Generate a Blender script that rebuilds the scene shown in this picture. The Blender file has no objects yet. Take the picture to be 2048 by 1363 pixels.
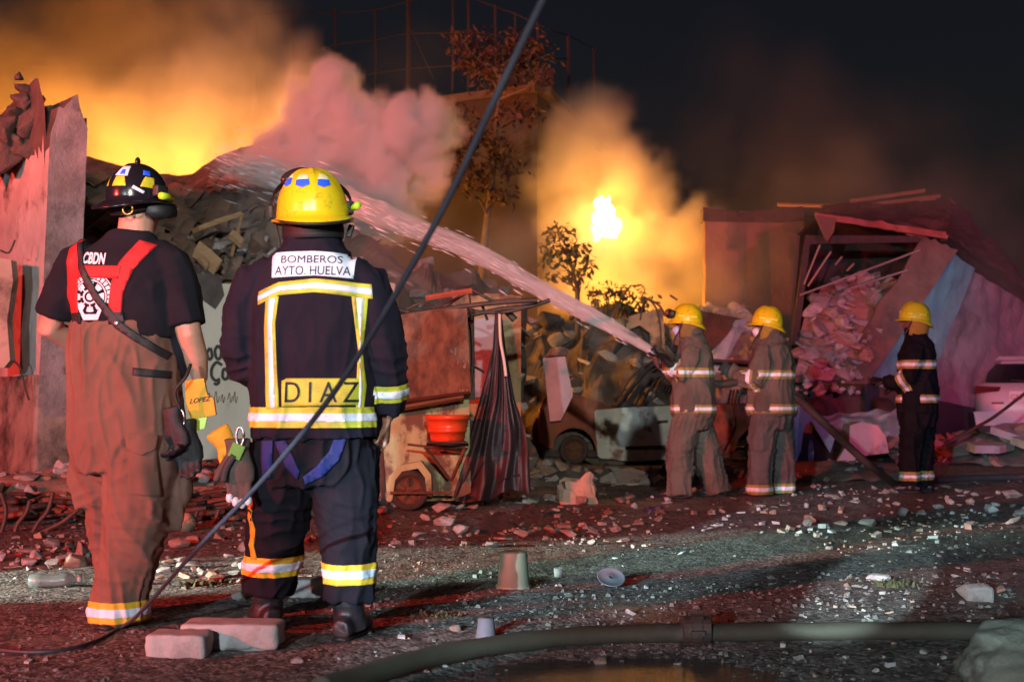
import bpy, bmesh, math, random
import numpy as np
from mathutils import Vector, Matrix, Euler, noise
from mathutils.bvhtree import BVHTree

sc = bpy.context.scene
C = sc.collection
rad = math.radians

# ------------------------------------------------------------------ camera
H, F = 0.92, 2400.0
TH = math.atan(112 / F)
cam = bpy.data.objects.new('camera', bpy.data.cameras.new('camera'))
C.objects.link(cam)
cam.location = (0, 0, H)
cam.rotation_euler = (math.pi / 2 + TH, 0, 0)
cam.data.sensor_width = 36
cam.data.lens = F / 2048 * 36
cam.data.clip_start = 0.05
cam.data.clip_end = 1500
cam.data.dof.use_dof = True
cam.data.dof.focus_distance = 6.0
cam.data.dof.aperture_fstop = 3.5
sc.camera = cam

# ------------------------------------------------------------------ night sky
world = bpy.data.worlds.new('World')
sc.world = world
world.use_nodes = True
wn = world.node_tree
sky = wn.nodes.new('ShaderNodeTexSky')
sky.sky_type = 'NISHITA'
sky.sun_disc = False
sky.sun_elevation = rad(-1.5)
sky.sun_rotation = rad(120)
sky.ozone_density = 1.7
sky.dust_density = 0.2
bg = wn.nodes['Background']
wn.links.new(sky.outputs[0], bg.inputs[0])
bg.inputs[1].default_value = 0.055

# ------------------------------------------------------------------ lamps of the emergency vehicles behind the camera, added spots, and the fires
def spot(name, loc, aim, col, watts, size=60, blend=0.4, r=0.15):
    l = bpy.data.lights.new(name, 'SPOT')
    l.energy = watts; l.color = col; l.spot_size = rad(size); l.spot_blend = blend; l.shadow_soft_size = r
    o = bpy.data.objects.new(name, l)
    o.location = loc
    o.rotation_euler = (Vector(aim) - Vector(loc)).to_track_quat('-Z', 'Y').to_euler()
    C.objects.link(o)
    return o
def point(name, loc, col, watts, r=0.3):
    l = bpy.data.lights.new(name, 'POINT')
    l.energy = watts; l.color = col; l.shadow_soft_size = r
    o = bpy.data.objects.new(name, l); o.location = loc
    C.objects.link(o)
    return o
def P(px, py, Y):
    """the point at depth Y (metres along +Y) seen at photograph pixel (px, py)"""
    c, s = math.cos(TH), math.sin(TH)
    r, u = px - 1024, 681.5 - py
    d = Vector((r, F * c - u * s, F * s + u * c))
    return Vector((0, 0, H)) + d * (Y / d.y)
def G(px, py):
    """ground point seen at photograph pixel"""
    c, s = math.cos(TH), math.sin(TH)
    r, u = px - 1024, 681.5 - py
    d = Vector((r, F * c - u * s, F * s + u * c))
    return Vector((0, 0, H)) + d * (-H / d.z)

spot('red_beacon_lamp', (-9.5, -2.0, 3.2), (-2.2, 11.0, 2.2), (1.0, 0.06, 0.042), 10500, 64, 0.5, 0.12)
spot('added_billow_spot', (-9.5, -2.4, 3.7), (-1.9, 16, 5.2), (1.0, 0.10, 0.06), 12000, 20, 0.6, 0.12)  # red spot added to brighten the smoke billow
spot('added_truck_spot', (9.5, -8.0, 3.5), (6.3, 19.5, 3.2), (1.0, 0.06, 0.05), 10500, 22, 0.7, 0.15)  # red spot added to light the truck load and the parked car
spot('flood_lamp', (-4.2, -9.2, 2.5), (1.9, 12, 1.9), (0.74, 0.89, 1.0), 6600, 46, 0.6, 0.1)
spot('added_roof_spot', (1.2, -9.5, 4.4), (-1.3, 14, 3.0), (0.95, 0.90, 0.80), 7000, 26, 0.6, 0.12)  # added to light the fallen roof, the scrawled wall and the cart
spot('side_work_lamp', (-9.0, 3.2, 1.2), (-2.0, 6.1, 0.0), (0.66, 1.0, 0.88), 14000, 10, 0.5, 0.05)
spot('added_cool_spot', (-2.1, -3.2, 1.6), (1.75, 5.9, 0.0), (0.60, 0.90, 1.0), 11000, 3.4, 0.4, 0.03)  # narrow cool spots added to lay streaks of light on the ground
spot('added_cool_spot', (-4.2, -3.6, 1.7), (0.95, 7.0, 0.0), (0.58, 0.86, 1.0), 8500, 7.0, 0.6, 0.03)
spot('added_cool_spot', (-3.0, -6.0, 1.6), (4.6, 10.5, 0.0), (0.50, 0.85, 1.0), 6000, 6.0, 0.6, 0.03)
spot('added_cool_spot', (2.5, -8.0, 2.0), (7.15, 20.0, 2.3), (0.45, 0.92, 1.0), 7000, 5.6, 0.8, 0.04)  # added to throw teal light on the truck corner
spot('blue_beacon_lamp', (10.0, -10.0, 3.0), (8.0, 21, 3.0), (0.20, 0.24, 1.0), 4800, 30, 0.7, 0.15)
for x_, y_, w_ in ((-80, 480, 400), (110, 490, 430), (270, 495, 480), (420, 490, 560), (540, 480, 400)):
    point('fire_glow', P(x_, y_, 17.5), (1.0, 0.33, 0.035), w_, 0.6)
point('fire_glow', P(585, 330, 17.6), (1.0, 0.36, 0.06), 160, 0.5)  # extra glow added inside the smoke to tint the billow orange
point('wall_fire_glow', P(1212, 440, 24.0), (1.0, 0.34, 0.03), 520, 0.4)
for x_, w_ in ((1170, 380), (1290, 620), (1385, 380)):
    point('wall_fire_glow', P(x_, 690, 22.9), (1.0, 0.33, 0.03), w_, 0.6)

sc.view_settings.view_transform = 'Standard'
sc.view_settings.look = 'None'
sc.view_settings.exposure = 0
sc.view_settings.gamma = 1
sc.cycles.use_denoising = True
sc.cycles.volume_bounces = 4
sc.cycles.max_bounces = 7
sc.cycles.volume_step_rate = 2.2
sc.cycles.sample_clamp_indirect = 4

# ------------------------------------------------------------------ helpers
def mat(name, col, col2=None, scale=6.0, rough=0.8, bump=0.0, bscale=None, metal=0.0, contrast=(0.35, 0.65), stain=None, sscale=1.5, slim=(0.5, 0.62), stretch=(1, 1, 1), rough2=None, spec=0.5, trans=0.0, sheen=0.0, wrinkle=0.0):
    m = bpy.data.materials.new(name)
    m.use_nodes = True
    nt = m.node_tree; N = nt.nodes.new; L = nt.links.new
    b = nt.nodes['Principled BSDF']
    b.inputs['Roughness'].default_value = rough
    b.inputs['Metallic'].default_value = metal
    b.inputs['Specular IOR Level'].default_value = spec
    if trans: b.inputs['Transmission Weight'].default_value = trans
    if sheen: b.inputs['Sheen Weight'].default_value = sheen
    b.inputs['Base Color'].default_value = (*col, 1)
    tc = N('ShaderNodeTexCoord'); mp = N('ShaderNodeMapping'); mp.inputs['Scale'].default_value = stretch
    L(tc.outputs['Object'], mp.inputs[0])
    def nz(s, d=6, r=0.6):
        n = N('ShaderNodeTexNoise'); n.inputs['Scale'].default_value = s; n.inputs['Detail'].default_value = d; n.inputs['Roughness'].default_value = r
        L(mp.outputs[0], n.inputs['Vector']); return n
    def ramp(src, a, bb):
        r = N('ShaderNodeMapRange'); r.inputs[1].default_value = a; r.inputs[2].default_value = bb
        L(src, r.inputs[0]); return r.outputs[0]
    def mix(f, a, c):
        x = N('ShaderNodeMix'); x.data_type = 'RGBA'; L(f, x.inputs['Factor'])
        for k, v in (('A', a), ('B', c)):
            s = [i for i in x.inputs if i.name == k and i.type == 'RGBA'][0]
            if isinstance(v, tuple): s.default_value = (*v, 1)
            else: L(v, s)
        return [o for o in x.outputs if o.type == 'RGBA'][0]
    cur = None
    if col2:
        f = ramp(nz(scale).outputs[0], *contrast)
        cur = mix(f, col, col2)
        if rough2 is not None:
            r = N('ShaderNodeMapRange'); r.inputs[3].default_value = rough; r.inputs[4].default_value = rough2
            L(f, r.inputs[0]); L(r.outputs[0], b.inputs['Roughness'])
    if stain:
        f = ramp(nz(sscale, 8, 0.65).outputs[0], *slim)
        cur = mix(f, cur if cur else col, stain)
    if cur: L(cur, b.inputs['Base Color'])
    if bump:
        bp = N('ShaderNodeBump'); bp.inputs['Strength'].default_value = bump; bp.inputs['Distance'].default_value = 0.02
        L(nz(bscale or scale * 4, 8, 0.7).outputs[0], bp.inputs['Height']); L(bp.outputs[0], b.inputs['Normal'])
        if wrinkle:
            m2 = N('ShaderNodeMapping'); m2.inputs['Scale'].default_value = (1, 1, 0.45); m2.inputs['Rotation'].default_value = (0.2, 0.45, 0); L(tc.outputs['Object'], m2.inputs[0])
            w = N('ShaderNodeTexNoise'); w.noise_type = 'RIDGED_MULTIFRACTAL'; w.inputs['Scale'].default_value = 7; w.inputs['Detail'].default_value = 3; L(m2.outputs[0], w.inputs['Vector'])
            b2 = N('ShaderNodeBump'); b2.inputs['Strength'].default_value = wrinkle; b2.inputs['Distance'].default_value = 0.02
            L(w.outputs[0], b2.inputs['Height']); L(b2.outputs[0], bp.inputs['Normal'])
    return m

def tag(o, label=None, cat=None, group=None, kind=None):
    if label: o['label'] = label
    if cat: o['category'] = cat; o['kind'] = 'thing'
    if group: o['group'] = group
    if kind: o['kind'] = kind
    return o
def thing(name, label, cat, loc=(0, 0, 0), rotz=0.0, group=None):
    o = bpy.data.objects.new(name, None)
    o.empty_display_size = 0.1
    o.location = loc; o.rotation_euler = (0, 0, rotz)
    C.objects.link(o)
    return tag(o, label, cat, group)
def mesh(name, V, Fc, m=None, smooth=False):
    me = bpy.data.meshes.new(name)
    me.from_pydata([tuple(v) for v in V], [], Fc)
    me.validate()
    if m: me.materials.append(m)
    if smooth: me.polygons.foreach_set('use_smooth', [True] * len(me.polygons))
    return me
def ob(name, me, parent=None, loc=None, rot=None, scale=None):
    o = bpy.data.objects.new(name, me)
    C.objects.link(o)
    if parent: o.parent = parent
    if loc is not None: o.location = loc
    if rot is not None: o.rotation_euler = rot
    if scale is not None: o.scale = scale
    return o
def obj(name, VF, m, parent=None, smooth=False, world_coords=True):
    """one mesh object; VF in world coordinates unless told otherwise, brought into the parent's frame"""
    V, Fc = VF
    V = [Vector(v) for v in V]
    if parent and world_coords:
        base = parent
        mw = Matrix.Identity(4); chain = []
        while base: chain.append(base); base = base.parent
        for bb in reversed(chain): mw = mw @ Matrix.LocRotScale(bb.location, bb.rotation_euler, bb.scale)
        inv = mw.inverted(); V = [inv @ v for v in V]
    elif not parent and world_coords:
        c = sum(V, Vector()) / len(V); c.z = min(v.z for v in V)
        V = [v - c for v in V]
        return ob(name, mesh(name, V, Fc, m, smooth), None, c)
    return ob(name, mesh(name, V, Fc, m, smooth), parent)
def join(*vfs):
    V, Fc = [], []
    for v, f in vfs:
        k = len(V); V += list(v); Fc += [tuple(i + k for i in q) for q in f]
    return V, Fc
def boxvf(cx, cy, cz, sx, sy, sz, rot=(0, 0, 0), bev=0.0):
    bm = bmesh.new(); bmesh.ops.create_cube(bm, size=1)
    bmesh.ops.scale(bm, vec=(sx, sy, sz), verts=bm.verts)
    if bev: bmesh.ops.bevel(bm, geom=bm.edges[:], offset=bev, segments=2, affect='EDGES', profile=0.7)
    R = Euler(rot).to_matrix()
    V = [R @ v.co + Vector((cx, cy, cz)) for v in bm.verts]; bm.verts.index_update()
    Fc = [tuple(v.index for v in f.verts) for f in bm.faces]; bm.free()
    return V, Fc
def frames(pts):
    pts = [Vector(p) for p in pts]
    T = []
    for i in range(len(pts)):
        a = pts[max(i - 1, 0)]; b = pts[min(i + 1, len(pts) - 1)]
        T.append((b - a).normalized())
    up = Vector((0, 0, 1)) if abs(T[0].z) < 0.9 else Vector((0, 1, 0))
    n = (up - T[0] * up.dot(T[0])).normalized()
    out = []
    for i, t in enumerate(T):
        n = (n - t * n.dot(t))
        n = n.normalized() if n.length > 1e-6 else t.orthogonal().normalized()
        out.append((pts[i], t, n, t.cross(n)))
    return out
def tubevf(pts, r, n=8, cap=True):
    """swept tube; r a number, a list, or a list of (a, b)"""
    V, Fc = [], []
    fr = frames(pts)
    if not isinstance(r, (list, tuple)): r = [r] * len(fr)
    for (p, t, u, v), rr in zip(fr, r):
        a, b = rr if isinstance(rr, (list, tuple)) else (rr, rr)
        for k in range(n):
            g = 2 * math.pi * k / n
            V.append(p + u * (a * math.cos(g)) + v * (b * math.sin(g)))
    for i in range(len(fr) - 1):
        for k in range(n):
            Fc.append((i * n + k, i * n + (k + 1) % n, (i + 1) * n + (k + 1) % n, (i + 1) * n + k))
    if cap:
        Fc.append(tuple(reversed(range(n)))); Fc.append(tuple((len(fr) - 1) * n + k for k in range(n)))
    return V, Fc
def spline(pts, k=6):
    pts = [Vector(p) for p in pts]; out = []
    for i in range(len(pts) - 1):
        p0, p1, p2, p3 = pts[max(i - 1, 0)], pts[i], pts[i + 1], pts[min(i + 2, len(pts) - 1)]
        for j in range(k):
            t = j / k
            out.append(0.5 * ((2 * p1) + (p2 - p0) * t + (2 * p0 - 5 * p1 + 4 * p2 - p3) * t * t + (3 * p1 - p0 - 3 * p2 + p3) * t ** 3))
    out.append(pts[-1]); return out
def ellvf(c, r, n=14, m=10, rot=None):
    V, Fc = [], []
    c = Vector(c); R = Euler(rot).to_matrix() if rot else None
    for i in range(1, m):
        a = math.pi * i / m
        for k in range(n):
            g = 2 * math.pi * k / n
            v = Vector((r[0] * math.sin(a) * math.cos(g), r[1] * math.sin(a) * math.sin(g), r[2] * math.cos(a)))
            V.append(c + (R @ v if R else v))
    for i in range(m - 2):
        for k in range(n):
            Fc.append((i * n + k, (i + 1) * n + k, (i + 1) * n + (k + 1) % n, i * n + (k + 1) % n))
    t = Vector((0, 0, r[2])); t = R @ t if R else t
    V += [c + t, c - t]
    for k in range(n):
        Fc.append((len(V) - 2, k, (k + 1) % n)); Fc.append((len(V) - 1, (m - 2) * n + (k + 1) % n, (m - 2) * n + k))
    return V, Fc
def stackvf(rings, n=28, p=2.3):
    """vertical stack of super-ellipses: (z, cx, cy, rx, ry)"""
    V, Fc = [], []
    for z, cx, cy, rx, ry in rings:
        for k in range(n):
            g = 2 * math.pi * k / n; c, s = math.cos(g), math.sin(g)
            V.append(Vector((cx + rx * math.copysign(abs(c) ** (2 / p), c), cy + ry * math.copysign(abs(s) ** (2 / p), s), z)))
    for i in range(len(rings) - 1):
        for k in range(n):
            Fc.append((i * n + k, i * n + (k + 1) % n, (i + 1) * n + (k + 1) % n, (i + 1) * n + k))
    Fc.append(tuple(reversed(range(n)))); Fc.append(tuple((len(rings) - 1) * n + k for k in range(n)))
    return V, Fc
def prismvf(poly, nrm, th):
    """polygon of points extruded by th along nrm"""
    poly = [Vector(p) for p in poly]; d = Vector(nrm).normalized() * th; n = len(poly)
    V = poly + [p + d for p in poly]
    Fc = [tuple(range(n)), tuple(reversed(range(n, 2 * n)))] + [(i, n + i, n + (i + 1) % n, (i + 1) % n) for i in range(n)]
    return V, Fc
def pslab(pts, th):
    """slab whose face towards the camera runs through the given (px, py, Y) points"""
    q = [P(*p) for p in pts]
    nr = (q[1] - q[0]).cross(q[2] - q[0])
    if nr.y < 0: nr = -nr
    return prismvf(q, nr, th)
def rough_slab(pts, th, nu=24, nv=16, amp=0.05, jag=0.08, seed=0.0):
    """dented four-cornered sheet (corners as (px, py, Y), in order) with uneven edges and real thickness"""
    a, b, c, d = [P(*p) for p in pts]
    nr = (b - a).cross(d - a); nr.normalize()
    if nr.y < 0: nr = -nr
    def f(u, v):
        e = jag * noise.noise(Vector((u * 9 + v * 5, seed, 0))) if (u in (0.0, 1.0) or v in (0.0, 1.0)) else 0.0
        uu, vv = min(1, max(0, u)), min(1, max(0, v))
        p = a.lerp(b, uu).lerp(d.lerp(c, uu), vv)
        m_ = (a + b + c + d) / 4
        p = p + (p - m_).normalized() * e
        return p + nr * amp * (noise.noise(p * 1.3 + Vector((seed, 0, 0))) + 0.5 * noise.noise(p * 3.4 + Vector((0, seed, 0))) + 0.2 * noise.noise(p * 9))
    V, Fc = grid_patch(f, nu, nv); n = len(V)
    V2 = [v + nr * th for v in V]; W = nu + 1
    edge = [(i, i + 1) for i in range(nu)] + [(nv * W + i + 1, nv * W + i) for i in range(nu)] + [((j + 1) * W, j * W) for j in range(nv)] + [(j * W + nu, (j + 1) * W + nu) for j in range(nv)]
    return V + V2, Fc + [tuple(reversed([i + n for i in q])) for q in Fc] + [(x, x + n, y + n, y) for x, y in edge]
def grid_patch(fn, nu, nv):
    V = [fn(i / nu, j / nv) for j in range(nv + 1) for i in range(nu + 1)]
    Fc = [(j * (nu + 1) + i, j * (nu + 1) + i + 1, (j + 1) * (nu + 1) + i + 1, (j + 1) * (nu + 1) + i) for j in range(nv) for i in range(nu)]
    return V, Fc
def rockmesh(seed, m, n=15, name='stone', flat=1.0, sub=True):
    R = random.Random(seed); bm = bmesh.new()
    for i in range(n):
        v = Vector((R.gauss(0, 1), R.gauss(0, 1), R.gauss(0, 1))).normalized() * R.uniform(0.38, 0.55)
        bm.verts.new((v.x, v.y * R.uniform(0.7, 1), v.z * flat))
    bmesh.ops.convex_hull(bm, input=bm.verts[:])
    for v in [v for v in bm.verts if not v.link_faces]: bm.verts.remove(v)
    if sub:
        bmesh.ops.bevel(bm, geom=bm.edges[:], offset=0.03, segments=1, affect='EDGES')
    zmin = min(v.co.z for v in bm.verts)
    for v in bm.verts: v.co.z -= zmin
    me = bpy.data.meshes.new(name); bm.to_mesh(me); bm.free()
    me.materials.append(m)
    return me
def instance(o, name=None, parent=None, loc=None, rot=None, scale=None):
    c = o.copy() if not isinstance(o, bpy.types.Mesh) else bpy.data.objects.new(name, o)
    if name: c.name = name
    C.objects.link(c)
    c.parent = parent
    if loc is not None: c.location = loc
    if rot is not None: c.rotation_euler = rot
    if scale is not None: c.scale = scale if hasattr(scale, '__len__') else (scale,) * 3
    return c
def fbm(p, s, o=4): return noise.fractal(Vector(p) * s, 0.9, 2.1, o)
# ================================================================== ground
def gh(x, y):
    h = 0.022 * noise.noise(Vector((x * 0.55, y * 0.55, 3.1))) + 0.012 * noise.noise(Vector((x * 1.9, y * 1.9, 7.7))) + 0.005 * noise.noise(Vector((x * 6, y * 6, 1.2)))
    for cx, cy, rx, ry, d in ((0.46, 4.10, 0.66, 0.40, 0.034), (0.42, 3.66, 0.7, 0.12, 0.03)):
        k = ((x - cx) / rx) ** 2 + ((y - cy) / ry) ** 2
        h -= d * math.exp(-k * 1.2)
    return h
def axis(lo, hi, dense0, dense1, step, grow=1.12):
    out = list(np.arange(dense0, dense1, step)); s = step
    while out[-1] < hi: s *= grow; out.append(out[-1] + s)
    s = step
    while out[0] > lo: s *= grow; out.insert(0, out[0] - s)
    return out
gx = axis(-420, 420, -4.5, 5.5, 0.04, 1.10)
gy = []
yy = 2.6
while yy < 26: gy.append(yy); yy *= 1.0085
s = 0.2
while gy[-1] < 520: s *= 1.12; gy.append(gy[-1] + s)
s = 0.03
while gy[0] > -60: s *= 1.25; gy.insert(0, gy[0] - s)
V = []
for y in gy:
    for x in gx:
        d = 1.0 if (abs(x) < 14 and 0 < y < 34) else 0.0
        V.append((x, y, gh(x, y) * d + (0.006 * noise.noise(Vector((x * 17, y * 17, 5))) if d and y < 9 and abs(x) < 5 else 0)))
nx = len(gx)
Fc = [(j * nx + i, j * nx + i + 1, (j + 1) * nx + i + 1, (j + 1) * nx + i) for j in range(len(gy) - 1) for i in range(nx - 1)]

def ground_mat():
    m = bpy.data.materials.new('dirt'); m.use_nodes = True
    nt = m.node_tree; N = nt.nodes.new; L = nt.links.new; b = nt.nodes['Principled BSDF']
    tc = N('ShaderNodeTexCoord')
    def nz(s, d=6, r=0.62):
        n = N('ShaderNodeTexNoise'); n.inputs['Scale'].default_value = s; n.inputs['Detail'].default_value = d; n.inputs['Roughness'].default_value = r
        L(tc.outputs['Object'], n.inputs['Vector']); return n.outputs[0]
    def rng(src, a, c, lo=0, hi=1):
        r = N('ShaderNodeMapRange'); r.inputs[1].default_value = a; r.inputs[2].default_value = c; r.inputs[3].default_value = lo; r.inputs[4].default_value = hi
        L(src, r.inputs[0]); return r.outputs[0]
    def mix(f, a, c):
        x = N('ShaderNodeMix'); x.data_type = 'RGBA'; L(f, x.inputs['Factor'])
        ia, ic = [i for i in x.inputs if i.type == 'RGBA']
        for s_, v in ((ia, a), (ic, c)):
            if isinstance(v, tuple): s_.default_value = (*v, 1)
            else: L(v, s_)
        return [o for o in x.outputs if o.type == 'RGBA'][0]
    c = mix(rng(nz(1.1), 0.35, 0.65), (0.13, 0.108, 0.092), (0.225, 0.195, 0.17))
    c = mix(rng(nz(9), 0.42, 0.62), c, (0.065, 0.052, 0.045))
    vo = N('ShaderNodeTexVoronoi'); vo.inputs['Scale'].default_value = 55; L(tc.outputs['Object'], vo.inputs['Vector'])
    sep = N('ShaderNodeSeparateColor'); L(vo.outputs['Color'], sep.inputs[0])
    pb = rng(sep.outputs[0], 0.70, 0.74)
    c = mix(pb, c, (0.26, 0.235, 0.215))
    c = mix(rng(sep.outputs[1], 0.82, 0.86), c, (0.04, 0.032, 0.03))
    L(c, b.inputs['Base Color'])
    wet = rng(nz(0.55, 4, 0.55), 0.50, 0.62)
    ro = N('ShaderNodeMapRange'); ro.inputs[3].default_value = 0.80; ro.inputs[4].default_value = 0.30; L(wet, ro.inputs[0]); L(ro.outputs[0], b.inputs['Roughness'])
    b.inputs['Specular IOR Level'].default_value = 0.4
    add = N('ShaderNodeMath'); add.operation = 'MULTIPLY_ADD'; L(nz(26, 8, 0.75), add.inputs[0]); add.inputs[1].default_value = 1.0
    d2 = rng(vo.outputs['Distance'], 0, 0.6, 0.5, 0.0); L(d2, add.inputs[2])
    bp = N('ShaderNodeBump'); bp.inputs['Strength'].default_value = 0.75; bp.inputs['Distance'].default_value = 0.02
    L(add.outputs[0], bp.inputs['Height']); L(bp.outputs[0], b.inputs['Normal'])
    return m
gme = mesh('ground', V, Fc, ground_mat(), True)
ground = tag(ob('ground', gme), kind='structure')
M_water = mat('puddle_water', (0.02, 0.018, 0.016), None, 5, 0.05, 0.22, 18)
for cx, cy, rx, ry, sd in ((0.46, 4.10, 0.58, 0.31, 1), (0.42, 3.62, 0.75, 0.08, 2)):
    pts = [(cx + rx * math.cos(a) * (1 + 0.22 * noise.noise(Vector((math.cos(a) * 2, math.sin(a) * 2, sd)))), cy + ry * math.sin(a) * (1 + 0.3 * noise.noise(Vector((math.cos(a) * 3, math.sin(a) * 3, sd + 5)))), -0.0125) for a in [2 * math.pi * i / 48 for i in range(48)]]
    p_ = obj('puddle', (pts, [tuple(range(48))]), M_water); tag(p_, kind='structure')

# ================================================================== shared building materials
M_conc = mat('broken_concrete', (0.34, 0.31, 0.28), (0.25, 0.22, 0.20), 5, 0.9, 0.6, 24, stain=(0.12, 0.10, 0.09), sscale=3, slim=(0.52, 0.7))
M_conc2 = mat('pale_concrete', (0.46, 0.43, 0.41), (0.35, 0.32, 0.30), 6, 0.9, 0.5, 30, stain=(0.18, 0.15, 0.13), sscale=4, slim=(0.55, 0.7))
M_plast = mat('old_plaster', (0.42, 0.36, 0.29), (0.32, 0.27, 0.21), 3, 0.92, 0.5, 16, stain=(0.07, 0.06, 0.05), sscale=1.3, slim=(0.50, 0.62))
M_yplast = mat('ochre_plaster', (0.42, 0.33, 0.17), (0.30, 0.22, 0.12), 3, 0.92, 0.5, 16, stain=(0.06, 0.045, 0.035), sscale=1.6, slim=(0.47, 0.6))
M_wwash = mat('whitewashed_wall', (0.55, 0.50, 0.42), (0.45, 0.40, 0.32), 2.5, 0.9, 0.4, 20, stain=(0.10, 0.085, 0.07), sscale=2.2, slim=(0.56, 0.72), stretch=(1, 1, 0.35))
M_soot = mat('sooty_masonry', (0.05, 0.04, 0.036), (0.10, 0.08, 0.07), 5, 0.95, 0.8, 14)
M_brickd = mat('dusty_brick', (0.34, 0.20, 0.14), (0.26, 0.16, 0.12), 7, 0.9, 0.6, 30, stain=(0.40, 0.34, 0.29), sscale=3, slim=(0.5, 0.7))
M_tile = mat('roof_tile', (0.27, 0.19, 0.14), (0.18, 0.13, 0.10), 6, 0.9, 0.5, 26, stain=(0.08, 0.06, 0.05), sscale=2, slim=(0.5, 0.65))
M_roofd = mat('dark_roof_debris', (0.19, 0.155, 0.125), (0.12, 0.098, 0.08), 4, 0.95, 0.9, 12, stain=(0.07, 0.056, 0.048), sscale=1.4, slim=(0.45, 0.65))
M_wood = mat('splintered_wood', (0.42, 0.26, 0.13), (0.30, 0.18, 0.09), 4, 0.85, 0.4, 18, stretch=(1, 1, 6))
M_rust = mat('rusty_metal', (0.16, 0.06, 0.03), (0.09, 0.035, 0.02), 6, 0.8, 0.5, 30, stain=(0.26, 0.13, 0.07), sscale=4, slim=(0.55, 0.7))
M_burnt = mat('burnt_metal', (0.025, 0.02, 0.018), (0.06, 0.035, 0.025), 8, 0.7, 0.5, 30)
M_iron = mat('dark_iron', (0.045, 0.032, 0.028), (0.09, 0.05, 0.035), 12, 0.6, 0.3, 50, metal=0.3)

# ================================================================== rubble kit
STONES = [rockmesh(i, M_conc, 13 + i % 5, 'stone', 0.55 + 0.1 * (i % 4)) for i in range(8)]
PALES = [rockmesh(40 + i, M_conc2, 12 + i % 4, 'stone', 0.5 + 0.12 * (i % 4)) for i in range(6)]
BRICKS = [rockmesh(80 + i, M_brickd, 11 + i % 3, 'chunk', 0.5 + 0.1 * (i % 4)) for i in range(5)]
SOOTS = [rockmesh(120 + i, M_soot, 13, 'chunk', 0.7) for i in range(4)]
def slabmesh(seed, m, name='slab_piece'):
    R_ = random.Random(seed); n = R_.randint(4, 6); a0 = R_.random() * 6
    poly = [(0.5 * R_.uniform(0.7, 1.05) * math.cos(a0 + 2 * math.pi * i / n), 0.5 * R_.uniform(0.6, 1) * math.sin(a0 + 2 * math.pi * i / n), 0) for i in range(n)]
    return mesh(name, *prismvf(poly, (0, 0, 1), R_.uniform(0.07, 0.16)), m)
SLABS = [slabmesh(i, M_conc2) for i in range(5)] + [slabmesh(20 + i, M_brickd) for i in range(3)]
def heap(name, label, pts, n, size, seed, kinds, mound_m, thick=1.2, group=None, bump=0.12):
    """pts: (px, py, Y, base) - crest of the mound seen from the camera; a mound mesh with loose pieces on its front"""
    R_ = random.Random(seed)
    crest_ = [P(x, y, Y) for x, y, Y in pts]
    c = sum(crest_, Vector()) / len(crest_)
    t = thing(name, label, 'rubble', (c.x, c.y, 0), group=group)
    def f(u, v):
        k = u * (len(crest_) - 1); i = min(int(k), len(crest_) - 2); q = crest_[i].lerp(crest_[i + 1], k - i)
        w = v * 2 - 0.8                                       # -0.8 front foot, 0 crest, 1.2 back
        if w <= 0: a = 1 + w / 0.8; z = q.z * (a ** 0.8); y = q.y + w * thick * max(0.6, q.z)
        else: z = q.z * (1 - w / 1.2); y = q.y + w * thick
        s_ = 1 if z > 0.02 else 0
        return Vector((q.x + bump * noise.noise(Vector((q.x * 2, y * 2, seed))), y + bump * noise.noise(Vector((q.x * 3, y * 3, seed + 9))) * s_, max(-0.05, z + bump * noise.noise(Vector((q.x * 2.5, y * 2.5, seed + 4))) + 0.5 * bump * noise.noise(Vector((q.x * 7, y * 7, seed + 4))))))
    obj('mound', grid_patch(f, 60, 36), mound_m, t, False)
    for i in range(n):
        u, v = R_.random(), R_.random() ** 0.8 * 0.55
        q = f(u, v); me_ = R_.choice(kinds); s_ = size * (0.4 + R_.random() ** 2 * 1.3)
        instance(me_, me_.name.split('.')[0], t, q - t.location - Vector((0, 0, 0.15 * s_)), (R_.uniform(-0.7, 0.7), R_.uniform(-0.7, 0.7), R_.random() * 6.3), (s_ * R_.uniform(0.7, 1.3), s_ * R_.uniform(0.7, 1.2), s_ * R_.uniform(0.6, 1.1)))
    return t

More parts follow.
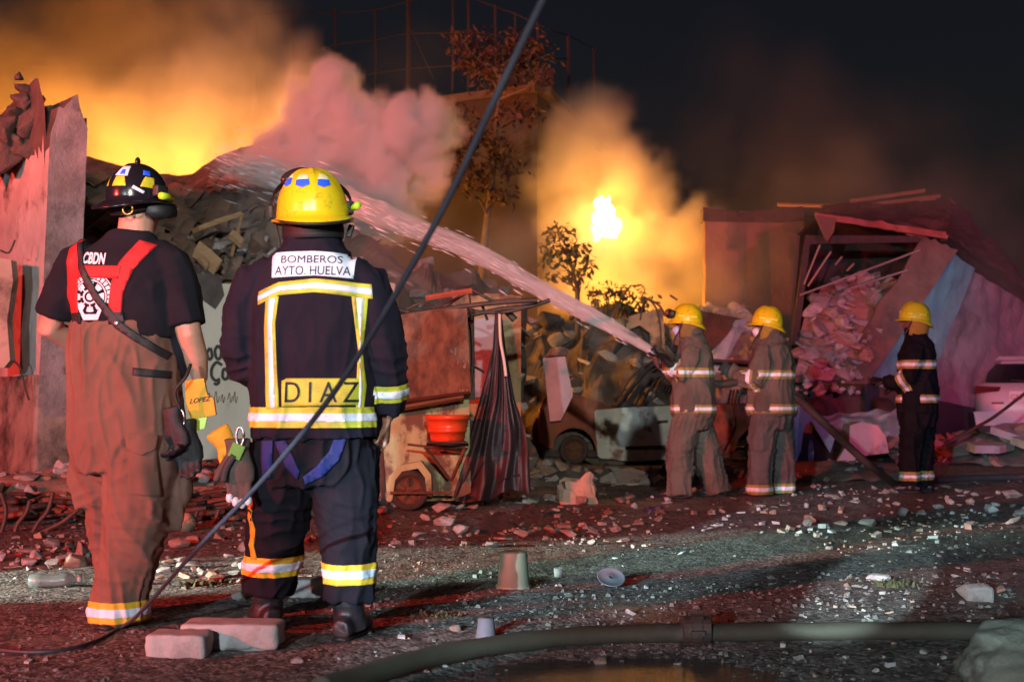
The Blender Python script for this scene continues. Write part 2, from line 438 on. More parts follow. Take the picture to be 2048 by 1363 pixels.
# ================================================================== ruined corner pillar
c_ = P(70, 900, 10.1); r_ = P(146, 900, 10.3); l_ = Vector((-7.9, 15.0, 0))
pl = thing('ruined_pillar', 'tall broken masonry corner with scorched jagged top at the picture\'s edge', 'pillar', (c_.x, c_.y, 0))
def pillar_vf(zs, topfn, lean=0.085, grow=0.0, nn=(64, 16)):
    base = [Vector((l_.x, l_.y, 0)), Vector((c_.x, c_.y, 0)), Vector((r_.x, r_.y, 0)), Vector((r_.x - 0.35, r_.y + 0.9, 0)), Vector((l_.x, l_.y + 0.8, 0))]
    ring_, tt = [], []
    for a, b_, n in ((0, 1, nn[0]), (1, 2, nn[1]), (2, 3, 8), (3, 4, 14), (4, 0, 8)):
        for i in range(n): ring_.append(base[a].lerp(base[b_], i / n))
    V, Fc = [], []; n = len(ring_); m_ = sum(base, Vector()) / 5
    for j, zf in enumerate(zs):
        for p in ring_:
            o = (p - m_); o.z = 0; o.normalize()
            zt = topfn(p); z = zf * zt
            q = p + o * (grow + 0.018 * noise.noise(Vector((p.x * 4, p.y * 4, z * 4))) + 0.03 * noise.noise(Vector((p.x * 1.5, p.y * 1.5, z * 1.5))))
            V.append(Vector((q.x + lean * (z / 3.5) * 1.0, q.y, z)))
    for j in range(len(zs) - 1):
        for k in range(n): Fc.append((j * n + k, j * n + (k + 1) % n, (j + 1) * n + (k + 1) % n, (j + 1) * n + k))
    V.append(sum(V[-n:], Vector()) / n)
    for k in range(n): Fc.append(((len(zs) - 1) * n + k, (len(zs) - 1) * n + (k + 1) % n, len(V) - 1))
    return V, Fc
def ptop(p):
    d = p.x / p.y * 2400 + 1024
    z = 3.12 + 0.36 * min(1, max(0, (d - 66) / 22)) + 0.24 * noise.noise(Vector((d * 0.045, p.y * 3, 0))) + 0.08 * noise.noise(Vector((d * 0.2, p.y * 3, 0))) - 0.18 * max(0, (d - 100) / 46)
    if d < -10: z += 0.15 * noise.noise(Vector((p.x * 3, 0, 0))) + 1.5 * min(1, (-10 - d) / 300)
    return z
def ptop2(p):
    d = p.x / p.y * 2400 + 1024; z = ptop(p)
    if d < 64: z = 3.10 + 0.62 * math.exp(-((d - 40) / 26) ** 2) + 0.10 * noise.noise(Vector((d * 0.11, 3, 0))) + (1.5 * min(1, (-10 - d) / 300) if d < -10 else 0)  # unseen left end raised to keep red light off the roof
    return z
M_pillar = mat('pillar_plaster', (0.50, 0.44, 0.41), (0.36, 0.31, 0.29), 3, 0.9, 0.7, 13, stain=(0.09, 0.07, 0.06), sscale=1.3, slim=(0.56, 0.66))
sv_ = pillar_vf([i / 60 for i in range(61)], ptop2)
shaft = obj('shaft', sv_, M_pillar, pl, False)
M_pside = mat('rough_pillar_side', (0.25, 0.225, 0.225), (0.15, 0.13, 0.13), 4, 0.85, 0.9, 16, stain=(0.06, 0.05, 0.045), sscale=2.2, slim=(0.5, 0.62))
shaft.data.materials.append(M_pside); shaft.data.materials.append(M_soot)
nring = 64 + 16 + 8 + 14 + 8
for i_, f_ in enumerate(shaft.data.polygons):
    k_ = i_ % nring if i_ < 60 * nring else 0
    zc = f_.center.z; dd_ = (f_.center.x + pl.location.x) / (f_.center.y + pl.location.y) * 2400 + 1024
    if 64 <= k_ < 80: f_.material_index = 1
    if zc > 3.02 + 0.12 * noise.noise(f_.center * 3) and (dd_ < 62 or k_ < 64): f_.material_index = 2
obj('plinth', pillar_vf([i / 12 for i in range(13)], lambda p: 1.10 + 0.03 * noise.noise(p * 5), 0.0, 0.012), mat('plinth_render', (0.20, 0.16, 0.13), (0.30, 0.25, 0.20), 3, 0.9, 0.8, 11, stain=(0.05, 0.04, 0.035), sscale=2, slim=(0.45, 0.6)), pl, True)
R = random.Random(5)
for i, (px, py, s_) in enumerate(((15, 262, 0.42), (48, 245, 0.40), (-20, 285, 0.55), (30, 225, 0.34), (40, 195, 0.28), (44, 172, 0.2), (36, 150, 0.13), (72, 222, 0.30), (60, 205, 0.2), (-50, 270, 0.5), (80, 195, 0.13), (-2, 240, 0.34), (100, 212, 0.2), (-80, 300, 0.6), (24, 280, 0.4), (-5, 310, 0.4), (40, 290, 0.3))):
    q = P(px, py, 10.55)
    instance(R.choice(SOOTS if px < 60 else SOOTS + [BRICKS[0]]), 'scorched_lump', pl, q - pl.location - Vector((0, 0, s_ * 0.4)), (R.uniform(-0.4, 0.4), R.uniform(-0.4, 0.4), R.random() * 6), (s_ * 0.9, s_ * 0.9, s_ * 1.3))
obj('broken_cladding', pslab([(-70, 500, 9.95), (22, 520, 9.93), (26, 560, 9.93), (14, 640, 9.93), (20, 720, 9.93), (8, 735, 9.93), (-70, 735, 9.95)], 0.10), M_plast, pl)
for pts in ([(0, 500), (18, 505), (30, 480)], [(25, 720), (40, 735), (52, 780), (58, 800)], [(90, 430), (95, 405), (120, 408), (138, 425)]):
    q = [P(x, y, 10.08 + max(0, (x - 70)) * 0.0085 - max(0, (70 - x)) * 0.002) for x, y in pts]
    obj('crack_wire', tubevf(spline(q, 4), 0.008, 6), M_burnt, pl)

# ================================================================== ruined house on the left: scrawled wall and fallen roof
YW = 13.3
wl = thing('whitewashed_wall', 'low whitewashed wall with black scrawled letters behind the two near firefighters', 'wall', (P(430, 900, YW).x, YW, 0))
def wallgrid(px0, px1, Y, ztop, nu, nv, sd, th=0.3):
    x0, x1 = P(px0, 700, Y).x, P(px1, 700, Y).x
    zt = lambda x: ztop + 0.10 * noise.noise(Vector((x * 2.2, sd, 0))) + 0.05 * noise.noise(Vector((x * 9, sd, 3)))
    f = lambda u, v: Vector((x0 + (x1 - x0) * u, Y + 0.015 * noise.noise(Vector((u * 14, v * 6, sd))), zt(x0 + (x1 - x0) * u) * v))
    a = grid_patch(f, nu, nv)
    b_ = ([v + Vector((0, th, 0)) for v in a[0]], [tuple(reversed(q)) for q in a[1]])
    n = nu + 1; top = nv * n; k = len(a[0])
    caps = [(top + i, top + i + 1, k + top + i + 1, k + top + i) for i in range(nu)] + [(j * n, (j + 1) * n, k + (j + 1) * n, k + j * n) for j in range(nv)] + [(j * n + nu, k + j * n + nu, k + (j + 1) * n + nu, (j + 1) * n + nu) for j in range(nv)]
    V, Fc = join(a, b_); return V, Fc + caps
obj('wall_face', wallgrid(150, 790, YW, 2.18, 90, 30, 1.0), M_wwash, wl)
obj('sooty_band', pslab([(140, 548, YW - 0.02), (380, 545, YW - 0.02), (440, 552, YW - 0.02), (448, 590, YW - 0.02), (430, 618, YW - 0.02), (405, 600, YW - 0.02), (372, 640, YW - 0.02), (340, 610, YW - 0.02), (140, 640, YW - 0.02)], 0.015), M_soot, wl)
def scrawl(strokes, w=0.016):
    for st in strokes:
        q = spline([P(x, y, YW - 0.016) for x, y in st], 5)
        obj('graffiti_stroke', tubevf(q, [(w, 0.004)] * len(q), 6), M_ink0, wl)
M_ink0 = mat('black_spray_paint', (0.02, 0.02, 0.018), None, 9, 0.7)
scrawl([[(444, 730), (433, 724), (424, 735), (423, 750), (430, 760), (440, 757)], [(434, 760), (438, 764), (432, 768), (428, 765)],
        [(455, 738), (447, 738), (445, 752), (450, 758), (456, 752), (456, 738), (458, 758)], [(460, 757), (470, 758)],
        [(436, 690), (430, 700), (433, 716), (440, 715), (442, 700), (436, 690)], [(420, 695), (414, 705), (418, 718), (424, 712), (421, 695)]])
for k, (x, w) in enumerate(((400, 10), (415, 8), (428, 11), (441, 9), (455, 10), (466, 9))):
    q = [P(x, 798 + 4 * (k % 2), YW - 0.014), P(x + w * 0.4, 788 - 3 * (k % 3), YW - 0.014), P(x + w * 0.6, 805, YW - 0.014), P(x + w, 792, YW - 0.014)]
    obj('graffiti_stroke', tubevf(spline(q, 4), [(0.010, 0.003)] * 13, 6), mat('faded_paint', (0.16, 0.08, 0.06)) if k == 0 else bpy.data.materials['faded_paint'], wl)

rf = thing('collapsed_roof', 'collapsed dark tiled roof sagging behind the whitewashed wall', 'roof', (P(400, 500, 15).x, 15, 0))
bot = [(60, 560), (200, 548), (330, 540), (430, 560), (560, 590), (700, 625), (800, 640)]
top = [(60, 300), (200, 326), (300, 352), (372, 362), (440, 318), (520, 292), (590, 350), (660, 430), (760, 520)]
def lerp_path(p, u):
    k = u * (len(p) - 1); i = min(int(k), len(p) - 2); f = k - i
    return p[i][0] + (p[i + 1][0] - p[i][0]) * f, p[i][1] + (p[i + 1][1] - p[i][1]) * f
def rooff(u, v):
    a = P(*lerp_path(bot, u), 13.7); b_ = P(*lerp_path(top, u), 16.8)
    q = a.lerp(b_, v); q.z += 0.10 * noise.noise(Vector((q.x * 1.5, q.y * 1.5, 2))) * (1 if v < 0.97 else 0.3)
    q.z += 0.055 * abs(math.sin(v * 42 + 0.6 * noise.noise(q * 2))) + 0.03 * noise.noise(q * 8)
    return q
obj('roof_sheet', grid_patch(rooff, 150, 130), M_roofd, rf)
obj('roof_back', ([rooff(i / 20, 1.0) for i in range(21)] + [rooff(i / 20, 1.0) * 1.0 + Vector((0, 0.6, -4.0)) for i in range(21)], [(i, i + 1, 22 + i, 21 + i) for i in range(20)]), M_roofd, rf)
R = random.Random(8)
def tile_mesh():
    f = lambda u, v: Vector(((u - 0.5) * 0.22, (v - 0.5) * 0.42, 0.06 * math.sin(u * math.pi)))
    a = grid_patch(f, 6, 1); b_ = ([v - Vector((0, 0, 0.018)) for v in a[0]], [tuple(reversed(q)) for q in a[1]])
    V, Fc = join(a, b_); n = 14
    Fc += [(i, n + i, n + i + 1, i + 1) for i in range(6)] + [(7 + i, 8 + i, n + 8 + i, n + 7 + i) for i in range(6)] + [(0, 7, n + 7, n), (6, n + 6, n + 13, 13)]
    return mesh('roof_tile', V, Fc, M_tile)
TILE = tile_mesh()
for i in range(130):
    u, v = R.uniform(0.12, 0.8), R.random() ** 1.6 * 0.75
    q = rooff(u, v)
    instance(TILE, 'roof_tile', rf, q - rf.location + Vector((0, -0.03, 0.03)), (rad(40) + R.uniform(-0.35, 0.35), R.uniform(-0.4, 0.4), R.uniform(-0.7, 0.5)), R.uniform(0.7, 1.2))
for i in range(60):
    u, v = R.uniform(0.15, 0.75), R.random() * 0.28
    q = rooff(u, v); me_ = R.choice(STONES + SLABS); s_ = R.uniform(0.1, 0.34)
    instance(me_, 'chunk', rf, q - rf.location, (R.uniform(-0.9, 0.9), R.uniform(-0.9, 0.9), R.random() * 6), (s_, s_, s_ * 1.1))
def plank(name, pts, w, h_, m, parent):
    a, b_ = P(*pts[0]), P(*pts[1]); return obj(name, tubevf([a, a.lerp(b_, 0.5) + Vector((0, 0, 0.01)), b_], [(w, h_)] * 3, 4), m, parent)
st = thing('broken_stick', 'two thin splintered sticks forming a peak above the fallen roof', 'stick', P(483, 427, 13.9) - Vector((0, 0, 0.6)))
plank('stick', ((384, 462, 13.7), (484, 427, 13.9)), 0.028, 0.02, M_wood, st); plank('stick', ((484, 427, 13.9), (463, 512, 13.7)), 0.026, 0.02, M_wood, st)
for lab, a, b_, w in (('broad terracotta plank lying on the fallen roof', (392, 497, 13.45), (436, 535, 13.3), 0.10), ('narrow split plank beside the broad terracotta plank', (398, 515, 13.42), (414, 533, 13.3), 0.05), ('short plank under the peak of the two sticks', (462, 468, 13.55), (484, 487, 13.45), 0.06)):
    o_ = plank('plank', (a, b_), w, 0.02, M_wood, None); tag(o_, lab, 'plank')
tag(obj('pale_board', pslab([(134, 470, 12.9), (152, 462, 12.9), (170, 480, 12.9), (165, 640, 12.9), (120, 640, 12.9), (126, 500, 12.9)], 0.06), M_conc2), 'pale grey board standing between the pillar and the T-shirt firefighter', 'board')

# ================================================================== rubble heaps
heap('rubble_heap', 'smoky rubble heap of plaster and roof debris behind the rusty cart', [(640, 560, 14.5), (690, 470, 14.8), (760, 490, 14.6), (850, 540, 14.5), (930, 530, 14.8), (1000, 560, 14.9), (1050, 610, 14.9)], 110, 0.34, 3, STONES + SLABS + PALES, M_roofd, 1.4, 'rubble heaps', 0.2)
heap('rubble_heap', 'overgrown rubble heap behind the wrecked car', [(985, 650, 18.6), (1050, 640, 18.6), (1100, 655, 18.6), (1160, 622, 18.8), (1240, 600, 18.8), (1310, 625, 18.8), (1350, 680, 18.8), (1400, 720, 18.8)], 110, 0.36, 4, STONES + SOOTS + SLABS, M_roofd, 1.2, 'rubble heaps', 0.2)
heap('rubble_heap', 'grey rubble slope between the two hose firefighters and the truck', [(1330, 650, 21.5), (1410, 600, 22), (1480, 625, 21.5), (1540, 660, 21), (1600, 700, 21)], 90, 0.40, 5, STONES + PALES + SLABS, M_conc, 1.3, 'rubble heaps', 0.2)
heap('rubble_heap', 'low bank of broken brick and plaster at the foot of the pillar', [(-60, 955, 9.6), (30, 940, 9.7), (110, 932, 9.8), (170, 940, 10), (300, 965, 10), (420, 948, 10.6), (500, 960, 10.5), (600, 985, 10.2), (700, 1000, 10)], 150, 0.20, 6, STONES + PALES + BRICKS + SLABS, M_brickd, 2.0, 'rubble heaps', 0.05)
heap('rubble_heap', 'low dark rubble bank between the rusty cart and the wrecked car', [(1000, 960, 12.4), (1080, 930, 13), (1180, 945, 13), (1320, 945, 13.2), (1480, 930, 13.6), (1620, 925, 13.8), (1760, 925, 14)], 120, 0.20, 7, STONES + SOOTS + BRICKS + SLABS, M_roofd, 1.6, 'rubble heaps', 0.06)
heap('rubble_heap', 'dim bank of slabs and torn sheet beneath the white car at the edge', [(1760, 890, 17.5), (1850, 880, 17.5), (1960, 865, 17), (2080, 870, 16.5), (2200, 860, 16)], 70, 0.34, 9, STONES + SLABS + BRICKS, M_roofd, 1.5, 'rubble heaps', 0.1)

# ================================================================== ochre wall and slabs behind the cart
ow = thing('ochre_wall', 'ochre plastered wall stub behind the rusty cart and plastic sheet', 'wall', (P(1020, 800, 12.7).x, 12.7, 0))
obj('wall_face', wallgrid(905, 1042, 12.7, 2.0, 50, 40, 4.0, 0.25), M_yplast, ow)
def tilted(name, label, cat, pts, th, m, group=None): return tag(obj(name, pslab(pts, th), m), label, cat, group)
tilted('leaning_panel', 'pale bluish panel leaning on the ochre wall beside the rusty board', 'panel', [(936, 640, 12.45), (998, 632, 12.5), (1000, 792, 12.3), (938, 795, 12.3)], 0.04, mat('pale_panel', (0.38, 0.42, 0.46), (0.27, 0.30, 0.34), 3, 0.7, 0.2, 20, stain=(0.12, 0.11, 0.10), sscale=2))
tilted('grey_slab', 'upright grey slab beside the rust-red car bonnet', 'slab', [(1086, 716, 12.5), (1130, 712, 12.5), (1146, 790, 12.4), (1122, 840, 12.3), (1100, 842, 12.3)], 0.10, mat('grey_slab', (0.33, 0.30, 0.31), (0.24, 0.22, 0.23), 4, 0.9, 0.4, 20))
tilted('orange_cap_stone', 'rounded orange-lit stone capping the grey slab', 'stone', [(1092, 712, 12.45), (1100, 697, 12.45), (1120, 692, 12.45), (1138, 698, 12.45), (1136, 710, 12.45)], 0.25, M_yplast)
tilted('wall_fragment', 'cream wall fragment with a dark hole under hanging vines', 'wall', [(1228, 640, 18.0), (1325, 615, 18.0), (1332, 710, 18.0), (1303, 720, 18.0), (1300, 665, 18.0), (1280, 650, 18.0), (1255, 660, 18.0), (1256, 705, 18.0), (1232, 720, 18.0)], 0.35, M_yplast)
tilted('fallen_slab', 'long tilted concrete slab sloping down behind the nozzle firefighter', 'slab', [(1478, 640, 17.2), (1500, 632, 17.4), (1440, 745, 16.9), (1412, 745, 16.8)], 0.25, M_conc2)
cs = thing('corrugated_sheet', 'rusty corrugated sheet propped behind the nozzle firefighter', 'sheet', P(1430, 700, 17.0))
for i in range(13):
    u = i / 12
    a = P(1396 + 84 * u, 622 + 16 * u, 17.3); b_ = P(1372 + 42 * u, 668 + 38 * u, 16.9)
    obj('rib', tubevf([a, a.lerp(b_, 0.5), b_], [(0.028, 0.03)] * 3, 6), M_rust, cs)
obj('sheet', pslab([(1394, 622, 17.36), (1482, 639, 17.36), (1416, 708, 16.98), (1370, 668, 16.98)], 0.012), M_burnt, cs)

# ================================================================== far buildings
def prism_building(pts, z1, m, parent, name='wall'):
    n = len(pts); V = [Vector((p[0], p[1], 0)) for p in pts] + [Vector((p[0], p[1], z1)) for p in pts]
    return obj(name, (V, [(i, (i + 1) % n, n + (i + 1) % n, n + i) for i in range(n)] + [tuple(range(n, 2 * n)), tuple(reversed(range(n)))]), m, parent)
M_bld = mat('smoked_concrete', (0.055, 0.046, 0.04), (0.038, 0.032, 0.028), 0.7, 0.9, 0.3, 6, stain=(0.04, 0.032, 0.028), sscale=0.5, slim=(0.45, 0.7))
c0, l0, r0 = P(1075, 600, 24), P(470, 600, 27.5), P(1202, 600, 30)
bt = thing('concrete_building', 'tall smoke-stained concrete building with a ledge around its flat roof', 'building', (c0.x, c0.y, 0))
prism_building([(l0.x, l0.y), (c0.x, c0.y), (r0.x, r0.y), (r0.x - 3, r0.y + 6), (l0.x, l0.y + 8)], 7.05, M_bld, bt)
d1 = (c0 - l0); d1.z = 0; d1.normalize(); d2 = (r0 - c0); d2.z = 0; d2.normalize()
n1 = Vector((d1.y, -d1.x, 0)); n2 = Vector((d2.y, -d2.x, 0))
def ledge(a, b_, z, h_, out, nrm, name='roof_ledge'):
    q = [Vector((a.x, a.y, z)) + nrm * out, Vector((b_.x, b_.y, z)) + nrm * out, Vector((b_.x, b_.y, z)) - nrm * 0.3, Vector((a.x, a.y, z)) - nrm * 0.3]
    return obj(name, prismvf(q, (0, 0, 1), h_), mat('ledge_concrete', (0.12, 0.10, 0.08), (0.08, 0.065, 0.055), 2, 0.9, 0.3, 10) if 'ledge_concrete' not in bpy.data.materials else bpy.data.materials['ledge_concrete'], bt)
ledge(l0, c0, 7.06, 0.16, 0.12, n1); ledge(c0 + d2 * 0.2, r0, 7.063, 0.16, 0.22, n2)
obj('rooftop_block', boxvf(c0.x - 0.1, c0.y + 2.2, 7.5, 1.0, 1.6, 0.9), M_bld, bt)
for k, f in enumerate((0.35, 0.62)):
    q = c0.lerp(r0, f); obj('window_recess', prismvf([Vector((q.x, q.y, 5.9)) + n2 * 0.02 - d2 * 0.45, Vector((q.x, q.y, 5.9)) + n2 * 0.02 + d2 * 0.45, Vector((q.x, q.y, 6.6)) + n2 * 0.02 + d2 * 0.45, Vector((q.x, q.y, 6.6)) + n2 * 0.02 - d2 * 0.45], n2, 0.03), M_burnt, bt)
fe = thing('rooftop_fence', 'thin wire fence with crooked posts along the concrete building\'s roof', 'fence', (P(815, 200, 26).x, 26, 7.2))
M_post = mat('fence_iron', (0.035, 0.028, 0.026), None, 9, 0.7)
for px, y0, Y, r in ((512, 30, 27.3, 0.03), (585, 22, 27, 0.035), (670, 16, 26.6, 0.03), (750, 22, 26.2, 0.03), (816, -30, 25.8, 0.07), (905, -60, 25.4, 0.035), (936, -30, 25.2, 0.04), (990, 10, 25, 0.035), (1030, 25, 24.8, 0.03), (1075, 45, 24.4, 0.035), (1136, 70, 26.8, 0.055), (1187, 95, 29.2, 0.04)):
    a = P(px, y0, Y); obj('post', tubevf([(a.x, a.y, 7.0), (a.x + 0.02, a.y, (a.z + 7) / 2), (a.x, a.y, a.z)], r * 0.75, 6), M_post, fe)
for pts in ([(508, 34, 27.3), (585, 24, 27), (670, 26, 26.6), (750, 20, 26.2), (816, 4, 25.8), (905, -20, 25.4)], [(590, 110, 27), (670, 90, 26.6), (750, 80, 26.2), (816, 68, 25.8), (905, 66, 25.4), (936, 60, 25.2)], [(720, 152, 26.3), (816, 138, 25.8), (905, 132, 25.4)], [(905, -20, 25.4), (990, 14, 25), (1030, 28, 24.8), (1100, 60, 25), (1136, 72, 26.8), (1187, 98, 29.2)], [(905, 66, 25.4), (990, 70, 25), (1075, 112, 24.4), (1136, 118, 26.8)], [(820, 55, 25.8), (845, 110, 25.7), (868, 160, 25.6)]):
    q = spline([P(*p) for p in pts], 5); obj('wire', tubevf(q, 0.012, 5), M_post, fe)

bb = thing('brown_building', 'scorched brown rendered building behind the rubble truck', 'building', (P(1520, 700, 22).x, 22, 0))
M_brn = mat('brown_render', (0.22, 0.13, 0.09), (0.16, 0.095, 0.07), 1.2, 0.9, 0.5, 8, stain=(0.09, 0.06, 0.05), sscale=0.7, slim=(0.48, 0.7))
obj('wall', rough_slab([(1410, 425, 21.9), (1608, 422, 21.9), (1608, 830, 21.9), (1410, 830, 21.9)], 0.3, 30, 40, 0.05, 0.05, 3), M_brn, bb)
obj('parapet', pslab([(1406, 414, 21.84), (1480, 424, 21.84), (1606, 412, 21.84), (1606, 440, 21.84), (1560, 444, 21.84), (1406, 442, 21.84)], 0.35), M_burnt, bb)
for x0, y0, x1, y1 in ((1555, 409, 1690, 412), (1700, 402, 1850, 381), (1720, 412, 1880, 392), (1838, 399, 1870, 396)):
    a, b_ = P(x0, y0, 22.2), P(x1, y1, 22.2); obj('roof_batten', tubevf([a, a.lerp(b_, 0.5), b_], [(0.035, 0.04)] * 3, 4), M_wood, bb)

bw = thing('added_dark_wall', 'added dark wall filling the gloom behind the truck and parked car', 'wall', (P(1900, 800, 28).x, 28, 0))  # added to close off the fire-lit gap behind the truck
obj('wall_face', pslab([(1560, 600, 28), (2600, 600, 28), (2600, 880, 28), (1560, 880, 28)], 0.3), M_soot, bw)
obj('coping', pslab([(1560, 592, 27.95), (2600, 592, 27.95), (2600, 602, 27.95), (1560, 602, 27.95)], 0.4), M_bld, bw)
# ================================================================== rusty food cart with bucket
YC = 9.9
M_cart = mat('chipped_green_white_paint', (0.44, 0.47, 0.24), (0.33, 0.36, 0.18), 6, 0.7, 0.5, 24, stain=(0.14, 0.075, 0.045), sscale=4.2, slim=(0.50, 0.58), stretch=(1, 1, 0.6))
M_panel = mat('blistered_rust_panel', (0.24, 0.12, 0.07), (0.09, 0.045, 0.03), 9, 0.85, 0.7, 30, contrast=(0.38, 0.6), stain=(0.52, 0.36, 0.26), sscale=4.5, slim=(0.55, 0.60), stretch=(1, 1, 0.55))
ct = thing('rusty_cart', 'burnt two-wheeled food cart with green-white body and rusty upper board', 'cart', (P(850, 990, YC).x, YC + 0.3, 0))
obj('body', pslab([(762, 835, YC), (780, 812, YC), (938, 790, YC + 0.05), (942, 985, YC + 0.05), (905, 1000, YC), (775, 1003, YC)], 0.75), M_cart, ct)
obj('upper_board', pslab([(787, 632, YC - 0.06), (860, 620, YC - 0.05), (934, 616, YC - 0.04), (942, 786, YC - 0.06), (860, 795, YC - 0.08), (797, 799, YC - 0.08)], 0.05), M_panel, ct)
obj('inner_post', pslab([(928, 616, YC + 0.5), (948, 616, YC + 0.5), (950, 800, YC + 0.5), (930, 800, YC + 0.5)], 0.05), M_iron, ct)
for a, b_, m_ in (((780, 820, YC - 0.12), (928, 794, YC - 0.12), M_wood), ((788, 806, YC - 0.10), (940, 786, YC - 0.10), M_rust)):
    a, b_ = P(*a), P(*b_); obj('shelf_plank', tubevf([a, a.lerp(b_, 0.5), b_], [(0.022, 0.09)] * 3, 4), m_, ct)
wc = P(818, 978, YC - 0.10)
def wheel(parent, c, r, w, mt, mr, yaw=0.0, name='wheel'):
    M = Matrix.Translation(c) @ Matrix.Rotation(yaw, 4, 'Z')
    tyre = [(-w / 2, r * 0.80), (-w / 2, r * 0.93), (-w * 0.35, r), (w * 0.35, r), (w / 2, r * 0.93), (w / 2, r * 0.66), (-w * 0.2, r * 0.64), (-w / 2, r * 0.70)]
    rimp = [(-w * 0.42, r * 0.68), (-w * 0.30, r * 0.62), (-w * 0.12, r * 0.45), (-w * 0.22, r * 0.25), (-w * 0.34, r * 0.16), (-w * 0.34, 0.004)]
    def rev(p, closed, n=40):
        V, Fc = [], []
        for k in range(n):
            g = 2 * math.pi * k / n
            for y, rr in p: V.append(M @ Vector((rr * math.cos(g), y, rr * math.sin(g))))
        m = len(p)
        for k in range(n):
            for j in range(m if closed else m - 1): Fc.append((k * m + j, k * m + (j + 1) % m, ((k + 1) % n) * m + (j + 1) % m, ((k + 1) % n) * m + j))
        return V, Fc
    t = obj(name, rev(tyre, True), mt, parent, True)
    obj('rim', rev(rimp, False), mr, t, True)
    for k in range(5):
        g = 2 * math.pi * k / 5 + 0.3
        a = M @ Vector((r * 0.18 * math.cos(g), -w * 0.36, r * 0.18 * math.sin(g))); b_ = M @ Vector((r * 0.60 * math.cos(g), -w * 0.33, r * 0.60 * math.sin(g)))
        obj('spoke', tubevf([a, b_], [(0.02, 0.012), (0.03, 0.012)], 6), mr, t)
    return t
M_tyre = mat('scorched_tyre', (0.03, 0.02, 0.017), (0.06, 0.035, 0.028), 10, 0.85, 0.5, 40)
wc.z = 0.168
wheel(ct, wc, 0.165, 0.11, M_tyre, M_rust)
arch = [(772, 1000), (778, 952), (800, 930), (842, 922), (862, 948), (864, 992), (854, 990), (850, 955), (836, 936), (804, 942), (790, 960), (784, 1000)]
obj('wheel_arch', pslab([(x, y, YC - 0.16) for x, y in arch], 0.16), M_cart, ct)
for a, b_, r in (((848, 893, YC - 0.3), (930, 893, YC - 0.3), 0.014), ((850, 893, YC - 0.3), (897, 955, YC - 0.1), 0.016), ((930, 895, YC - 0.3), (905, 955, YC - 0.1), 0.014), ((815, 888, YC - 0.3), (858, 893, YC - 0.3), 0.010), ((780, 985, YC - 0.2), (905, 985, YC - 0.2), 0.012)):
    a, b_ = P(*a), P(*b_); obj('bracket_bar', tubevf([a, b_], r, 6), M_rust, ct)
obj('bracket_tray', pslab([(855, 886, YC - 0.45), (935, 886, YC - 0.45), (937, 892, YC - 0.1), (852, 892, YC - 0.1)], 0.012), M_burnt, ct)
bp = P(895, 889, YC - 0.28)
def revolve(c, prof, n=36, tilt=(0, 0, 0)):
    V, Fc = [], []; R_ = Euler(tilt).to_matrix()
    for r_, z in prof:
        for k in range(n): V.append(Vector(c) + R_ @ Vector((r_ * math.cos(2 * math.pi * k / n), r_ * math.sin(2 * math.pi * k / n), z)))
    for j in range(len(prof) - 1):
        for k in range(n): Fc.append((j * n + k, j * n + (k + 1) % n, (j + 1) * n + (k + 1) % n, (j + 1) * n + k))
    return V, Fc
bk = thing('red_bucket', 'glossy orange-red plastic bucket on the cart\'s bracket', 'bucket', bp)
obj('bucket_body', revolve(bp, [(0.001, 0.03), (0.13, 0.03), (0.135, 0.05), (0.145, 0.10), (0.152, 0.10), (0.157, 0.125), (0.15, 0.13), (0.168, 0.20), (0.178, 0.20), (0.182, 0.235), (0.174, 0.238), (0.165, 0.20), (0.13, 0.06), (0.001, 0.05)]), mat('red_plastic', (0.85, 0.10, 0.025), (0.72, 0.07, 0.02), 6, 0.35, 0.05, 30, stain=(0.16, 0.03, 0.02), sscale=5, slim=(0.6, 0.75)), bk, True)
obj('dark_base', revolve(bp, [(0.001, 0.0), (0.15, 0.0), (0.155, 0.015), (0.15, 0.03), (0.001, 0.03)]), M_burnt, bk, True)

cf = thing('bent_canopy_frame', 'bent burnt roof frame of thin bars over the rusty cart', 'frame', (P(930, 900, 10.2).x, 10.2, 0))
for i, (pts, r) in enumerate(((((740, 650), (800, 632), (930, 612), (1020, 603), (1075, 600)), 0.020), (((775, 612), (840, 628), (900, 618), (1000, 625), (1090, 603)), 0.016), (((880, 618), (938, 582), (945, 580), (985, 602)), 0.014), (((985, 602), (1040, 598)), 0.013), (((935, 632), (1000, 618), (1060, 612), (1100, 600)), 0.018), (((800, 628), (842, 606), (880, 622)), 0.012), (((938, 582), (944, 640)), 0.010), (((965, 612), (975, 640)), 0.014), (((1010, 618), (1030, 640)), 0.03), (((740, 600), (790, 618)), 0.012))):
    q = spline([P(x, y, 10.0 + 0.12 * (i % 3)) for x, y in pts], 4); obj('bar', tubevf(q, r, 6), M_iron, cf)
q = [P(851, 596, 9.95), P(900, 588, 9.95), P(944, 581, 9.95)]; obj('red_bar', tubevf(q, [(0.022, 0.02)] * 3, 4), mat('red_lead_paint', (0.46, 0.10, 0.05), (0.35, 0.07, 0.04), 9, 0.7), cf)
for x0, y0, x1, y1 in ((944, 650, 941, 780), (990, 622, 997, 690), (938, 730, 968, 745)):
    q = spline([P(x0, y0, 10.2), P((x0 + x1) / 2 + 4, (y0 + y1) / 2, 10.2), P(x1, y1, 10.2)], 4); obj('hanging_wire', tubevf(q, 0.012, 5), M_iron, cf)
for px_ in (768, 1002):
    a = P(px_, 640, 10.35); obj('post', tubevf([(a.x, a.y, 0), (a.x, a.y, a.z)], 0.02, 6), M_iron, cf)

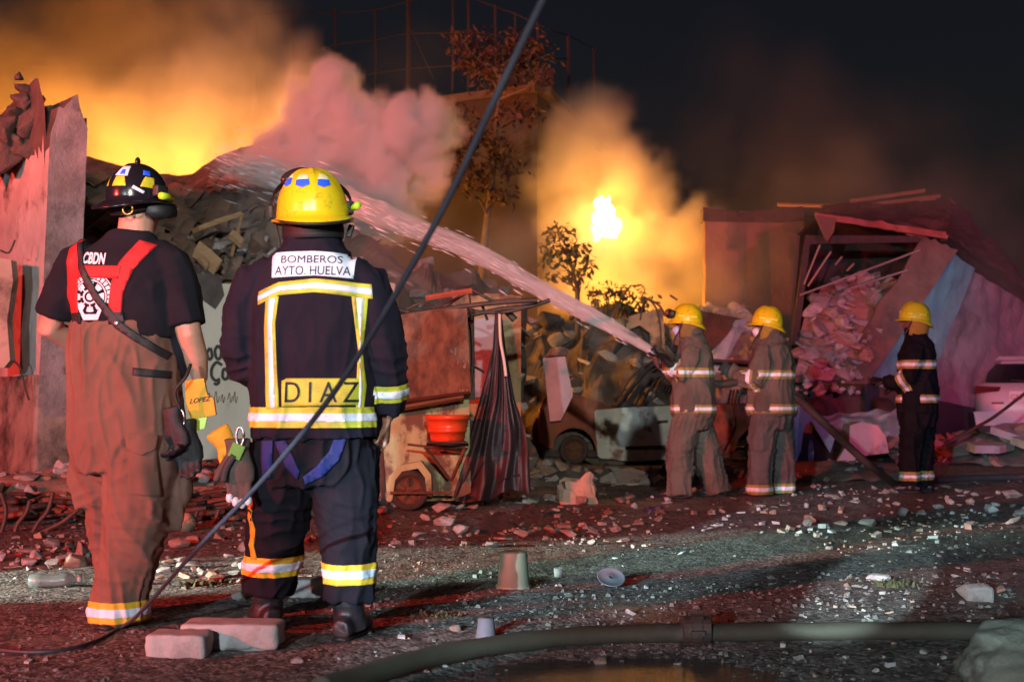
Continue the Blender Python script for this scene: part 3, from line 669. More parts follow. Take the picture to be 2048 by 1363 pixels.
# hanging plastic sheet
sh0 = P(996, 622, 10.0)
def sheet(u, v):
    s = u * 2 - 1
    left = [(990, 622), (985, 700), (962, 790), (930, 900), (900, 1000), (880, 1012)]; right = [(1002, 622), (1012, 700), (1030, 800), (1048, 850), (1058, 900), (1062, 985)]
    x0, y0 = lerp_path(left, v); x1, y1 = lerp_path(right, v)
    w = 0.08 + 0.92 * v
    y = y0 + (y1 - y0) * u - 12 * w * max(0, math.sin(u * 9 + 1)) * (v > 0.9)
    Y = 10.0 - 0.10 * w * (1 - s * s) + 0.06 * w * math.sin(s * 10 + 3.6 * noise.noise(Vector((s * 2, v * 2.5, 0)))) + 0.010 * w * math.sin(s * 23 + 3 * noise.noise(Vector((s * 3, v * 1.5, 8)))) + 0.05 * w * noise.noise(Vector((s * 5, v * 3.5, 4)))
    q = P(x0 + (x1 - x0) * u, y, Y); q.z = max(q.z, 0.02 + 0.03 * abs(noise.noise(Vector((u * 9, v * 9, 1))))); return q
ps = thing('plastic_sheet', 'dark wet plastic sheet hanging in pleats from the canopy frame', 'sheet', (sh0.x, sh0.y, 0))
a = grid_patch(sheet, 110, 70)
M_plastic = mat('dark_wet_plastic', (0.028, 0.016, 0.019), (0.045, 0.025, 0.028), 5, 0.36, 0.5, 24, rough2=0.55)
obj('draped_sheet', join(a, ([v + Vector((0, 0.012, 0)) for v in a[0]], [tuple(reversed(q)) for q in a[1]])), M_plastic, ps, True)
q = spline([P(999, 628, 9.93), P(1001, 680, 9.9), P(1008, 720, 9.88), P(1012, 752, 9.86)], 5); obj('pink_cord', tubevf(q, [(0.012, 0.012)] * len(q), 8), mat('pale_cord', (0.62, 0.50, 0.42), None, 9, 0.7), ps)
q = [P(1000, 972, 10.05), P(1045, 952, 10.3), P(1078, 942, 10.5)]; tag(obj('wooden_lath', tubevf(q, [(0.018, 0.022)] * 3, 4), M_wood), 'thin wooden lath sticking out beside the plastic sheet', 'lath')

# ================================================================== burnt car
YB = 16.4
cr = thing('burnt_car', 'burnt-out car wreck with rust-red bonnet and blistered white door', 'car', (P(1345, 900, YB).x, YB + 0.8, 0), rad(-3))
X0 = cr.location.x
M_carr = mat('burnt_red_paint', (0.36, 0.09, 0.04), (0.22, 0.06, 0.03), 4, 0.75, 0.4, 24, stain=(0.035, 0.022, 0.018), sscale=1.8, slim=(0.5, 0.68))
M_carw = mat('blistered_white_paint', (0.56, 0.58, 0.48), (0.40, 0.42, 0.36), 5, 0.6, 0.3, 30, stain=(0.20, 0.09, 0.06), sscale=3.4, slim=(0.52, 0.62))
def carp(name, pts, y0, y1, m, parent=None, bev=0.0):
    n = len(pts); V = [Vector((x, y0, z)) for x, z in pts] + [Vector((x, y1, z)) for x, z in pts]
    Fc = [tuple(range(n)), tuple(reversed(range(n, 2 * n)))] + [(i, n + i, n + (i + 1) % n, (i + 1) % n) for i in range(n)]
    if bev:
        bm = bmesh.new(); vs = [bm.verts.new(v) for v in V]; [bm.faces.new([vs[i] for i in f]) for f in Fc]
        bmesh.ops.recalc_face_normals(bm, faces=bm.faces[:])
        bmesh.ops.bevel(bm, geom=bm.edges[:], offset=bev, segments=2, affect='EDGES'); bm.verts.index_update()
        V = [v.co.copy() for v in bm.verts]; Fc = [tuple(v.index for v in f.verts) for f in bm.faces]; bm.free()
    return obj(name, (V, Fc), m, parent or cr, False, world_coords=False)
arc = lambda cx, cz, r, a0, a1, n=8: [(cx + r * math.cos(rad(a0 + (a1 - a0) * i / n)), cz + r * math.sin(rad(a0 + (a1 - a0) * i / n))) for i in range(n + 1)]
carp('front_fender', [(-1.78, 0.30), (-1.80, 0.55), (-1.70, 0.92), (-1.45, 0.97), (-1.0, 0.80), (-0.98, 0.12)] + arc(-1.30, 0.20, 0.30, 0, 180), -0.80, -0.74, M_carr, bev=0.02)
carp('bonnet', [(-1.80, 0.62), (-1.70, 0.94), (-1.42, 1.00), (-0.75, 0.80), (-0.75, 0.74), (-1.70, 0.60)], -0.76, 0.76, M_carr, bev=0.03)
carp('front_end', [(-1.86, 0.25), (-1.88, 0.50), (-1.80, 0.66), (-1.70, 0.66), (-1.70, 0.25)], -0.76, 0.76, M_burnt, bev=0.03)
dr = carp('front_door', [(-0.97, 0.09), (-1.0, 0.45), (-1.02, 0.74), (-0.55, 0.78), (0.06, 0.80), (0.06, 0.08), (-0.5, 0.04)], -0.83, -0.76, M_carw, bev=0.018)
carp('door_handle', [(-0.16, 0.60), (-0.02, 0.61), (-0.02, 0.57), (-0.16, 0.56)], -0.845, -0.825, M_burnt, dr)
carp('door_moulding', [(-0.6, 0.25), (0.05, 0.27), (0.05, 0.21), (-0.6, 0.20)], -0.84, -0.825, M_burnt, dr)
carp('rear_door', [(0.08, 0.08), (0.08, 0.80), (0.85, 0.82), (0.90, 0.55), (0.70, 0.12)], -0.82, -0.75, M_carr, bev=0.018)
carp('rear_quarter', [(0.87, 0.82), (1.55, 0.86), (1.85, 0.75), (1.92, 0.45), (1.80, 0.25)] + arc(1.22, 0.20, 0.32, 0, 180) + [(0.74, 0.14), (0.92, 0.52)], -0.82, -0.74, M_carr, bev=0.02)
carp('far_side', [(-1.78, 0.3), (-1.70, 0.9), (-0.9, 0.78), (1.55, 0.84), (1.9, 0.6), (1.85, 0.2), (-1.7, 0.15)], 0.72, 0.80, M_burnt)
carp('floor_pan', [(-1.7, 0.10), (1.8, 0.10), (1.8, 0.18), (-1.7, 0.18)], -0.74, 0.74, M_burnt)
carp('tailgate', [(1.70, 0.30), (1.88, 0.45), (1.84, 0.80), (1.62, 0.90), (1.55, 0.85), (1.60, 0.35)], -0.72, 0.74, M_burnt, bev=0.02)
carp('roof', [(-0.28, 1.36), (-0.10, 1.42), (0.6, 1.45), (1.25, 1.41), (1.45, 1.33), (1.25, 1.37), (0.6, 1.41), (-0.08, 1.38)], -0.62, 0.62, M_burnt, bev=0.008)
for s in (-1, 1):
    for nm, a, b_, r in (('windscreen_pillar', (-0.72, s * 0.72, 0.78), (-0.20, s * 0.58, 1.38), 0.035), ('centre_pillar', (0.30, s * 0.74, 0.80), (0.34, s * 0.60, 1.40), 0.045), ('rear_pillar', (1.60, s * 0.70, 0.84), (1.38, s * 0.58, 1.36), 0.06)):
        obj(nm, tubevf([a, Vector(a).lerp(Vector(b_), 0.5) + Vector((0, 0, 0.02)), b_], [(r, r * 0.7)] * 3, 8), M_burnt, cr, True, False)
    obj('roof_rail', tubevf([(-0.20, s * 0.585, 1.38), (0.34, s * 0.605, 1.425), (1.38, s * 0.585, 1.375)], 0.025, 8), M_burnt, cr, True, False)
carp('dashboard', [(-0.80, 0.60), (-0.78, 0.84), (-0.45, 0.84), (-0.40, 0.62)], -0.68, 0.68, M_burnt, bev=0.03)
for y in (-0.36, 0.36):
    for x in (0.0, 0.85):
        obj('seat_frame', tubevf([(x, y - 0.2, 0.3), (x + 0.16, y - 0.18, 1.02), (x + 0.16, y + 0.18, 1.02), (x, y + 0.2, 0.3)], 0.02, 6), M_iron, cr, True, False)
        for k in range(5): obj('seat_spring', tubevf([(x + 0.02 + k * 0.028, y - 0.18, 0.36 + k * 0.13), (x + 0.02 + k * 0.028, y + 0.18, 0.38 + k * 0.13)], 0.008, 5), M_iron, cr, True, False)
for x in (-1.30, 1.22):
    wheel(cr, cr.matrix_basis @ Vector((x, -0.76, 0.20)), 0.20, 0.14, M_burnt, M_rust, rad(-3))
carp('licked_window_frame', [(-0.62, 0.80), (-0.30, 1.24), (0.24, 1.28), (0.24, 1.22), (-0.26, 1.18), (-0.52, 0.80)], -0.74, -0.71, M_burnt)
# bent ribs rising over the bonnet
rb = thing('bent_rack', 'fan of thin black curved bars rising over the burnt car\'s bonnet', 'rack', P(1240, 815, 16.6) - Vector((0, 0, 0.75)))
for i in range(5):
    q = spline([P(1234 + i * 12, 818 - i, 16.6), P(1244 + i * 13, 784, 16.6), P(1264 + i * 12, 752 + i * 2, 16.6), P(1288 + i * 9, 732 + i * 4, 16.6), P(1318 + i * 5, 716 + i * 6, 16.6)], 5)
    obj('curved_bar', tubevf(q, 0.017, 6), M_iron, rb)
for x0, y0, x1, y1 in ((1246, 778, 1296, 790), (1268, 748, 1316, 760)):
    obj('cross_bar', tubevf([P(x0, y0, 16.62), P(x1, y1, 16.62)], 0.012, 6), M_iron, rb)
for i in range(6):
    obj('slat', tubevf([P(1306 + i * 7, 786, 16.75), P(1324 + i * 7, 752, 16.75)], 0.012, 5), M_iron, rb)

# torn fender with its wheel
ff = thing('torn_fender', 'torn pale car fender and wheel standing behind the hose firefighter', 'car part', (P(1607, 920, 14.6).x, 14.6, 0))
obj('fender_panel', pslab([(1588, 800, 14.5), (1600, 806, 14.5), (1640, 850, 14.9), (1668, 880, 15.2), (1660, 905, 15.2), (1640, 870, 14.9), (1624, 842, 14.7), (1612, 846, 14.6), (1604, 870, 14.55), (1600, 905, 14.5), (1592, 925, 14.5), (1586, 900, 14.5)], 0.03), mat('pale_blue_white_paint', (0.52, 0.60, 0.62), (0.44, 0.52, 0.55), 4, 0.35, 0.05, 20, stain=(0.2, 0.2, 0.2), sscale=4, slim=(0.58, 0.7)), ff)
wheel(ff, Vector((P(1612, 885, 14.75).x, 14.8, 0.24)), 0.24, 0.16, M_tyre, M_steel0 if 'M_steel0' in globals() else mat('wheel_alloy', (0.45, 0.47, 0.48), None, 9, 0.4, metal=0.7), rad(62))
obj('inner_guard', pslab([(1626, 850, 15.0), (1668, 878, 15.3), (1664, 925, 15.3), (1618, 925, 15.0)], 0.05), M_burnt, ff)

# ================================================================== wrecked truck with a load of rubble
YT = 19.6
tk = thing('wrecked_truck', 'wrecked box truck leaning over with its torn back open', 'truck', (P(1720, 860, YT).x, YT + 2, 0))
M_tbox = mat('brown_truck_panel', (0.15, 0.085, 0.06), (0.11, 0.06, 0.045), 3, 0.7, 0.35, 20, stain=(0.06, 0.04, 0.035), sscale=1.5, slim=(0.5, 0.7))
M_teal = mat('floodlit_truck_side', (0.20, 0.42, 0.47), (0.16, 0.34, 0.40), 2, 0.55, 0.2, 16, stain=(0.12, 0.12, 0.14), sscale=1.2, slim=(0.55, 0.75))  # cool floodlight on the corner, painted in as teal
M_tgrey = mat('shaded_truck_side', (0.34, 0.27, 0.31), (0.27, 0.21, 0.25), 1.6, 0.6, 0.25, 12, stain=(0.14, 0.10, 0.12), sscale=0.8, slim=(0.5, 0.7))  # shade on the rest of the side, painted in as mauve
obj('loading_door', rough_slab([(1846, 474, YT - 0.1), (1916, 500, YT - 0.12), (1742, 756, YT - 0.3), (1682, 735, YT - 0.3)], 0.07, 10, 36, 0.05, 0.10, 1), M_tbox, tk)
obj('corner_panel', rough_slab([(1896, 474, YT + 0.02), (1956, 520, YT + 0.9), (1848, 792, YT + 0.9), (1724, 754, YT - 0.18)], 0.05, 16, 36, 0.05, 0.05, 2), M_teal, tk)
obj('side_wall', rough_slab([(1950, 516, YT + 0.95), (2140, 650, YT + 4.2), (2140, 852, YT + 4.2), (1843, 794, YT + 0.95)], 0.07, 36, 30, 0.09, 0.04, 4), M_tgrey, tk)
obj('dark_gap_panel', pslab([(1846, 794, YT + 1.0), (2140, 852, YT + 4.3), (2140, 905, YT + 4.3), (1846, 885, YT + 1.0)], 0.05), mat('dark_gap_filler', (0.03, 0.03, 0.045), None, 5, 0.7, 0.2, 12), tk)  # dark panel added to cover the fire-lit gap below the side wall
obj('side_rail', pslab([(1722, 748, YT - 0.25), (1850, 790, YT + 0.85), (1848, 802, YT + 0.85), (1720, 762, YT - 0.25)], 0.10), mat('pale_rail', (0.45, 0.47, 0.46), (0.33, 0.34, 0.34), 5, 0.6), tk)
obj('eave_beam', pslab([(1890, 466, YT - 0.15), (1935, 500, YT + 0.5), (2140, 640, YT + 4.1), (2140, 662, YT + 4.1), (1930, 520, YT + 0.5), (1895, 482, YT - 0.15)], 0.12), M_burnt, tk)
obj('roof_panel', rough_slab([(1632, 428, YT - 0.2), (1893, 468, YT - 0.2), (1905, 400, YT + 2.6), (1640, 412, YT + 2.6)], 0.05, 36, 16, 0.12, 0.14, 6), M_tbox, tk)
obj('roof_side', rough_slab([(1893, 467, YT - 0.15), (1905, 400, YT + 2.6), (1990, 492, YT + 5.5), (2140, 640, YT + 4.2)], 0.05, 30, 24, 0.14, 0.14, 7), M_tbox, tk)
obj('roof_edge', rough_slab([(1632, 425, YT - 0.28), (1893, 464, YT - 0.28), (1893, 478, YT - 0.28), (1632, 436, YT - 0.28)], 0.05, 44, 4, 0.05, 0.06, 8), mat('red_edge_paint', (0.34, 0.09, 0.06), (0.22, 0.06, 0.045), 4, 0.6, 0.3, 20), tk)
obj('left_post', pslab([(1610, 478, YT - 0.1), (1622, 476, YT - 0.1), (1596, 690, YT - 0.2), (1582, 690, YT - 0.2)], 0.08), M_burnt, tk)
obj('header', pslab([(1612, 470, YT - 0.12), (1852, 472, YT - 0.12), (1852, 484, YT - 0.12), (1612, 488, YT - 0.12)], 0.08), M_burnt, tk)
obj('back_wall', pslab([(1600, 430, YT + 2.8), (1905, 440, YT + 2.8), (1850, 760, YT + 2.8), (1580, 760, YT + 2.8)], 0.06), M_burnt, tk)
obj('left_wall', pslab([(1600, 470, YT), (1640, 430, YT + 2.7), (1600, 760, YT + 2.7), (1578, 760, YT)], 0.05), M_burnt, tk)
obj('load_bed', pslab([(1578, 742, YT - 0.3), (1740, 752, YT - 0.3), (1850, 760, YT + 2.7), (1580, 752, YT + 2.7)], 0.12), M_burnt, tk)
obj('rear_beam', pslab([(1580, 736, YT - 0.35), (1735, 742, YT - 0.35), (1735, 768, YT - 0.35), (1580, 764, YT - 0.35)], 0.14), M_tbox, tk)
obj('chassis', pslab([(1585, 768, YT), (1800, 775, YT), (1800, 850, YT), (1585, 850, YT)], 2.4), M_burnt, tk)
M_lr = mat('red_lamp_glass', (0.55, 0.03, 0.02), None, 9, 0.2); M_lo = mat('amber_lamp_glass', (0.75, 0.25, 0.04), None, 9, 0.2)
for px, m_ in ((1655, M_lr), (1668, M_lo)): obj('tail_lamp', ellvf(P(px, 743, YT - 0.38), (0.045, 0.03, 0.045)), m_, tk, True)
for px, yw in ((1625, 0), (1760, 0)):
    q = P(px, 850, YT - 0.1); wheel(tk, Vector((q.x, YT - 0.15, 0.46)), 0.45, 0.28, M_tyre, M_iron, rad(90))
obj('mud_flap', pslab([(1735, 765, YT - 0.2), (1850, 800, YT + 0.8), (1850, 870, YT + 0.8), (1735, 860, YT - 0.2)], 0.05), mat('dark_blue_flap', (0.03, 0.035, 0.06), None, 5, 0.7, 0.2, 12), tk)
for x0, y0, x1, y1 in ((1640, 490, 1608, 568), (1662, 503, 1616, 572), (1684, 513, 1671, 529), (1708, 527, 1694, 541), (1600, 590, 1840, 500), (1690, 580, 1815, 540)):
    obj('loose_rod', tubevf([P(x0, y0, YT - 0.35), P(x1, y1, YT - 0.2)], 0.016, 6), mat('pale_rod', (0.30, 0.24, 0.21), None, 9, 0.6) if 'pale_rod' not in bpy.data.materials else bpy.data.materials['pale_rod'], tk)
obj('torn_flap', pslab([(1630, 430, YT - 0.3), (1672, 436, YT - 0.3), (1668, 462, YT - 0.45), (1655, 482, YT - 0.5), (1648, 470, YT - 0.45)], 0.02), M_brn, tk)
ld = thing('rubble_load', 'pile of pale stones and plaster spilling from the back of the wrecked truck', 'rubble', (P(1690, 740, YT - 0.4).x, YT - 0.4, P(1690, 740, YT).z))
R = random.Random(21)
def loadf(u, v):
    x0, y0 = lerp_path([(1592, 745), (1598, 690), (1612, 620), (1650, 570), (1700, 545)], v); x1, y1 = lerp_path([(1712, 745), (1730, 700), (1762, 640), (1790, 580), (1780, 550)], v)
    q = P(x0 + (x1 - x0) * u, y0 + (y1 - y0) * u, YT - 0.35 + 1.5 * v * v); return q + Vector((0, 0.12 * noise.noise(q * 3), 0.08 * noise.noise(q * 4)))
obj('mound', grid_patch(loadf, 24, 24), M_brickd, ld)
for i in range(150):
    q = loadf(R.random(), R.random()); me_ = R.choice(PALES + PALES + STONES + BRICKS + SLABS); s_ = 0.10 + 0.42 * R.random() ** 2.2
    instance(me_, 'chunk', ld, q - ld.location + Vector((0, -0.10, -0.3 * s_)), (R.uniform(-0.8, 0.8), R.uniform(-0.8, 0.8), R.random() * 6), (s_ * R.uniform(0.8, 1.4), s_, s_ * R.uniform(0.6, 1.1)))
for i in range(40):
    q = P(R.uniform(1590, 1720), R.uniform(745, 790), YT - 0.5); s_ = 0.08 + 0.15 * R.random()
    instance(R.choice(STONES + PALES), 'chunk', ld, q - ld.location, (R.random(), R.random(), R.random() * 6), s_)

# ================================================================== parked car at the edge
YS = 21.0
sv = thing('parked_car', 'white sport utility car parked tail-on at the picture\'s edge', 'car', (P(2050, 800, YS).x + 0.85, YS + 2.0, 0), rad(-21))
M_suv = mat('white_car_paint', (0.66, 0.64, 0.66), (0.58, 0.56, 0.58), 3, 0.3, 0.0, stain=(0.4, 0.36, 0.36), sscale=2, slim=(0.55, 0.8))
body_rings = [(0.30, 0, 0, 0.86, 2.10), (0.45, 0, 0, 0.92, 2.20), (0.75, 0, 0, 0.94, 2.22), (1.0, 0, 0, 0.93, 2.18), (1.12, 0, 0.0, 0.90, 2.12), (1.17, 0, 0.15, 0.86, 1.92), (1.40, 0, 0.2, 0.78, 1.75), (1.58, 0, 0.2, 0.70, 1.60), (1.66, 0, 0.2, 0.60, 1.45)]
V, Fc = stackvf(body_rings, 72, 6); obj('body', (V, Fc), M_suv, sv, True, False)
def svp(name, pts, m, th=0.02, parent=None):
    V, Fc = prismvf(pts, (0, -1, 0), th); return obj(name, (V, Fc), m, parent or sv, False, False)
M_cglass = mat('dark_car_glass', (0.012, 0.012, 0.018), None, 9, 0.12)
svp('rear_window', [(-0.72, -1.86, 1.18), (0.72, -1.86, 1.18), (0.62, -1.54, 1.52), (-0.62, -1.54, 1.52)], M_cglass, 0.03)
svp('roof_spoiler', [(-0.64, -1.46, 1.58), (0.64, -1.46, 1.58), (0.60, -1.36, 1.655), (-0.60, -1.36, 1.655)], M_suv, 0.16)
for s in (-1, 1):
    svp('tail_light', [(s * 0.88, -2.10, 1.12), (s * 0.46, -2.17, 1.10), (s * 0.50, -2.18, 1.02), (s * 0.90, -2.12, 0.98)], mat('tail_light_red', (0.10, 0.01, 0.012), None, 9, 0.15) if s < 0 else bpy.data.materials['tail_light_red'], 0.03)
    svp('reflector', [(s * 0.84, -2.17, 0.66), (s * 0.70, -2.21, 0.64), (s * 0.80, -2.20, 0.58)], M_lr, 0.03)
svp('bumper', [(-0.88, -2.14, 0.42), (0.88, -2.14, 0.42), (0.92, -2.16, 0.66), (-0.92, -2.16, 0.66)], M_suv, 0.09)
svp('bumper_sill', [(-0.80, -2.12, 0.28), (0.80, -2.12, 0.28), (0.86, -2.14, 0.42), (-0.86, -2.14, 0.42)], M_rub0 if 'M_rub0' in globals() else mat('black_plastic', (0.02, 0.02, 0.02), None, 9, 0.6), 0.08)
plt = svp('number_plate', [(-0.33, -2.20, 0.86), (0.13, -2.20, 0.86), (0.13, -2.20, 1.02), (-0.33, -2.20, 1.02)], mat('plate_white', (0.8, 0.78, 0.76), None, 9, 0.5), 0.02)
def flat_text(s, x0, x1, z0, z1, y, m, parent, fat=0.01):
    cu = bpy.data.curves.new('t', 'FONT'); cu.body = s; cu.offset = fat
    o = bpy.data.objects.new('t', cu); C.objects.link(o); dg = bpy.context.evaluated_depsgraph_get()
    me = bpy.data.meshes.new_from_object(o.evaluated_get(dg)); bpy.data.objects.remove(o)
    co = np.empty(len(me.vertices) * 3); me.vertices.foreach_get('co', co); co = co.reshape(-1, 3)
    a, b_ = co.min(0), co.max(0); new = np.zeros_like(co)
    new[:, 0] = x0 + (co[:, 0] - a[0]) / (b_[0] - a[0]) * (x1 - x0); new[:, 2] = z0 + (co[:, 1] - a[1]) / (b_[1] - a[1]) * (z1 - z0); new[:, 1] = y
    me.vertices.foreach_set('co', new.ravel()); me.update(); me.materials.clear(); me.materials.append(m)
    return ob('lettering', me, parent)
flat_text('G581757', -0.31, 0.11, 0.875, 0.965, -2.2235, mat('plate_red', (0.35, 0.04, 0.04), None, 9, 0.6), plt)
svp('model_badge', [(-0.62, -2.20, 0.80), (-0.42, -2.21, 0.80), (-0.42, -2.21, 0.83), (-0.62, -2.20, 0.83)], M_iron, 0.012)
obj('wiper', tubevf([(0.0, -1.90, 1.20), (-0.3, -1.86, 1.22)], 0.012, 6), M_iron, sv, True, False)
obj('emblem', ellvf((0.02, -2.19, 1.10), (0.06, 0.02, 0.04)), M_iron, sv, True, False)
for s in (-1, 1):
    for y in (-1.35, 1.35):
        V, Fc = tubevf([(s * 0.70, y, 0.34), (s * 0.90, y, 0.34)], 0.34, 28); w_ = obj('wheel', (V, Fc), M_tyre, sv, True, False)
        V, Fc = tubevf([(s * 0.88, y, 0.34), (s * 0.912, y, 0.34)], 0.22, 20); obj('rim', (V, Fc), bpy.data.materials['wheel_alloy'], w_, True, False)

# ================================================================== debris on the right
tilted('pink_wall_block', 'pink painted chunk of wall lying before the truck', 'wall block', [(1700, 850, 16.9), (1722, 843, 16.9), (1755, 850, 16.9), (1772, 872, 16.9), (1778, 905, 16.9), (1752, 908, 16.9), (1722, 912, 16.9), (1698, 905, 16.9)], 0.4, mat('pink_plaster', (0.58, 0.40, 0.38), (0.50, 0.34, 0.32), 4, 0.9, 0.3, 20, stain=(0.16, 0.07, 0.05), sscale=2.0, slim=(0.58, 0.66)))
tilted('plaster_shard', 'small pink triangle shard leaning before the pink wall block', 'shard', [(1672, 925, 16.3), (1692, 892, 16.3), (1712, 915, 16.3), (1706, 930, 16.3)], 0.08, bpy.data.materials['pink_plaster'])
cs2 = grid_patch(lambda u, v: P(1640 + 175 * u, lerp_path([(0, 905), (0, 880), (0, 845), (0, 832)], v)[1] - 18 * u * v + 8 * noise.noise(Vector((u * 7, v * 4, 0))), 17.6 + 0.8 * v + 0.25 * noise.noise(Vector((u * 6, v * 5, 3)))), 40, 16)
tag(obj('torn_tarpaulin', join(cs2, ([v + Vector((0, 0.02, -0.01)) for v in cs2[0]], [tuple(reversed(q)) for q in cs2[1]])), mat('greenish_tarpaulin', (0.33, 0.42, 0.38), (0.22, 0.30, 0.28), 4, 0.45, 0.4, 14), smooth=True), 'crumpled translucent green tarpaulin lying behind the pink wall block', 'tarpaulin')
for lab, pts in (('upper pale slab under the parked white car', [(1982, 852, 16.5), (2010, 845, 16.9), (2100, 848, 17.2), (2100, 868, 16.6), (2040, 872, 16.3)]), ('lower pale slab lying flat near the edge of the debris', [(1935, 884, 15.6), (1965, 880, 16), (2030, 885, 16), (2000, 891, 15.5), (1950, 890, 15.3)]), ('tilted pale slab tip at the picture\'s border', [(2022, 872, 15.6), (2110, 868, 15.9), (2110, 885, 15.4), (2050, 882, 15.3)])):
    tilted('concrete_slab', lab, 'slab', pts, 0.10, M_conc2, 'pale slabs below the parked car')
tag(obj('long_rod', tubevf(spline([P(1888, 888, 15.6), P(1950, 855, 15.6), P(1990, 832, 15.7), P(2060, 778, 15.8)], 5), 0.022, 6), M_iron), 'long thin rod leaning across the debris under the white car', 'rod')
# ================================================================== burnt tangles at the left
def tangle(name, label, x0, x1, ylist, Y, seed, rmin, rmax, hooks):
    R_ = random.Random(seed); t = thing(name, label, 'tangle', (P((x0 + x1) / 2, ylist[-1], Y).x, Y, 0))
    for y0 in ylist:
        for k in range(3):
            pts = [P(x0 + (x1 - x0) * i / 6 + R_.uniform(-8, 8), y0 + 6 * math.sin(i * 0.9 + k) + R_.uniform(-7, 7) - 8 * math.sin(i / 6 * 3.14), Y + R_.uniform(-0.18, 0.18) + 0.004 * (ylist[-1] - y0)) for i in range(7)]
            for p in pts: p.z = max(p.z, 0.03)
            obj('strand', tubevf(spline(pts, 4), R_.uniform(rmin, rmax), 6), R_.choice((M_rust, M_burnt, M_iron, M_rust)), t)
    for pts in hooks:
        q = [P(x, y, Y - 0.3) for x, y in pts]
        obj('bent_rod', tubevf(spline(q, 6), 0.016, 7), M_iron, t)
    return t
tangle('burnt_cable_tangle', 'flat tangle of burnt rust-red cables beside the tan trousers', 322, 560, [996, 1006, 1016, 1027, 1038, 1050], 9.0, 3, 0.010, 0.026, [[(395, 1020), (388, 1042), (372, 1066), (362, 1086)], [(438, 1018), (430, 1038), (412, 1058), (402, 1072)], [(458, 1010), (466, 1000), (460, 990)]])
tangle('burnt_spring_tangle', 'burnt mattress springs arching over a dark hollow at the pillar\'s foot', -60, 170, [1002, 1012, 1024, 1036], 8.6, 5, 0.010, 0.024, [[(2, 985), (12, 1020), (4, 1060), (-10, 1090)], [(60, 1000), (52, 1025), (34, 1050), (26, 1085)], [(106, 984), (96, 1020), (76, 1045), (60, 1075)], [(166, 1010), (130, 1040), (100, 1056), (60, 1076)], [(-30, 1100), (30, 1078), (90, 1066), (150, 1070)]])
tangle('burnt_wire_bundle', 'coil of burnt wire along the foot of the whitewashed wall', 340, 520, [935, 944, 953], 11.6, 8, 0.010, 0.02, [[(352, 965), (400, 948), (450, 935), (500, 930)], [(400, 985), (410, 965), (450, 955), (500, 945)]])
for lab, pts in (('camouflage painted board scrap among the burnt wire', [(372, 975, 10.0), (425, 970, 10.1), (430, 998, 9.9), (378, 1002, 9.9)]), ('second camouflage scrap nearer the navy jacket', [(432, 978, 9.95), (500, 970, 10.05), (500, 992, 9.9), (440, 1004, 9.85)])):
    tilted('painted_scrap', lab, 'scrap', pts, 0.03, mat('camouflage_paint', (0.50, 0.22, 0.14), (0.12, 0.16, 0.10), 5, 0.8, 0.2, 20, contrast=(0.48, 0.52)) if 'camouflage_paint' not in bpy.data.materials else bpy.data.materials['camouflage_paint'])
tag(obj('crumpled_ball', ellvf(G(372, 1062) + Vector((0, 0, 0.06)), (0.075, 0.075, 0.07)), bpy.data.materials['camouflage_paint'], smooth=True), 'crumpled round scrap before the burnt cable tangle', 'scrap')

# ================================================================== hoses, nozzle, cables
M_hose = mat('olive_fire_hose', (0.060, 0.048, 0.030), (0.042, 0.034, 0.022), 6, 0.75, 0.35, 160, stain=(0.08, 0.065, 0.05), sscale=5, slim=(0.55, 0.7))
hp = [G(640, 1400), G(760, 1362), G(900, 1325), G(1060, 1300), G(1200, 1288), G(1380, 1284), G(1600, 1281), G(1800, 1280), G(2048, 1284), G(2260, 1292)]
for p in hp: p.z = 0.036
fh = thing('supply_hose', 'thick olive fire hose lying across the near ground', 'hose', (hp[4].x, hp[4].y, 0))
q = spline(hp, 10); obj('hose_jacket', tubevf(q, [(0.034 + 0.002 * math.sin(i * 0.7), 0.042) for i in range(len(q))], 16), M_hose, fh, True)
cc_ = (G(1392, 1284)); cc_.z = 0.046
obj('coupling', tubevf([cc_ + Vector((d, 0, 0)) for d in (-0.055, -0.05, -0.02, -0.018, 0.018, 0.02, 0.05, 0.055)], [0.045, 0.054, 0.054, 0.058, 0.058, 0.054, 0.054, 0.045], 20), M_iron, fh)
for k in range(6):
    g = k * math.pi / 3; c = cc_ + Vector((0, 0.060 * math.cos(g), 0.060 * math.sin(g))); obj('coupling_lug', boxvf(c.x, c.y, c.z, 0.05, 0.02, 0.018, (g, 0, 0), 0.003), M_iron, fh)
nz_ = P(1302, 702, 10.6)
ah = thing('attack_hose', 'dark hose running under the firefighters\' arms down to the ground', 'hose', (P(1620, 960, 11.2).x, 11.2, 0))
pts = [P(1330, 716, 10.75), P(1352, 738, 10.95), P(1395, 758, 11.05), P(1440, 768, 11.1), P(1490, 762, 11.1), P(1545, 770, 11.15), P(1592, 795, 11.1), P(1640, 838, 10.9), P(1700, 895, 11.1), P(1750, 938, 11.2), P(1800, 962, 11.9), P(1870, 952, 12.6), P(1960, 945, 13), P(2080, 938, 13.2)]
for p in pts[10:]: p.z = 0.05
q = spline(pts, 8); obj('hose_jacket', tubevf(q, 0.036, 14), mat('dark_hose', (0.05, 0.038, 0.034), (0.035, 0.028, 0.026), 6, 0.7, 0.3, 120), ah, True)
nzl = thing('hose_nozzle', 'black branch nozzle held out by the goggled firefighter', 'nozzle', nz_)
d = (P(1330, 716, 10.75) - nz_); e = d.normalized()
obj('barrel', tubevf([nz_ + e * t for t in (0, 0.02, 0.05, 0.06, 0.12, 0.15, 0.24)], [0.030, 0.034, 0.034, 0.026, 0.024, 0.034, 0.036], 18), M_rub1 if 'M_rub1' in globals() else mat('nozzle_black', (0.02, 0.018, 0.018), None, 9, 0.45), nzl, True)
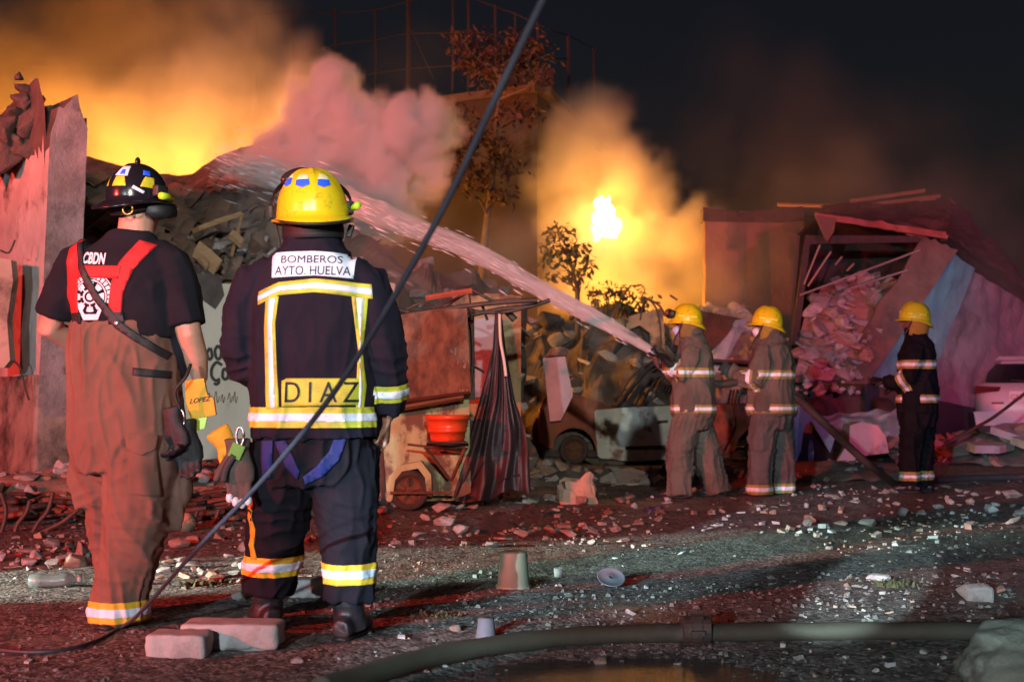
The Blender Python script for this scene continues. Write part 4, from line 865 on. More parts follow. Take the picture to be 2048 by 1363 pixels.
obj('bail_handle', tubevf(spline([nz_ + e * 0.08 + Vector((0, -0.03, 0.0)), nz_ + e * 0.06 + Vector((0, -0.035, 0.06)), nz_ + e * 0.06 + Vector((0, 0.035, 0.06)), nz_ + e * 0.08 + Vector((0, 0.03, 0))], 5), 0.007, 6), bpy.data.materials['nozzle_black'], nzl, True)
obj('pistol_grip', tubevf([nz_ + e * 0.13 + Vector((0, 0, -0.02)), nz_ + e * 0.15 + Vector((0, 0, -0.11))], [0.016, 0.014], 8), bpy.data.materials['nozzle_black'], nzl, True)
M_cable = mat('grey_cable', (0.05, 0.047, 0.06), (0.04, 0.036, 0.048), 9, 0.5, 0.1, 60)
pts = [G(-60, 1300), G(60, 1312), G(160, 1300), G(240, 1262)]
for p in pts: p.z = 0.016
pts += [P(282, 1222, 4.55), P(400, 1090, 3.95), P(520, 965, 3.5), P(640, 822, 3.1), P(730, 690, 2.85), P(830, 520, 2.6), P(910, 370, 2.45), P(980, 220, 2.3), P(1040, 95, 2.2), P(1095, -20, 2.1), P(1150, -150, 2.0), P(1230, -350, 1.9)]
tag(obj('fallen_cable', tubevf(spline(pts, 10), 0.0072, 10), M_cable, smooth=True), 'loose grey cable slanting up across the picture in front of the navy jacket', 'cable')

# ================================================================== small things on the ground
def chip_block(name, label, cx, cy, w, d, h_, rot, m, seed):
    bm = bmesh.new(); bmesh.ops.create_cube(bm, size=1)
    bmesh.ops.subdivide_edges(bm, edges=bm.edges[:], cuts=15, use_grid_fill=True)
    for v in bm.verts:
        c = v.co * 2; l8 = (abs(c.x) ** 12 + abs(c.y) ** 12 + abs(c.z) ** 12) ** (1 / 12)
        p = Vector((c.x * w, c.y * d, c.z * h_)) * 0.5 / l8
        edge_ = sorted((abs(c.x), abs(c.y), abs(c.z)))[1]
        k = noise.noise(p * 24 + Vector((seed * 3, 0, 0))); chip = max(0, noise.noise(p * 11 + Vector((0, seed * 5, 0))) - 0.05) * max(0, edge_ - 0.55)
        v.co = p * (1 - 0.95 * chip) + p.normalized() * (0.0065 * k + 0.002 * noise.noise(p * 70))
        v.co.z += h_ / 2
    me = bpy.data.meshes.new(name); bm.to_mesh(me); bm.free(); me.materials.append(m); me.polygons.foreach_set('use_smooth', [True] * len(me.polygons))
    return tag(ob(name, me, None, (cx, cy, 0), (0, 0, rot)), label, 'block')
g = G(350, 1318); chip_block('concrete_block', 'short rounded concrete block lying at the camera side of the tan trousers', g.x, g.y + 0.06, 0.215, 0.13, 0.085, -0.06, M_conc2, 1)
g = G(460, 1306); chip_block('concrete_block', 'long chipped concrete kerb piece before the navy firefighter\'s boots', g.x - 0.01, g.y + 0.09, 0.36, 0.15, 0.10, -0.03, M_conc2, 2)
g = G(612, 1196); chip_block('concrete_block', 'pale block on the ground between the navy firefighter\'s legs', g.x, g.y + 0.06, 0.17, 0.11, 0.085, 0.05, M_conc2, 3)
def stone(label, px, py, w, h_, m, seed, cat='stone', name='stone'):
    g_ = G(px, py); o_ = instance(rockmesh(seed, m, 16, name, 0.8), name, None, (g_.x, g_.y, gh(g_.x, g_.y) - 0.008), (0, 0, seed), (w, w * 0.8, h_)); return tag(o_, label, cat)
stone('bluish stone left of the navy firefighter\'s boot', 477, 1200, 0.10, 0.09, M_conc, 61)
stone('pyramid-shaped rock standing alone at the right', 1955, 1204, 0.20, 0.13, M_conc, 62)
stone('white flat-topped rock with weeds beneath it', 1755, 1158, 0.14, 0.07, M_conc2, 63)
stone('round pink stone beside the white flat-topped rock', 1700, 1150, 0.05, 0.035, M_brickd, 64)
stone('rounded stone just right of the navy firefighter\'s boot', 910, 1262, 0.06, 0.05, M_brickd, 65)
stone('dark square stone alone on the dark ground', 1615, 1052, 0.10, 0.10, M_conc, 66)
stone('small white stone near the plastic disc', 1292, 1170, 0.05, 0.05, M_conc2, 67)
stone('flat pale pebble before the plastic disc', 1262, 1226, 0.07, 0.045, M_conc2, 68)
stone('round stone below the concrete blocks', 597, 1322, 0.07, 0.04, M_conc, 69)
stone('triangular broken stone before the dark hollow', 150, 1132, 0.16, 0.11, M_brickd, 70)
stone('pink stone at the heel of the tan trousers', 165, 1112, 0.12, 0.16, M_brickd, 71)
stone('tan stone by the dark spring hollow', 60, 1128, 0.13, 0.08, M_conc2, 72)
def boulder():
    bm = bmesh.new(); bmesh.ops.create_icosphere(bm, subdivisions=5, radius=1)
    for v in bm.verts:
        p = v.co.copy(); k = 1 + 0.30 * noise.noise(p * 1.3 + Vector((4, 0, 0))) + 0.10 * noise.noise(p * 4) + 0.04 * noise.noise(p * 11) + 0.02 * noise.noise(p * 26)
        v.co = Vector((p.x * 0.27, p.y * 0.22, p.z * 0.155)) * k
    me = bpy.data.meshes.new('boulder'); bm.to_mesh(me); bm.free(); me.materials.append(mat('buff_stone', (0.17, 0.155, 0.12), (0.12, 0.11, 0.085), 5, 0.9, 0.6, 26, stain=(0.26, 0.24, 0.20), sscale=9, slim=(0.58, 0.68))); me.polygons.foreach_set('use_smooth', [True] * len(me.polygons))
    g_ = G(2150, 1420); return tag(ob('boulder', me, None, (g_.x, g_.y + 0.22, 0.06), (0, 0.1, 0.3)), 'large buff boulder cut off by the picture\'s corner', 'boulder')
boulder()
def pot(name, label, cat, px, py, prof, m, tilt=(0, 0, 0), lift=0.0):
    g_ = G(px, py); V, Fc = revolve((0, 0, 0), prof, 36, tilt); return tag(ob(name, mesh(name, V, Fc, m, True), None, (g_.x, g_.y, gh(g_.x, g_.y) + lift)), label, cat)
pot('plastic_pot', 'grey-green plastic bucket standing upside down on the dirt', 'bucket', 1027, 1172, [(0.085, 0.0), (0.088, 0.004), (0.086, 0.012), (0.078, 0.015), (0.066, 0.165), (0.060, 0.172), (0.001, 0.173)], mat('grey_green_plastic', (0.20, 0.21, 0.15), (0.16, 0.17, 0.12), 4, 0.4, 0.05, 30, stain=(0.3, 0.28, 0.24), sscale=4, slim=(0.6, 0.75)))
M_cup = mat('translucent_plastic', (0.16, 0.15, 0.17), (0.11, 0.10, 0.12), 6, 0.4)
pot('plastic_cup', 'pale translucent cup upside down near the supply hose', 'cup', 972, 1274, [(0.040, 0.0), (0.042, 0.006), (0.038, 0.01), (0.030, 0.075), (0.001, 0.076)], M_cup)
pot('white_cup', 'small white cup standing beside the upside-down bucket', 'cup', 1117, 1146, [(0.001, 0.0), (0.022, 0.0), (0.025, 0.045), (0.022, 0.045), (0.02, 0.004), (0.001, 0.004)], M_conc2)
pot('plastic_disc', 'pale plastic lid disc lying tilted on the dirt', 'lid', 1222, 1166, [(0.012, 0.006), (0.016, 0.006), (0.018, 0.004), (0.064, 0.003), (0.068, 0.008), (0.070, 0.002), (0.064, -0.002), (0.012, 0.0), (0.012, 0.006)], M_cup, (0.55, 0.1, 0), 0.045)
g = G(105, 1176); bt_ = thing('plastic_bottle', 'clear crushed plastic bottle lying on the pale dirt', 'bottle', (g.x, g.y, 0.04), 0.25)
obj('bottle_body', tubevf([(-0.11, 0, 0), (-0.10, 0, 0), (-0.05, 0, 0), (0.0, 0, -0.004), (0.05, 0, 0), (0.08, 0, 0), (0.105, 0, 0), (0.115, 0, 0)], [0.02, 0.034, 0.035, 0.029, 0.035, 0.033, 0.014, 0.012], 16), mat('clear_plastic', (0.30, 0.34, 0.33), None, 9, 0.2, 0.2, 40, trans=0.7), bt_, True, False)
obj('bottle_cap', tubevf([(0.113, 0, 0), (0.133, 0, 0)], 0.0145, 14), M_conc2, bt_, True, False)
# paper sack, cardboard, clothes
def sack(name, label, cat, px, py, w, d, h_, m, seed, slump=0.2):
    bm = bmesh.new(); bmesh.ops.create_cube(bm, size=1); bmesh.ops.subdivide_edges(bm, edges=bm.edges[:], cuts=9, use_grid_fill=True)
    for v in bm.verts:
        p = v.co.copy(); k = noise.noise(p * 2.2 + Vector((seed, 0, 0))); kk = abs(noise.noise(p * 5 + Vector((seed, 3, 0))))
        t_ = p.z + 0.5
        v.co = Vector((p.x * w * (1 - slump * t_ + 0.25 * k), p.y * d * (1 - slump * t_ + 0.25 * k), t_ * h_ * (1 + 0.35 * k * t_ + 0.3 * t_ * p.x))) * (1 - 0.12 * kk)
    me = bpy.data.meshes.new(name); bm.to_mesh(me); bm.free(); me.materials.append(m)
    g_ = G(px, py); return tag(ob(name, me, None, (g_.x, g_.y + d / 2, 0), (0, 0, 0.2)), label, cat)
sack('paper_sack', 'crumpled pale paper sack standing before the dark rubble bank', 'sack', 1155, 1008, 0.32, 0.24, 0.22, mat('crumpled_paper', (0.56, 0.44, 0.36), (0.48, 0.37, 0.30), 5, 0.85, 0.4, 12), 2)
sack('dark_bundle', 'limp dark cloth bundle lying before the plastic sheet', 'cloth', 985, 1062, 0.36, 0.16, 0.10, mat('dark_cloth', (0.035, 0.028, 0.028), None, 5, 0.9, 0.3, 30), 3, 0.5)
sack('black_shoe', 'black shoe-like lump to the right of the limp cloth', 'shoe', 1060, 1034, 0.17, 0.12, 0.09, bpy.data.materials['dark_cloth'], 4, 0.4)
sack('purple_package', 'small purple package with an orange stripe near the nozzle man\'s feet', 'package', 1310, 1026, 0.15, 0.09, 0.05, mat('purple_wrap', (0.04, 0.018, 0.06), (0.16, 0.06, 0.03), 6, 0.4, 0.1, 20, contrast=(0.55, 0.6)), 6, 0.1)
tilted('cardboard_sheet', 'torn cardboard sheet lying before the burnt car', 'cardboard', [(1222, 968, 12.3), (1238, 938, 12.9), (1262, 934, 13), (1322, 955, 12.8), (1310, 965, 12.5)], 0.03, bpy.data.materials['crumpled_paper'])
# ================================================================== scattered rubble one can count, and gravel nobody could
R = random.Random(77)
TILEBITS = [slabmesh(60 + i, M_conc2, 'tile_chip') for i in range(4)]
BRICKBIT = mesh('brick_piece', *boxvf(0, 0, 0.2, 1, 0.5, 0.4, (0, 0, 0), 0.04), M_brickd)
def free(x, y):
    for p_, r_ in ((A0_, 0.32), (D0_, 0.34)):
        if (Vector((x, y)) - p_).length < r_: return False
    return True
A0_ = Vector((-1.55, 4.95)); D0_ = Vector((-0.78, 4.75))
def zone(px, py):
    if py > 1290: return 'on the dirt before the supply hose'
    if py > 1215: return 'on the dirt just beyond the supply hose' if px > 640 else 'on the dirt near the concrete blocks'
    if px < 520: return 'on the dirt behind the tan trousers' if py < 1100 else 'on the pale lit dirt around the tan trousers'
    if px < 900: return 'on the dirt in front of the rusty cart' if py < 1090 else 'on the dirt right of the navy firefighter'
    if px < 1300: return 'on the red-lit dirt around the paper sack' if py < 1060 else 'on the dirt around the upside-down bucket'
    if px < 1640: return 'on the dirt at the hose firefighters\' feet' if py < 1060 else 'on the bluish lit dirt right of the plastic disc'
    return 'on the dirt near the firefighter in black' if py < 1060 else 'on the dark dirt near the pyramid rock'
KN = {'stone': ('broken stone', 'stone'), 'tile_chip': ('flat tile chip', 'tile'), 'brick_chunk': ('dusty brick chunk', 'brick'), 'brick_piece': ('squared brick piece', 'brick')}
def strew(n, pick, kinds, smin, smax, pw):
    for i in range(n):
        px, py = pick()
        if 1268 < py < 1300: continue
        g = G(px, py)
        if not free(g.x, g.y): continue
        me_ = R.choice(kinds); s_ = (smin + (smax - smin) * R.random() ** pw) * (1 + 0.06 * max(0, g.y - 4))
        nm = me_.name.split('.')[0]; nm = {'chunk': 'brick_chunk'}.get(nm, nm)
        o_ = instance(me_, nm, None, (g.x, g.y, gh(g.x, g.y) - 0.004), (R.uniform(-0.25, 0.25), R.uniform(-0.25, 0.25), R.random() * 6.3), (s_ * R.uniform(0.8, 1.5), s_, s_ * R.uniform(0.6, 1.0)))
        tone = 'pale ' if me_ in PALES else ('grey ' if me_ in STONES else ''); sz = 'pea-sized ' if s_ < 0.034 else ('thumb-sized ' if s_ < 0.058 else ('fist-sized ' if s_ < 0.09 else 'large '))
        tag(o_, sz + tone + KN[nm][0] + ' ' + zone(px, py), KN[nm][1], 'rubble scattered over the ground')
ALLK = STONES + PALES + TILEBITS + BRICKS + [BRICKBIT]
strew(130, lambda: (R.uniform(-20, 2060), 960 + 390 * R.random() ** 1.3), ALLK, 0.02, 0.075, 2.4)
strew(150, lambda: (R.uniform(560, 1340), 990 + 105 * R.random() ** 1.4), ALLK + PALES, 0.03, 0.13, 2.0)
strew(70, lambda: (R.uniform(320, 620), 1080 + 90 * R.random()), ALLK + BRICKS, 0.03, 0.11, 2.0)
strew(50, lambda: (R.uniform(-20, 180), 1090 + 50 * R.random()), ALLK, 0.03, 0.12, 2.0)
strew(70, lambda: (R.uniform(1330, 2060), 975 + 80 * R.random() ** 1.3), ALLK + STONES, 0.03, 0.11, 2.0)
strew(40, lambda: (R.gauss(1690, 40), 1180 + R.gauss(0, 14)), STONES + TILEBITS, 0.015, 0.05, 2.0)
V, Fc = [], []
for i in range(9000):
    py = 850 + 530 * R.random() ** 0.8; px = R.uniform(-60, 2110)
    g = G(px, max(py, 905)); s_ = (0.003 + 0.010 * R.random() ** 4) * (0.6 + 0.12 * g.y); a = R.random() * 6.3; z = gh(g.x, g.y)
    if noise.noise(Vector((g.x * 0.8, g.y * 0.8, 9))) < -0.15 + 0.4 * R.random(): continue
    k = len(V); c, s2 = math.cos(a), math.sin(a); w = R.uniform(0.6, 1.0); hh = R.uniform(0.5, 1.0)
    for dx_, dy_, dz_2 in ((-1, -w, -0.3), (1, -w * 0.8, -0.3), (0.8, w, -0.3), (-0.9, w * 0.7, -0.3), (-0.5, -0.4 * w, hh), (0.55, -0.35 * w, hh * 0.8), (0.3, 0.5 * w, hh)):
        V.append(Vector((g.x + s_ * (dx_ * c - dy_ * s2), g.y + s_ * (dx_ * s2 + dy_ * c), z + s_ * dz_2)))
    Fc += [(k, k + 1, k + 5, k + 4), (k + 1, k + 2, k + 6, k + 5), (k + 2, k + 3, k + 4, k + 6), (k + 3, k, k + 4), (k + 4, k + 5, k + 6)]
gv = ob('gravel', mesh('gravel', V, Fc, mat('gravel_stone', (0.17, 0.15, 0.13), (0.09, 0.075, 0.062), 3.1, 0.85, 0, contrast=(0.4, 0.6)))); tag(gv, 'loose gravel and plaster crumbs over the dirt', kind='stuff')
V, Fc, MI = [], [], []
for i in range(2600):
    py = 955 + 150 * R.random() ** 1.2 if R.random() < 0.75 else 1050 + 300 * R.random(); px = R.uniform(-40, 2090)
    g = G(px, py); s_ = (0.008 + 0.020 * R.random() ** 2.5) * (1.0 if py < 1090 else 0.5)
    if noise.noise(Vector((g.x * 1.1, g.y * 0.9, 31))) < -0.1 + 0.35 * R.random() or not free(g.x, g.y): continue
    k = len(V); Rm = Euler((R.uniform(-0.4, 0.4), R.uniform(-0.4, 0.4), R.random() * 6.3)).to_matrix(); sx_, sy_, sz_ = s_ * R.uniform(0.8, 1.7), s_ * R.uniform(0.6, 1.1), s_ * R.uniform(0.35, 0.9)
    for ax_ in (-1, 1):
        for ay_ in (-1, 1):
            for az_ in (-1, 1): V.append(Vector((g.x, g.y, gh(g.x, g.y) + sz_ * 0.5)) + Rm @ Vector((ax_ * sx_ * R.uniform(0.6, 1), ay_ * sy_ * R.uniform(0.6, 1), az_ * sz_ * R.uniform(0.6, 1))))
    Fc += [(k, k + 1, k + 3, k + 2), (k + 4, k + 6, k + 7, k + 5), (k, k + 4, k + 5, k + 1), (k + 2, k + 3, k + 7, k + 6), (k, k + 2, k + 6, k + 4), (k + 1, k + 5, k + 7, k + 3)]
    MI += [R.choice((0, 0, 0, 2, 2, 1))] * 6
rme = mesh('rubble_crumbs', V, Fc, M_conc); rme.materials.append(M_conc2); rme.materials.append(M_brickd); rme.polygons.foreach_set('material_index', MI)
tag(ob('rubble_crumbs', rme), 'crumbled brick, tile and plaster bits strewn in drifts', kind='stuff')
# weeds
def weed(label, px, py, n, h_, m, seed, cat='weed'):
    R_ = random.Random(seed); g_ = G(px, py); V, Fc = [], []
    for i in range(n):
        a = R_.random() * 6.3; l = h_ * R_.uniform(0.5, 1.1); b_ = Vector((R_.gauss(0, 0.05), R_.gauss(0, 0.03), 0)); tip = b_ + Vector((math.cos(a) * l * 0.7, math.sin(a) * l * 0.5, l)); sd = Vector((-math.sin(a), math.cos(a), 0)) * 0.006
        k = len(V); mid = b_.lerp(tip, 0.5) + Vector((0, 0, l * 0.2)); V += [b_ - sd, b_ + sd, mid + sd * 0.9, mid - sd * 0.9, tip]; Fc += [(k, k + 1, k + 2, k + 3), (k + 3, k + 2, k + 4)]
    return tag(ob('weed', mesh('weed', V, Fc, m), None, (g_.x, g_.y, gh(g_.x, g_.y) - 0.005)), label, cat)
M_weed = mat('dry_weed', (0.09, 0.08, 0.03), (0.05, 0.05, 0.02), 20, 0.8)
weed('dry yellow weed tuft on the pale dirt beside the slanting cable', 400, 1170, 120, 0.03, M_weed, 1); weed('dark weed tuft at the navy firefighter\'s shadow', 880, 1232, 70, 0.025, M_weed, 2); weed('weeds growing round the white flat-topped rock', 1790, 1172, 120, 0.035, M_weed, 3)

# ================================================================== trees and vines
def limb(a, b_, r0, r1, bend, R_):
    a, b_ = Vector(a), Vector(b_); m_ = a.lerp(b_, 0.5) + Vector((R_.uniform(-1, 1), R_.uniform(-1, 1), R_.uniform(-0.3, 0.6))) * bend
    q = spline([a, m_, b_], 5); return tubevf(q, [r0 + (r1 - r0) * i / (len(q) - 1) for i in range(len(q))], 7)
def leaves(centers, per, lsize, R_, droop=0.3):
    V, Fc = [], []
    for c, r_ in centers:
        for i in range(int(per * (r_ / 0.3) ** 1.6)):
            o = Vector((R_.gauss(0, 1), R_.gauss(0, 1), R_.gauss(0, 0.8))) * r_ * 0.55
            d_ = Vector((R_.uniform(-1, 1), R_.uniform(-1, 1), R_.uniform(-0.9, 0.5) - droop)).normalized(); sd = d_.cross(Vector((R_.uniform(-1, 1), R_.uniform(-1, 1), 1))).normalized(); l = lsize * R_.uniform(0.6, 1.3)
            p = c + o; k = len(V); nn = d_.cross(sd) * l * 0.08
            V += [p, p + d_ * l * 0.5 + sd * l * 0.24 + nn, p + d_ * l, p + d_ * l * 0.5 - sd * l * 0.24 + nn]; Fc.append((k, k + 1, k + 2, k + 3))
    return V, Fc
M_bark = mat('dark_bark', (0.07, 0.05, 0.04), (0.11, 0.08, 0.06), 8, 0.95, 0.6, 30)
M_leafr = mat('scorched_leaf', (0.045, 0.012, 0.010), (0.028, 0.010, 0.008), 2.5, 0.7)
M_leafg = mat('smoky_green_leaf', (0.07, 0.075, 0.025), (0.045, 0.06, 0.02), 3, 0.6)
def tree(name, label, base, trunk, clusters, Y, lm, seed, lsize, r0, per=46):
    R_ = random.Random(seed); tr_ = [P(x, y, Y) for x, y in trunk]; t = thing(name, label, 'tree', (tr_[0].x, Y, 0))
    tr_ = [Vector((tr_[0].x, Y, 0))] + tr_; q = spline(tr_, 6)
    vf = [tubevf(q, [r0 * (1 - 0.8 * i / (len(q) - 1)) for i in range(len(q))], 10)]
    cen = []
    for x, y, rp in clusters:
        c = P(x, y, Y + R_.uniform(-0.7, 0.7)); cen.append((c, rp / F * Y))
        low = [p for p in q if p.z < c.z + 0.05] or q[:1]; s_ = min(low, key=lambda p: (p - c).length + 0.5 * abs(p.z - (c.z - 0.5)))
        vf.append(limb(s_, c, r0 * 0.28, r0 * 0.06, 0.15, R_))
        for k in range(4): vf.append(limb(c, c + Vector((R_.gauss(0, 1), R_.gauss(0, 1), R_.gauss(0, 0.8))) * rp / F * Y * 0.6, r0 * 0.08, r0 * 0.03, 0.04, R_))
    obj('trunk', join(*vf), M_bark, t, True)
    obj('crown', leaves(cen, per, lsize, R_), lm, t)
    return t
tree('thin_tree', 'thin reddish-leaved tree standing in smoke before the concrete building', None, [(966, 560), (972, 470), (985, 360), (992, 260), (1000, 170), (1006, 100)],
     [(928, 82, 34), (950, 104, 40), (985, 110, 45), (1018, 95, 48), (1052, 88, 36), (1072, 110, 34), (1035, 130, 38), (968, 140, 34), (995, 158, 34), (942, 122, 30), (1042, 212, 26), (1062, 222, 22), (1010, 226, 22), (930, 232, 34), (905, 245, 24), (962, 268, 34), (940, 288, 30), (1004, 282, 26), (908, 302, 24), (925, 330, 34), (955, 350, 28), (1000, 316, 32), (1026, 330, 26), (985, 380, 26), (930, 372, 26), (1012, 390, 22), (1085, 150, 18), (900, 340, 22)], 20.0, M_leafr, 4, 0.135, 0.10, 95)
tree('small_tree', 'small feathery tree silhouetted against the orange smoke', None, [(1155, 600), (1150, 560), (1140, 520), (1128, 480)],
     [(1104, 462, 20), (1125, 456, 20), (1140, 480, 22), (1100, 486, 20), (1120, 498, 24), (1150, 500, 22), (1166, 500, 18), (1172, 520, 18), (1100, 520, 18), (1132, 526, 22), (1160, 545, 22), (1174, 530, 14), (1110, 548, 18), (1140, 556, 18), (1088, 500, 12)], 18.2, M_leafg, 6, 0.14, 0.05, 60)
vn = thing('vine_shrub', 'tangled green vines spreading over the rubble behind the water jet', 'shrub', P(1240, 640, 18.3))
R_ = random.Random(12); cen = []
for x, y, r_ in ((1195, 588, 24), (1215, 580, 22), (1240, 590, 28), (1262, 582, 20), (1285, 592, 24), (1300, 605, 18), (1250, 612, 26), (1225, 606, 22), (1275, 622, 22), (1308, 640, 18), (1312, 668, 18), (1296, 690, 22), (1310, 712, 22), (1320, 690, 16), (1190, 606, 18), (1322, 740, 16)): cen.append((P(x, y, 18.2 + R_.uniform(-0.3, 0.2)), r_ / F * 18.2))
obj('foliage', leaves(cen, 75, 0.11, R_), M_leafg, vn)
for pts in ([(1225, 640), (1240, 600), (1256, 578), (1262, 570)], [(1280, 640), (1290, 600), (1310, 612), (1320, 650), (1322, 700)], [(1250, 640), (1252, 680), (1256, 705)], [(1290, 595), (1318, 610), (1330, 632)], [(1340, 590), (1355, 600)]):
    obj('vine_stem', tubevf(spline([P(x, y, 18.0) for x, y in pts], 5), 0.016, 6), M_bark, vn)
# ================================================================== people
def remesh(vfs, voxel, it=6, fac=0.5):
    V, Fc = join(*vfs)
    me = mesh('tmp', V, Fc)
    o = bpy.data.objects.new('tmp', me); C.objects.link(o)
    m = o.modifiers.new('r', 'REMESH'); m.mode = 'VOXEL'; m.voxel_size = voxel
    s = o.modifiers.new('s', 'SMOOTH'); s.iterations = it; s.factor = fac
    dg = bpy.context.evaluated_depsgraph_get()
    r = bpy.data.meshes.new_from_object(o.evaluated_get(dg))
    bpy.data.objects.remove(o); bpy.data.meshes.remove(me)
    r.polygons.foreach_set('use_smooth', [True] * len(r.polygons))
    return r
def folds(me, amp=0.006, seed=0.0, joints=(), fx=9.0, fz=3.0, fine=0.0015, calm=None):
    n = len(me.vertices)
    new = np.empty(n * 3, np.float32)
    off = Vector((seed * 3.7, seed * 1.3, seed * 2.1))
    for i, v in enumerate(me.vertices):
        p = v.co
        w = noise.noise_vector(p * 2.6 + off) * 0.55
        sl = p.x * 0.5 * math.sin(p.y * 3 + seed)
        q = Vector((p.x * fx, p.y * fx, (p.z + sl) * fz)) + off + w
        r = max(0.0, 1 - abs(noise.noise(q)) * 2.2) ** 2.2
        r2 = max(0.0, 1 - abs(noise.noise(Vector((p.x * fx * 1.9, p.y * fx * 1.9, (p.z - sl) * fz * 2.4)) + w * 1.6 + Vector((9, 4, 2)) + off)) * 2.4) ** 2.0
        lo = noise.noise(p * 3.1 + off * 0.7)
        d = amp * (1.15 * r + 0.6 * r2 - 0.55 + 0.7 * lo) + fine * noise.noise(p * 38 + off)
        for c, ax, spread, freq, a in joints:
            k = math.exp(-((p - c).length / spread) ** 2)
            if k > 0.02:
                ph = (p - c).dot(ax) * freq + 2.6 * noise.noise(p * 7 + off)
                d += a * k * (1 - 2 * abs(math.sin(ph)) ** 0.7)
        if calm: d *= calm(p)
        c = p + v.normal * d
        new[i * 3:i * 3 + 3] = c
    me.vertices.foreach_set('co', new); me.update()
    return me
def rim_in(bm, d):
    e = [e for e in bm.edges if e.is_boundary]
    nm = {v: v.normal.copy() for v in bm.verts}
    r = bmesh.ops.extrude_edge_only(bm, edges=e)
    for v in [g for g in r['geom'] if isinstance(g, bmesh.types.BMVert)]:
        src = min((x for ed in v.link_edges for x in ed.verts if x is not v and x in nm), key=lambda x: (x.co - v.co).length, default=None)
        if src: v.co -= nm[src] * d
def band(me, name, m, parent, planes, keep=None, off=0.004):
    bm = bmesh.new(); bm.from_mesh(me)
    for co, no in planes:
        bmesh.ops.bisect_plane(bm, geom=bm.verts[:] + bm.edges[:] + bm.faces[:], plane_co=co, plane_no=no, clear_inner=True)
    if keep: bmesh.ops.delete(bm, geom=[f for f in bm.faces if not keep(f.calc_center_median())], context='FACES')
    bm.normal_update()
    nn = [(v, v.normal.copy()) for v in bm.verts]
    for v, k in nn: v.co += k * off
    rim_in(bm, off + 0.003)
    r = bpy.data.meshes.new(name); bm.to_mesh(r); bm.free()
    r.materials.clear(); r.materials.append(m)
    r.polygons.foreach_set('use_smooth', [True] * len(r.polygons))
    return ob(name, r, parent)
def slice_band(me, name, parent, p, d, t0, t1, R, mats, off=0.004, extra=None):
    """striped reflective band round the axis p + t d: yellow, silver, yellow"""
    p, d = Vector(p), Vector(d).normalized()
    def near(c):
        q = c - p
        return (q - d * q.dot(d)).length < R and (extra is None or extra(c))
    a = band(me, name, mats[0], parent, [(p + d * t0, d), (p + d * t1, -d)], near, off)
    w = (t1 - t0) * 0.30
    band(me, 'silver_tape', mats[1], a, [(p + d * (t0 + w), d), (p + d * (t1 - w), -d)], near, off + 0.003)
    return a
def decal(bvh, bm, name, m, parent, off=0.004, step=0.016, back=0.9, dirn=Vector((0, 1, 0)), thick=0.006):
    """lay the flat faces of bm (drawn in x, z) on the garment seen from behind"""
    xs = [v.co.x for v in bm.verts]; zs = [v.co.z for v in bm.verts]
    for k in range(int((max(xs) - min(xs)) / step)):
        bmesh.ops.bisect_plane(bm, geom=bm.verts[:] + bm.edges[:] + bm.faces[:], plane_co=(min(xs) + (k + 1) * step, 0, 0), plane_no=(1, 0, 0))
    for k in range(int((max(zs) - min(zs)) / step)):
        bmesh.ops.bisect_plane(bm, geom=bm.verts[:] + bm.edges[:] + bm.faces[:], plane_co=(0, 0, min(zs) + (k + 1) * step), plane_no=(0, 0, 1))
    lost = []
    for v in bm.verts:
        h = bvh.ray_cast(Vector((v.co.x, -back, v.co.z)), dirn)
        if h[0] is None: lost.append(v)
        else: v.co = h[0] - dirn * off
    if lost: bmesh.ops.delete(bm, geom=lost, context='VERTS')
    bmesh.ops.recalc_face_normals(bm, faces=bm.faces[:])
    fl = [f for f in bm.faces if f.calc_area() > 1e-9]
    if fl and sum((f.normal.y * f.calc_area() for f in fl)) > 0: bmesh.ops.reverse_faces(bm, faces=bm.faces[:])
    if thick:
        e = [e for e in bm.edges if e.is_boundary]
        r = bmesh.ops.extrude_edge_only(bm, edges=e)
        for v in [g for g in r['geom'] if isinstance(g, bmesh.types.BMVert)]: v.co += dirn * thick
    me = bpy.data.meshes.new(name); bm.to_mesh(me); bm.free()
    me.materials.append(m)
    if name not in ('lettering', 'crest'): me.polygons.foreach_set('use_smooth', [True] * len(me.polygons))
    return ob(name, me, parent)
def polybm(*polys):
    bm = bmesh.new()
    for p in polys:
        bm.faces.new([bm.verts.new((x, 0, z)) for x, z in p])
    return bm
def textbm(s, x0, x1, z0, z1, fat=0.0, slant=0.0, tilt=0.0):
    cu = bpy.data.curves.new('t', 'FONT'); cu.body = s; cu.offset = fat; cu.space_line = 0.8; cu.align_x = 'CENTER'; cu.shear = slant; cu.resolution_u = 4
    o = bpy.data.objects.new('t', cu); C.objects.link(o)
    dg = bpy.context.evaluated_depsgraph_get()
    me = bpy.data.meshes.new_from_object(o.evaluated_get(dg))
    bpy.data.objects.remove(o)
    bm = bmesh.new(); bm.from_mesh(me); bpy.data.meshes.remove(me)
    xs = [v.co.x for v in bm.verts]; ys = [v.co.y for v in bm.verts]
    for v in bm.verts:
        x = x0 + (v.co.x - min(xs)) / (max(xs) - min(xs)) * (x1 - x0)
        z = z0 + (v.co.y - min(ys)) / (max(ys) - min(ys)) * (z1 - z0)
        v.co = (x, 0, z + tilt * (x - x0))
    return bm
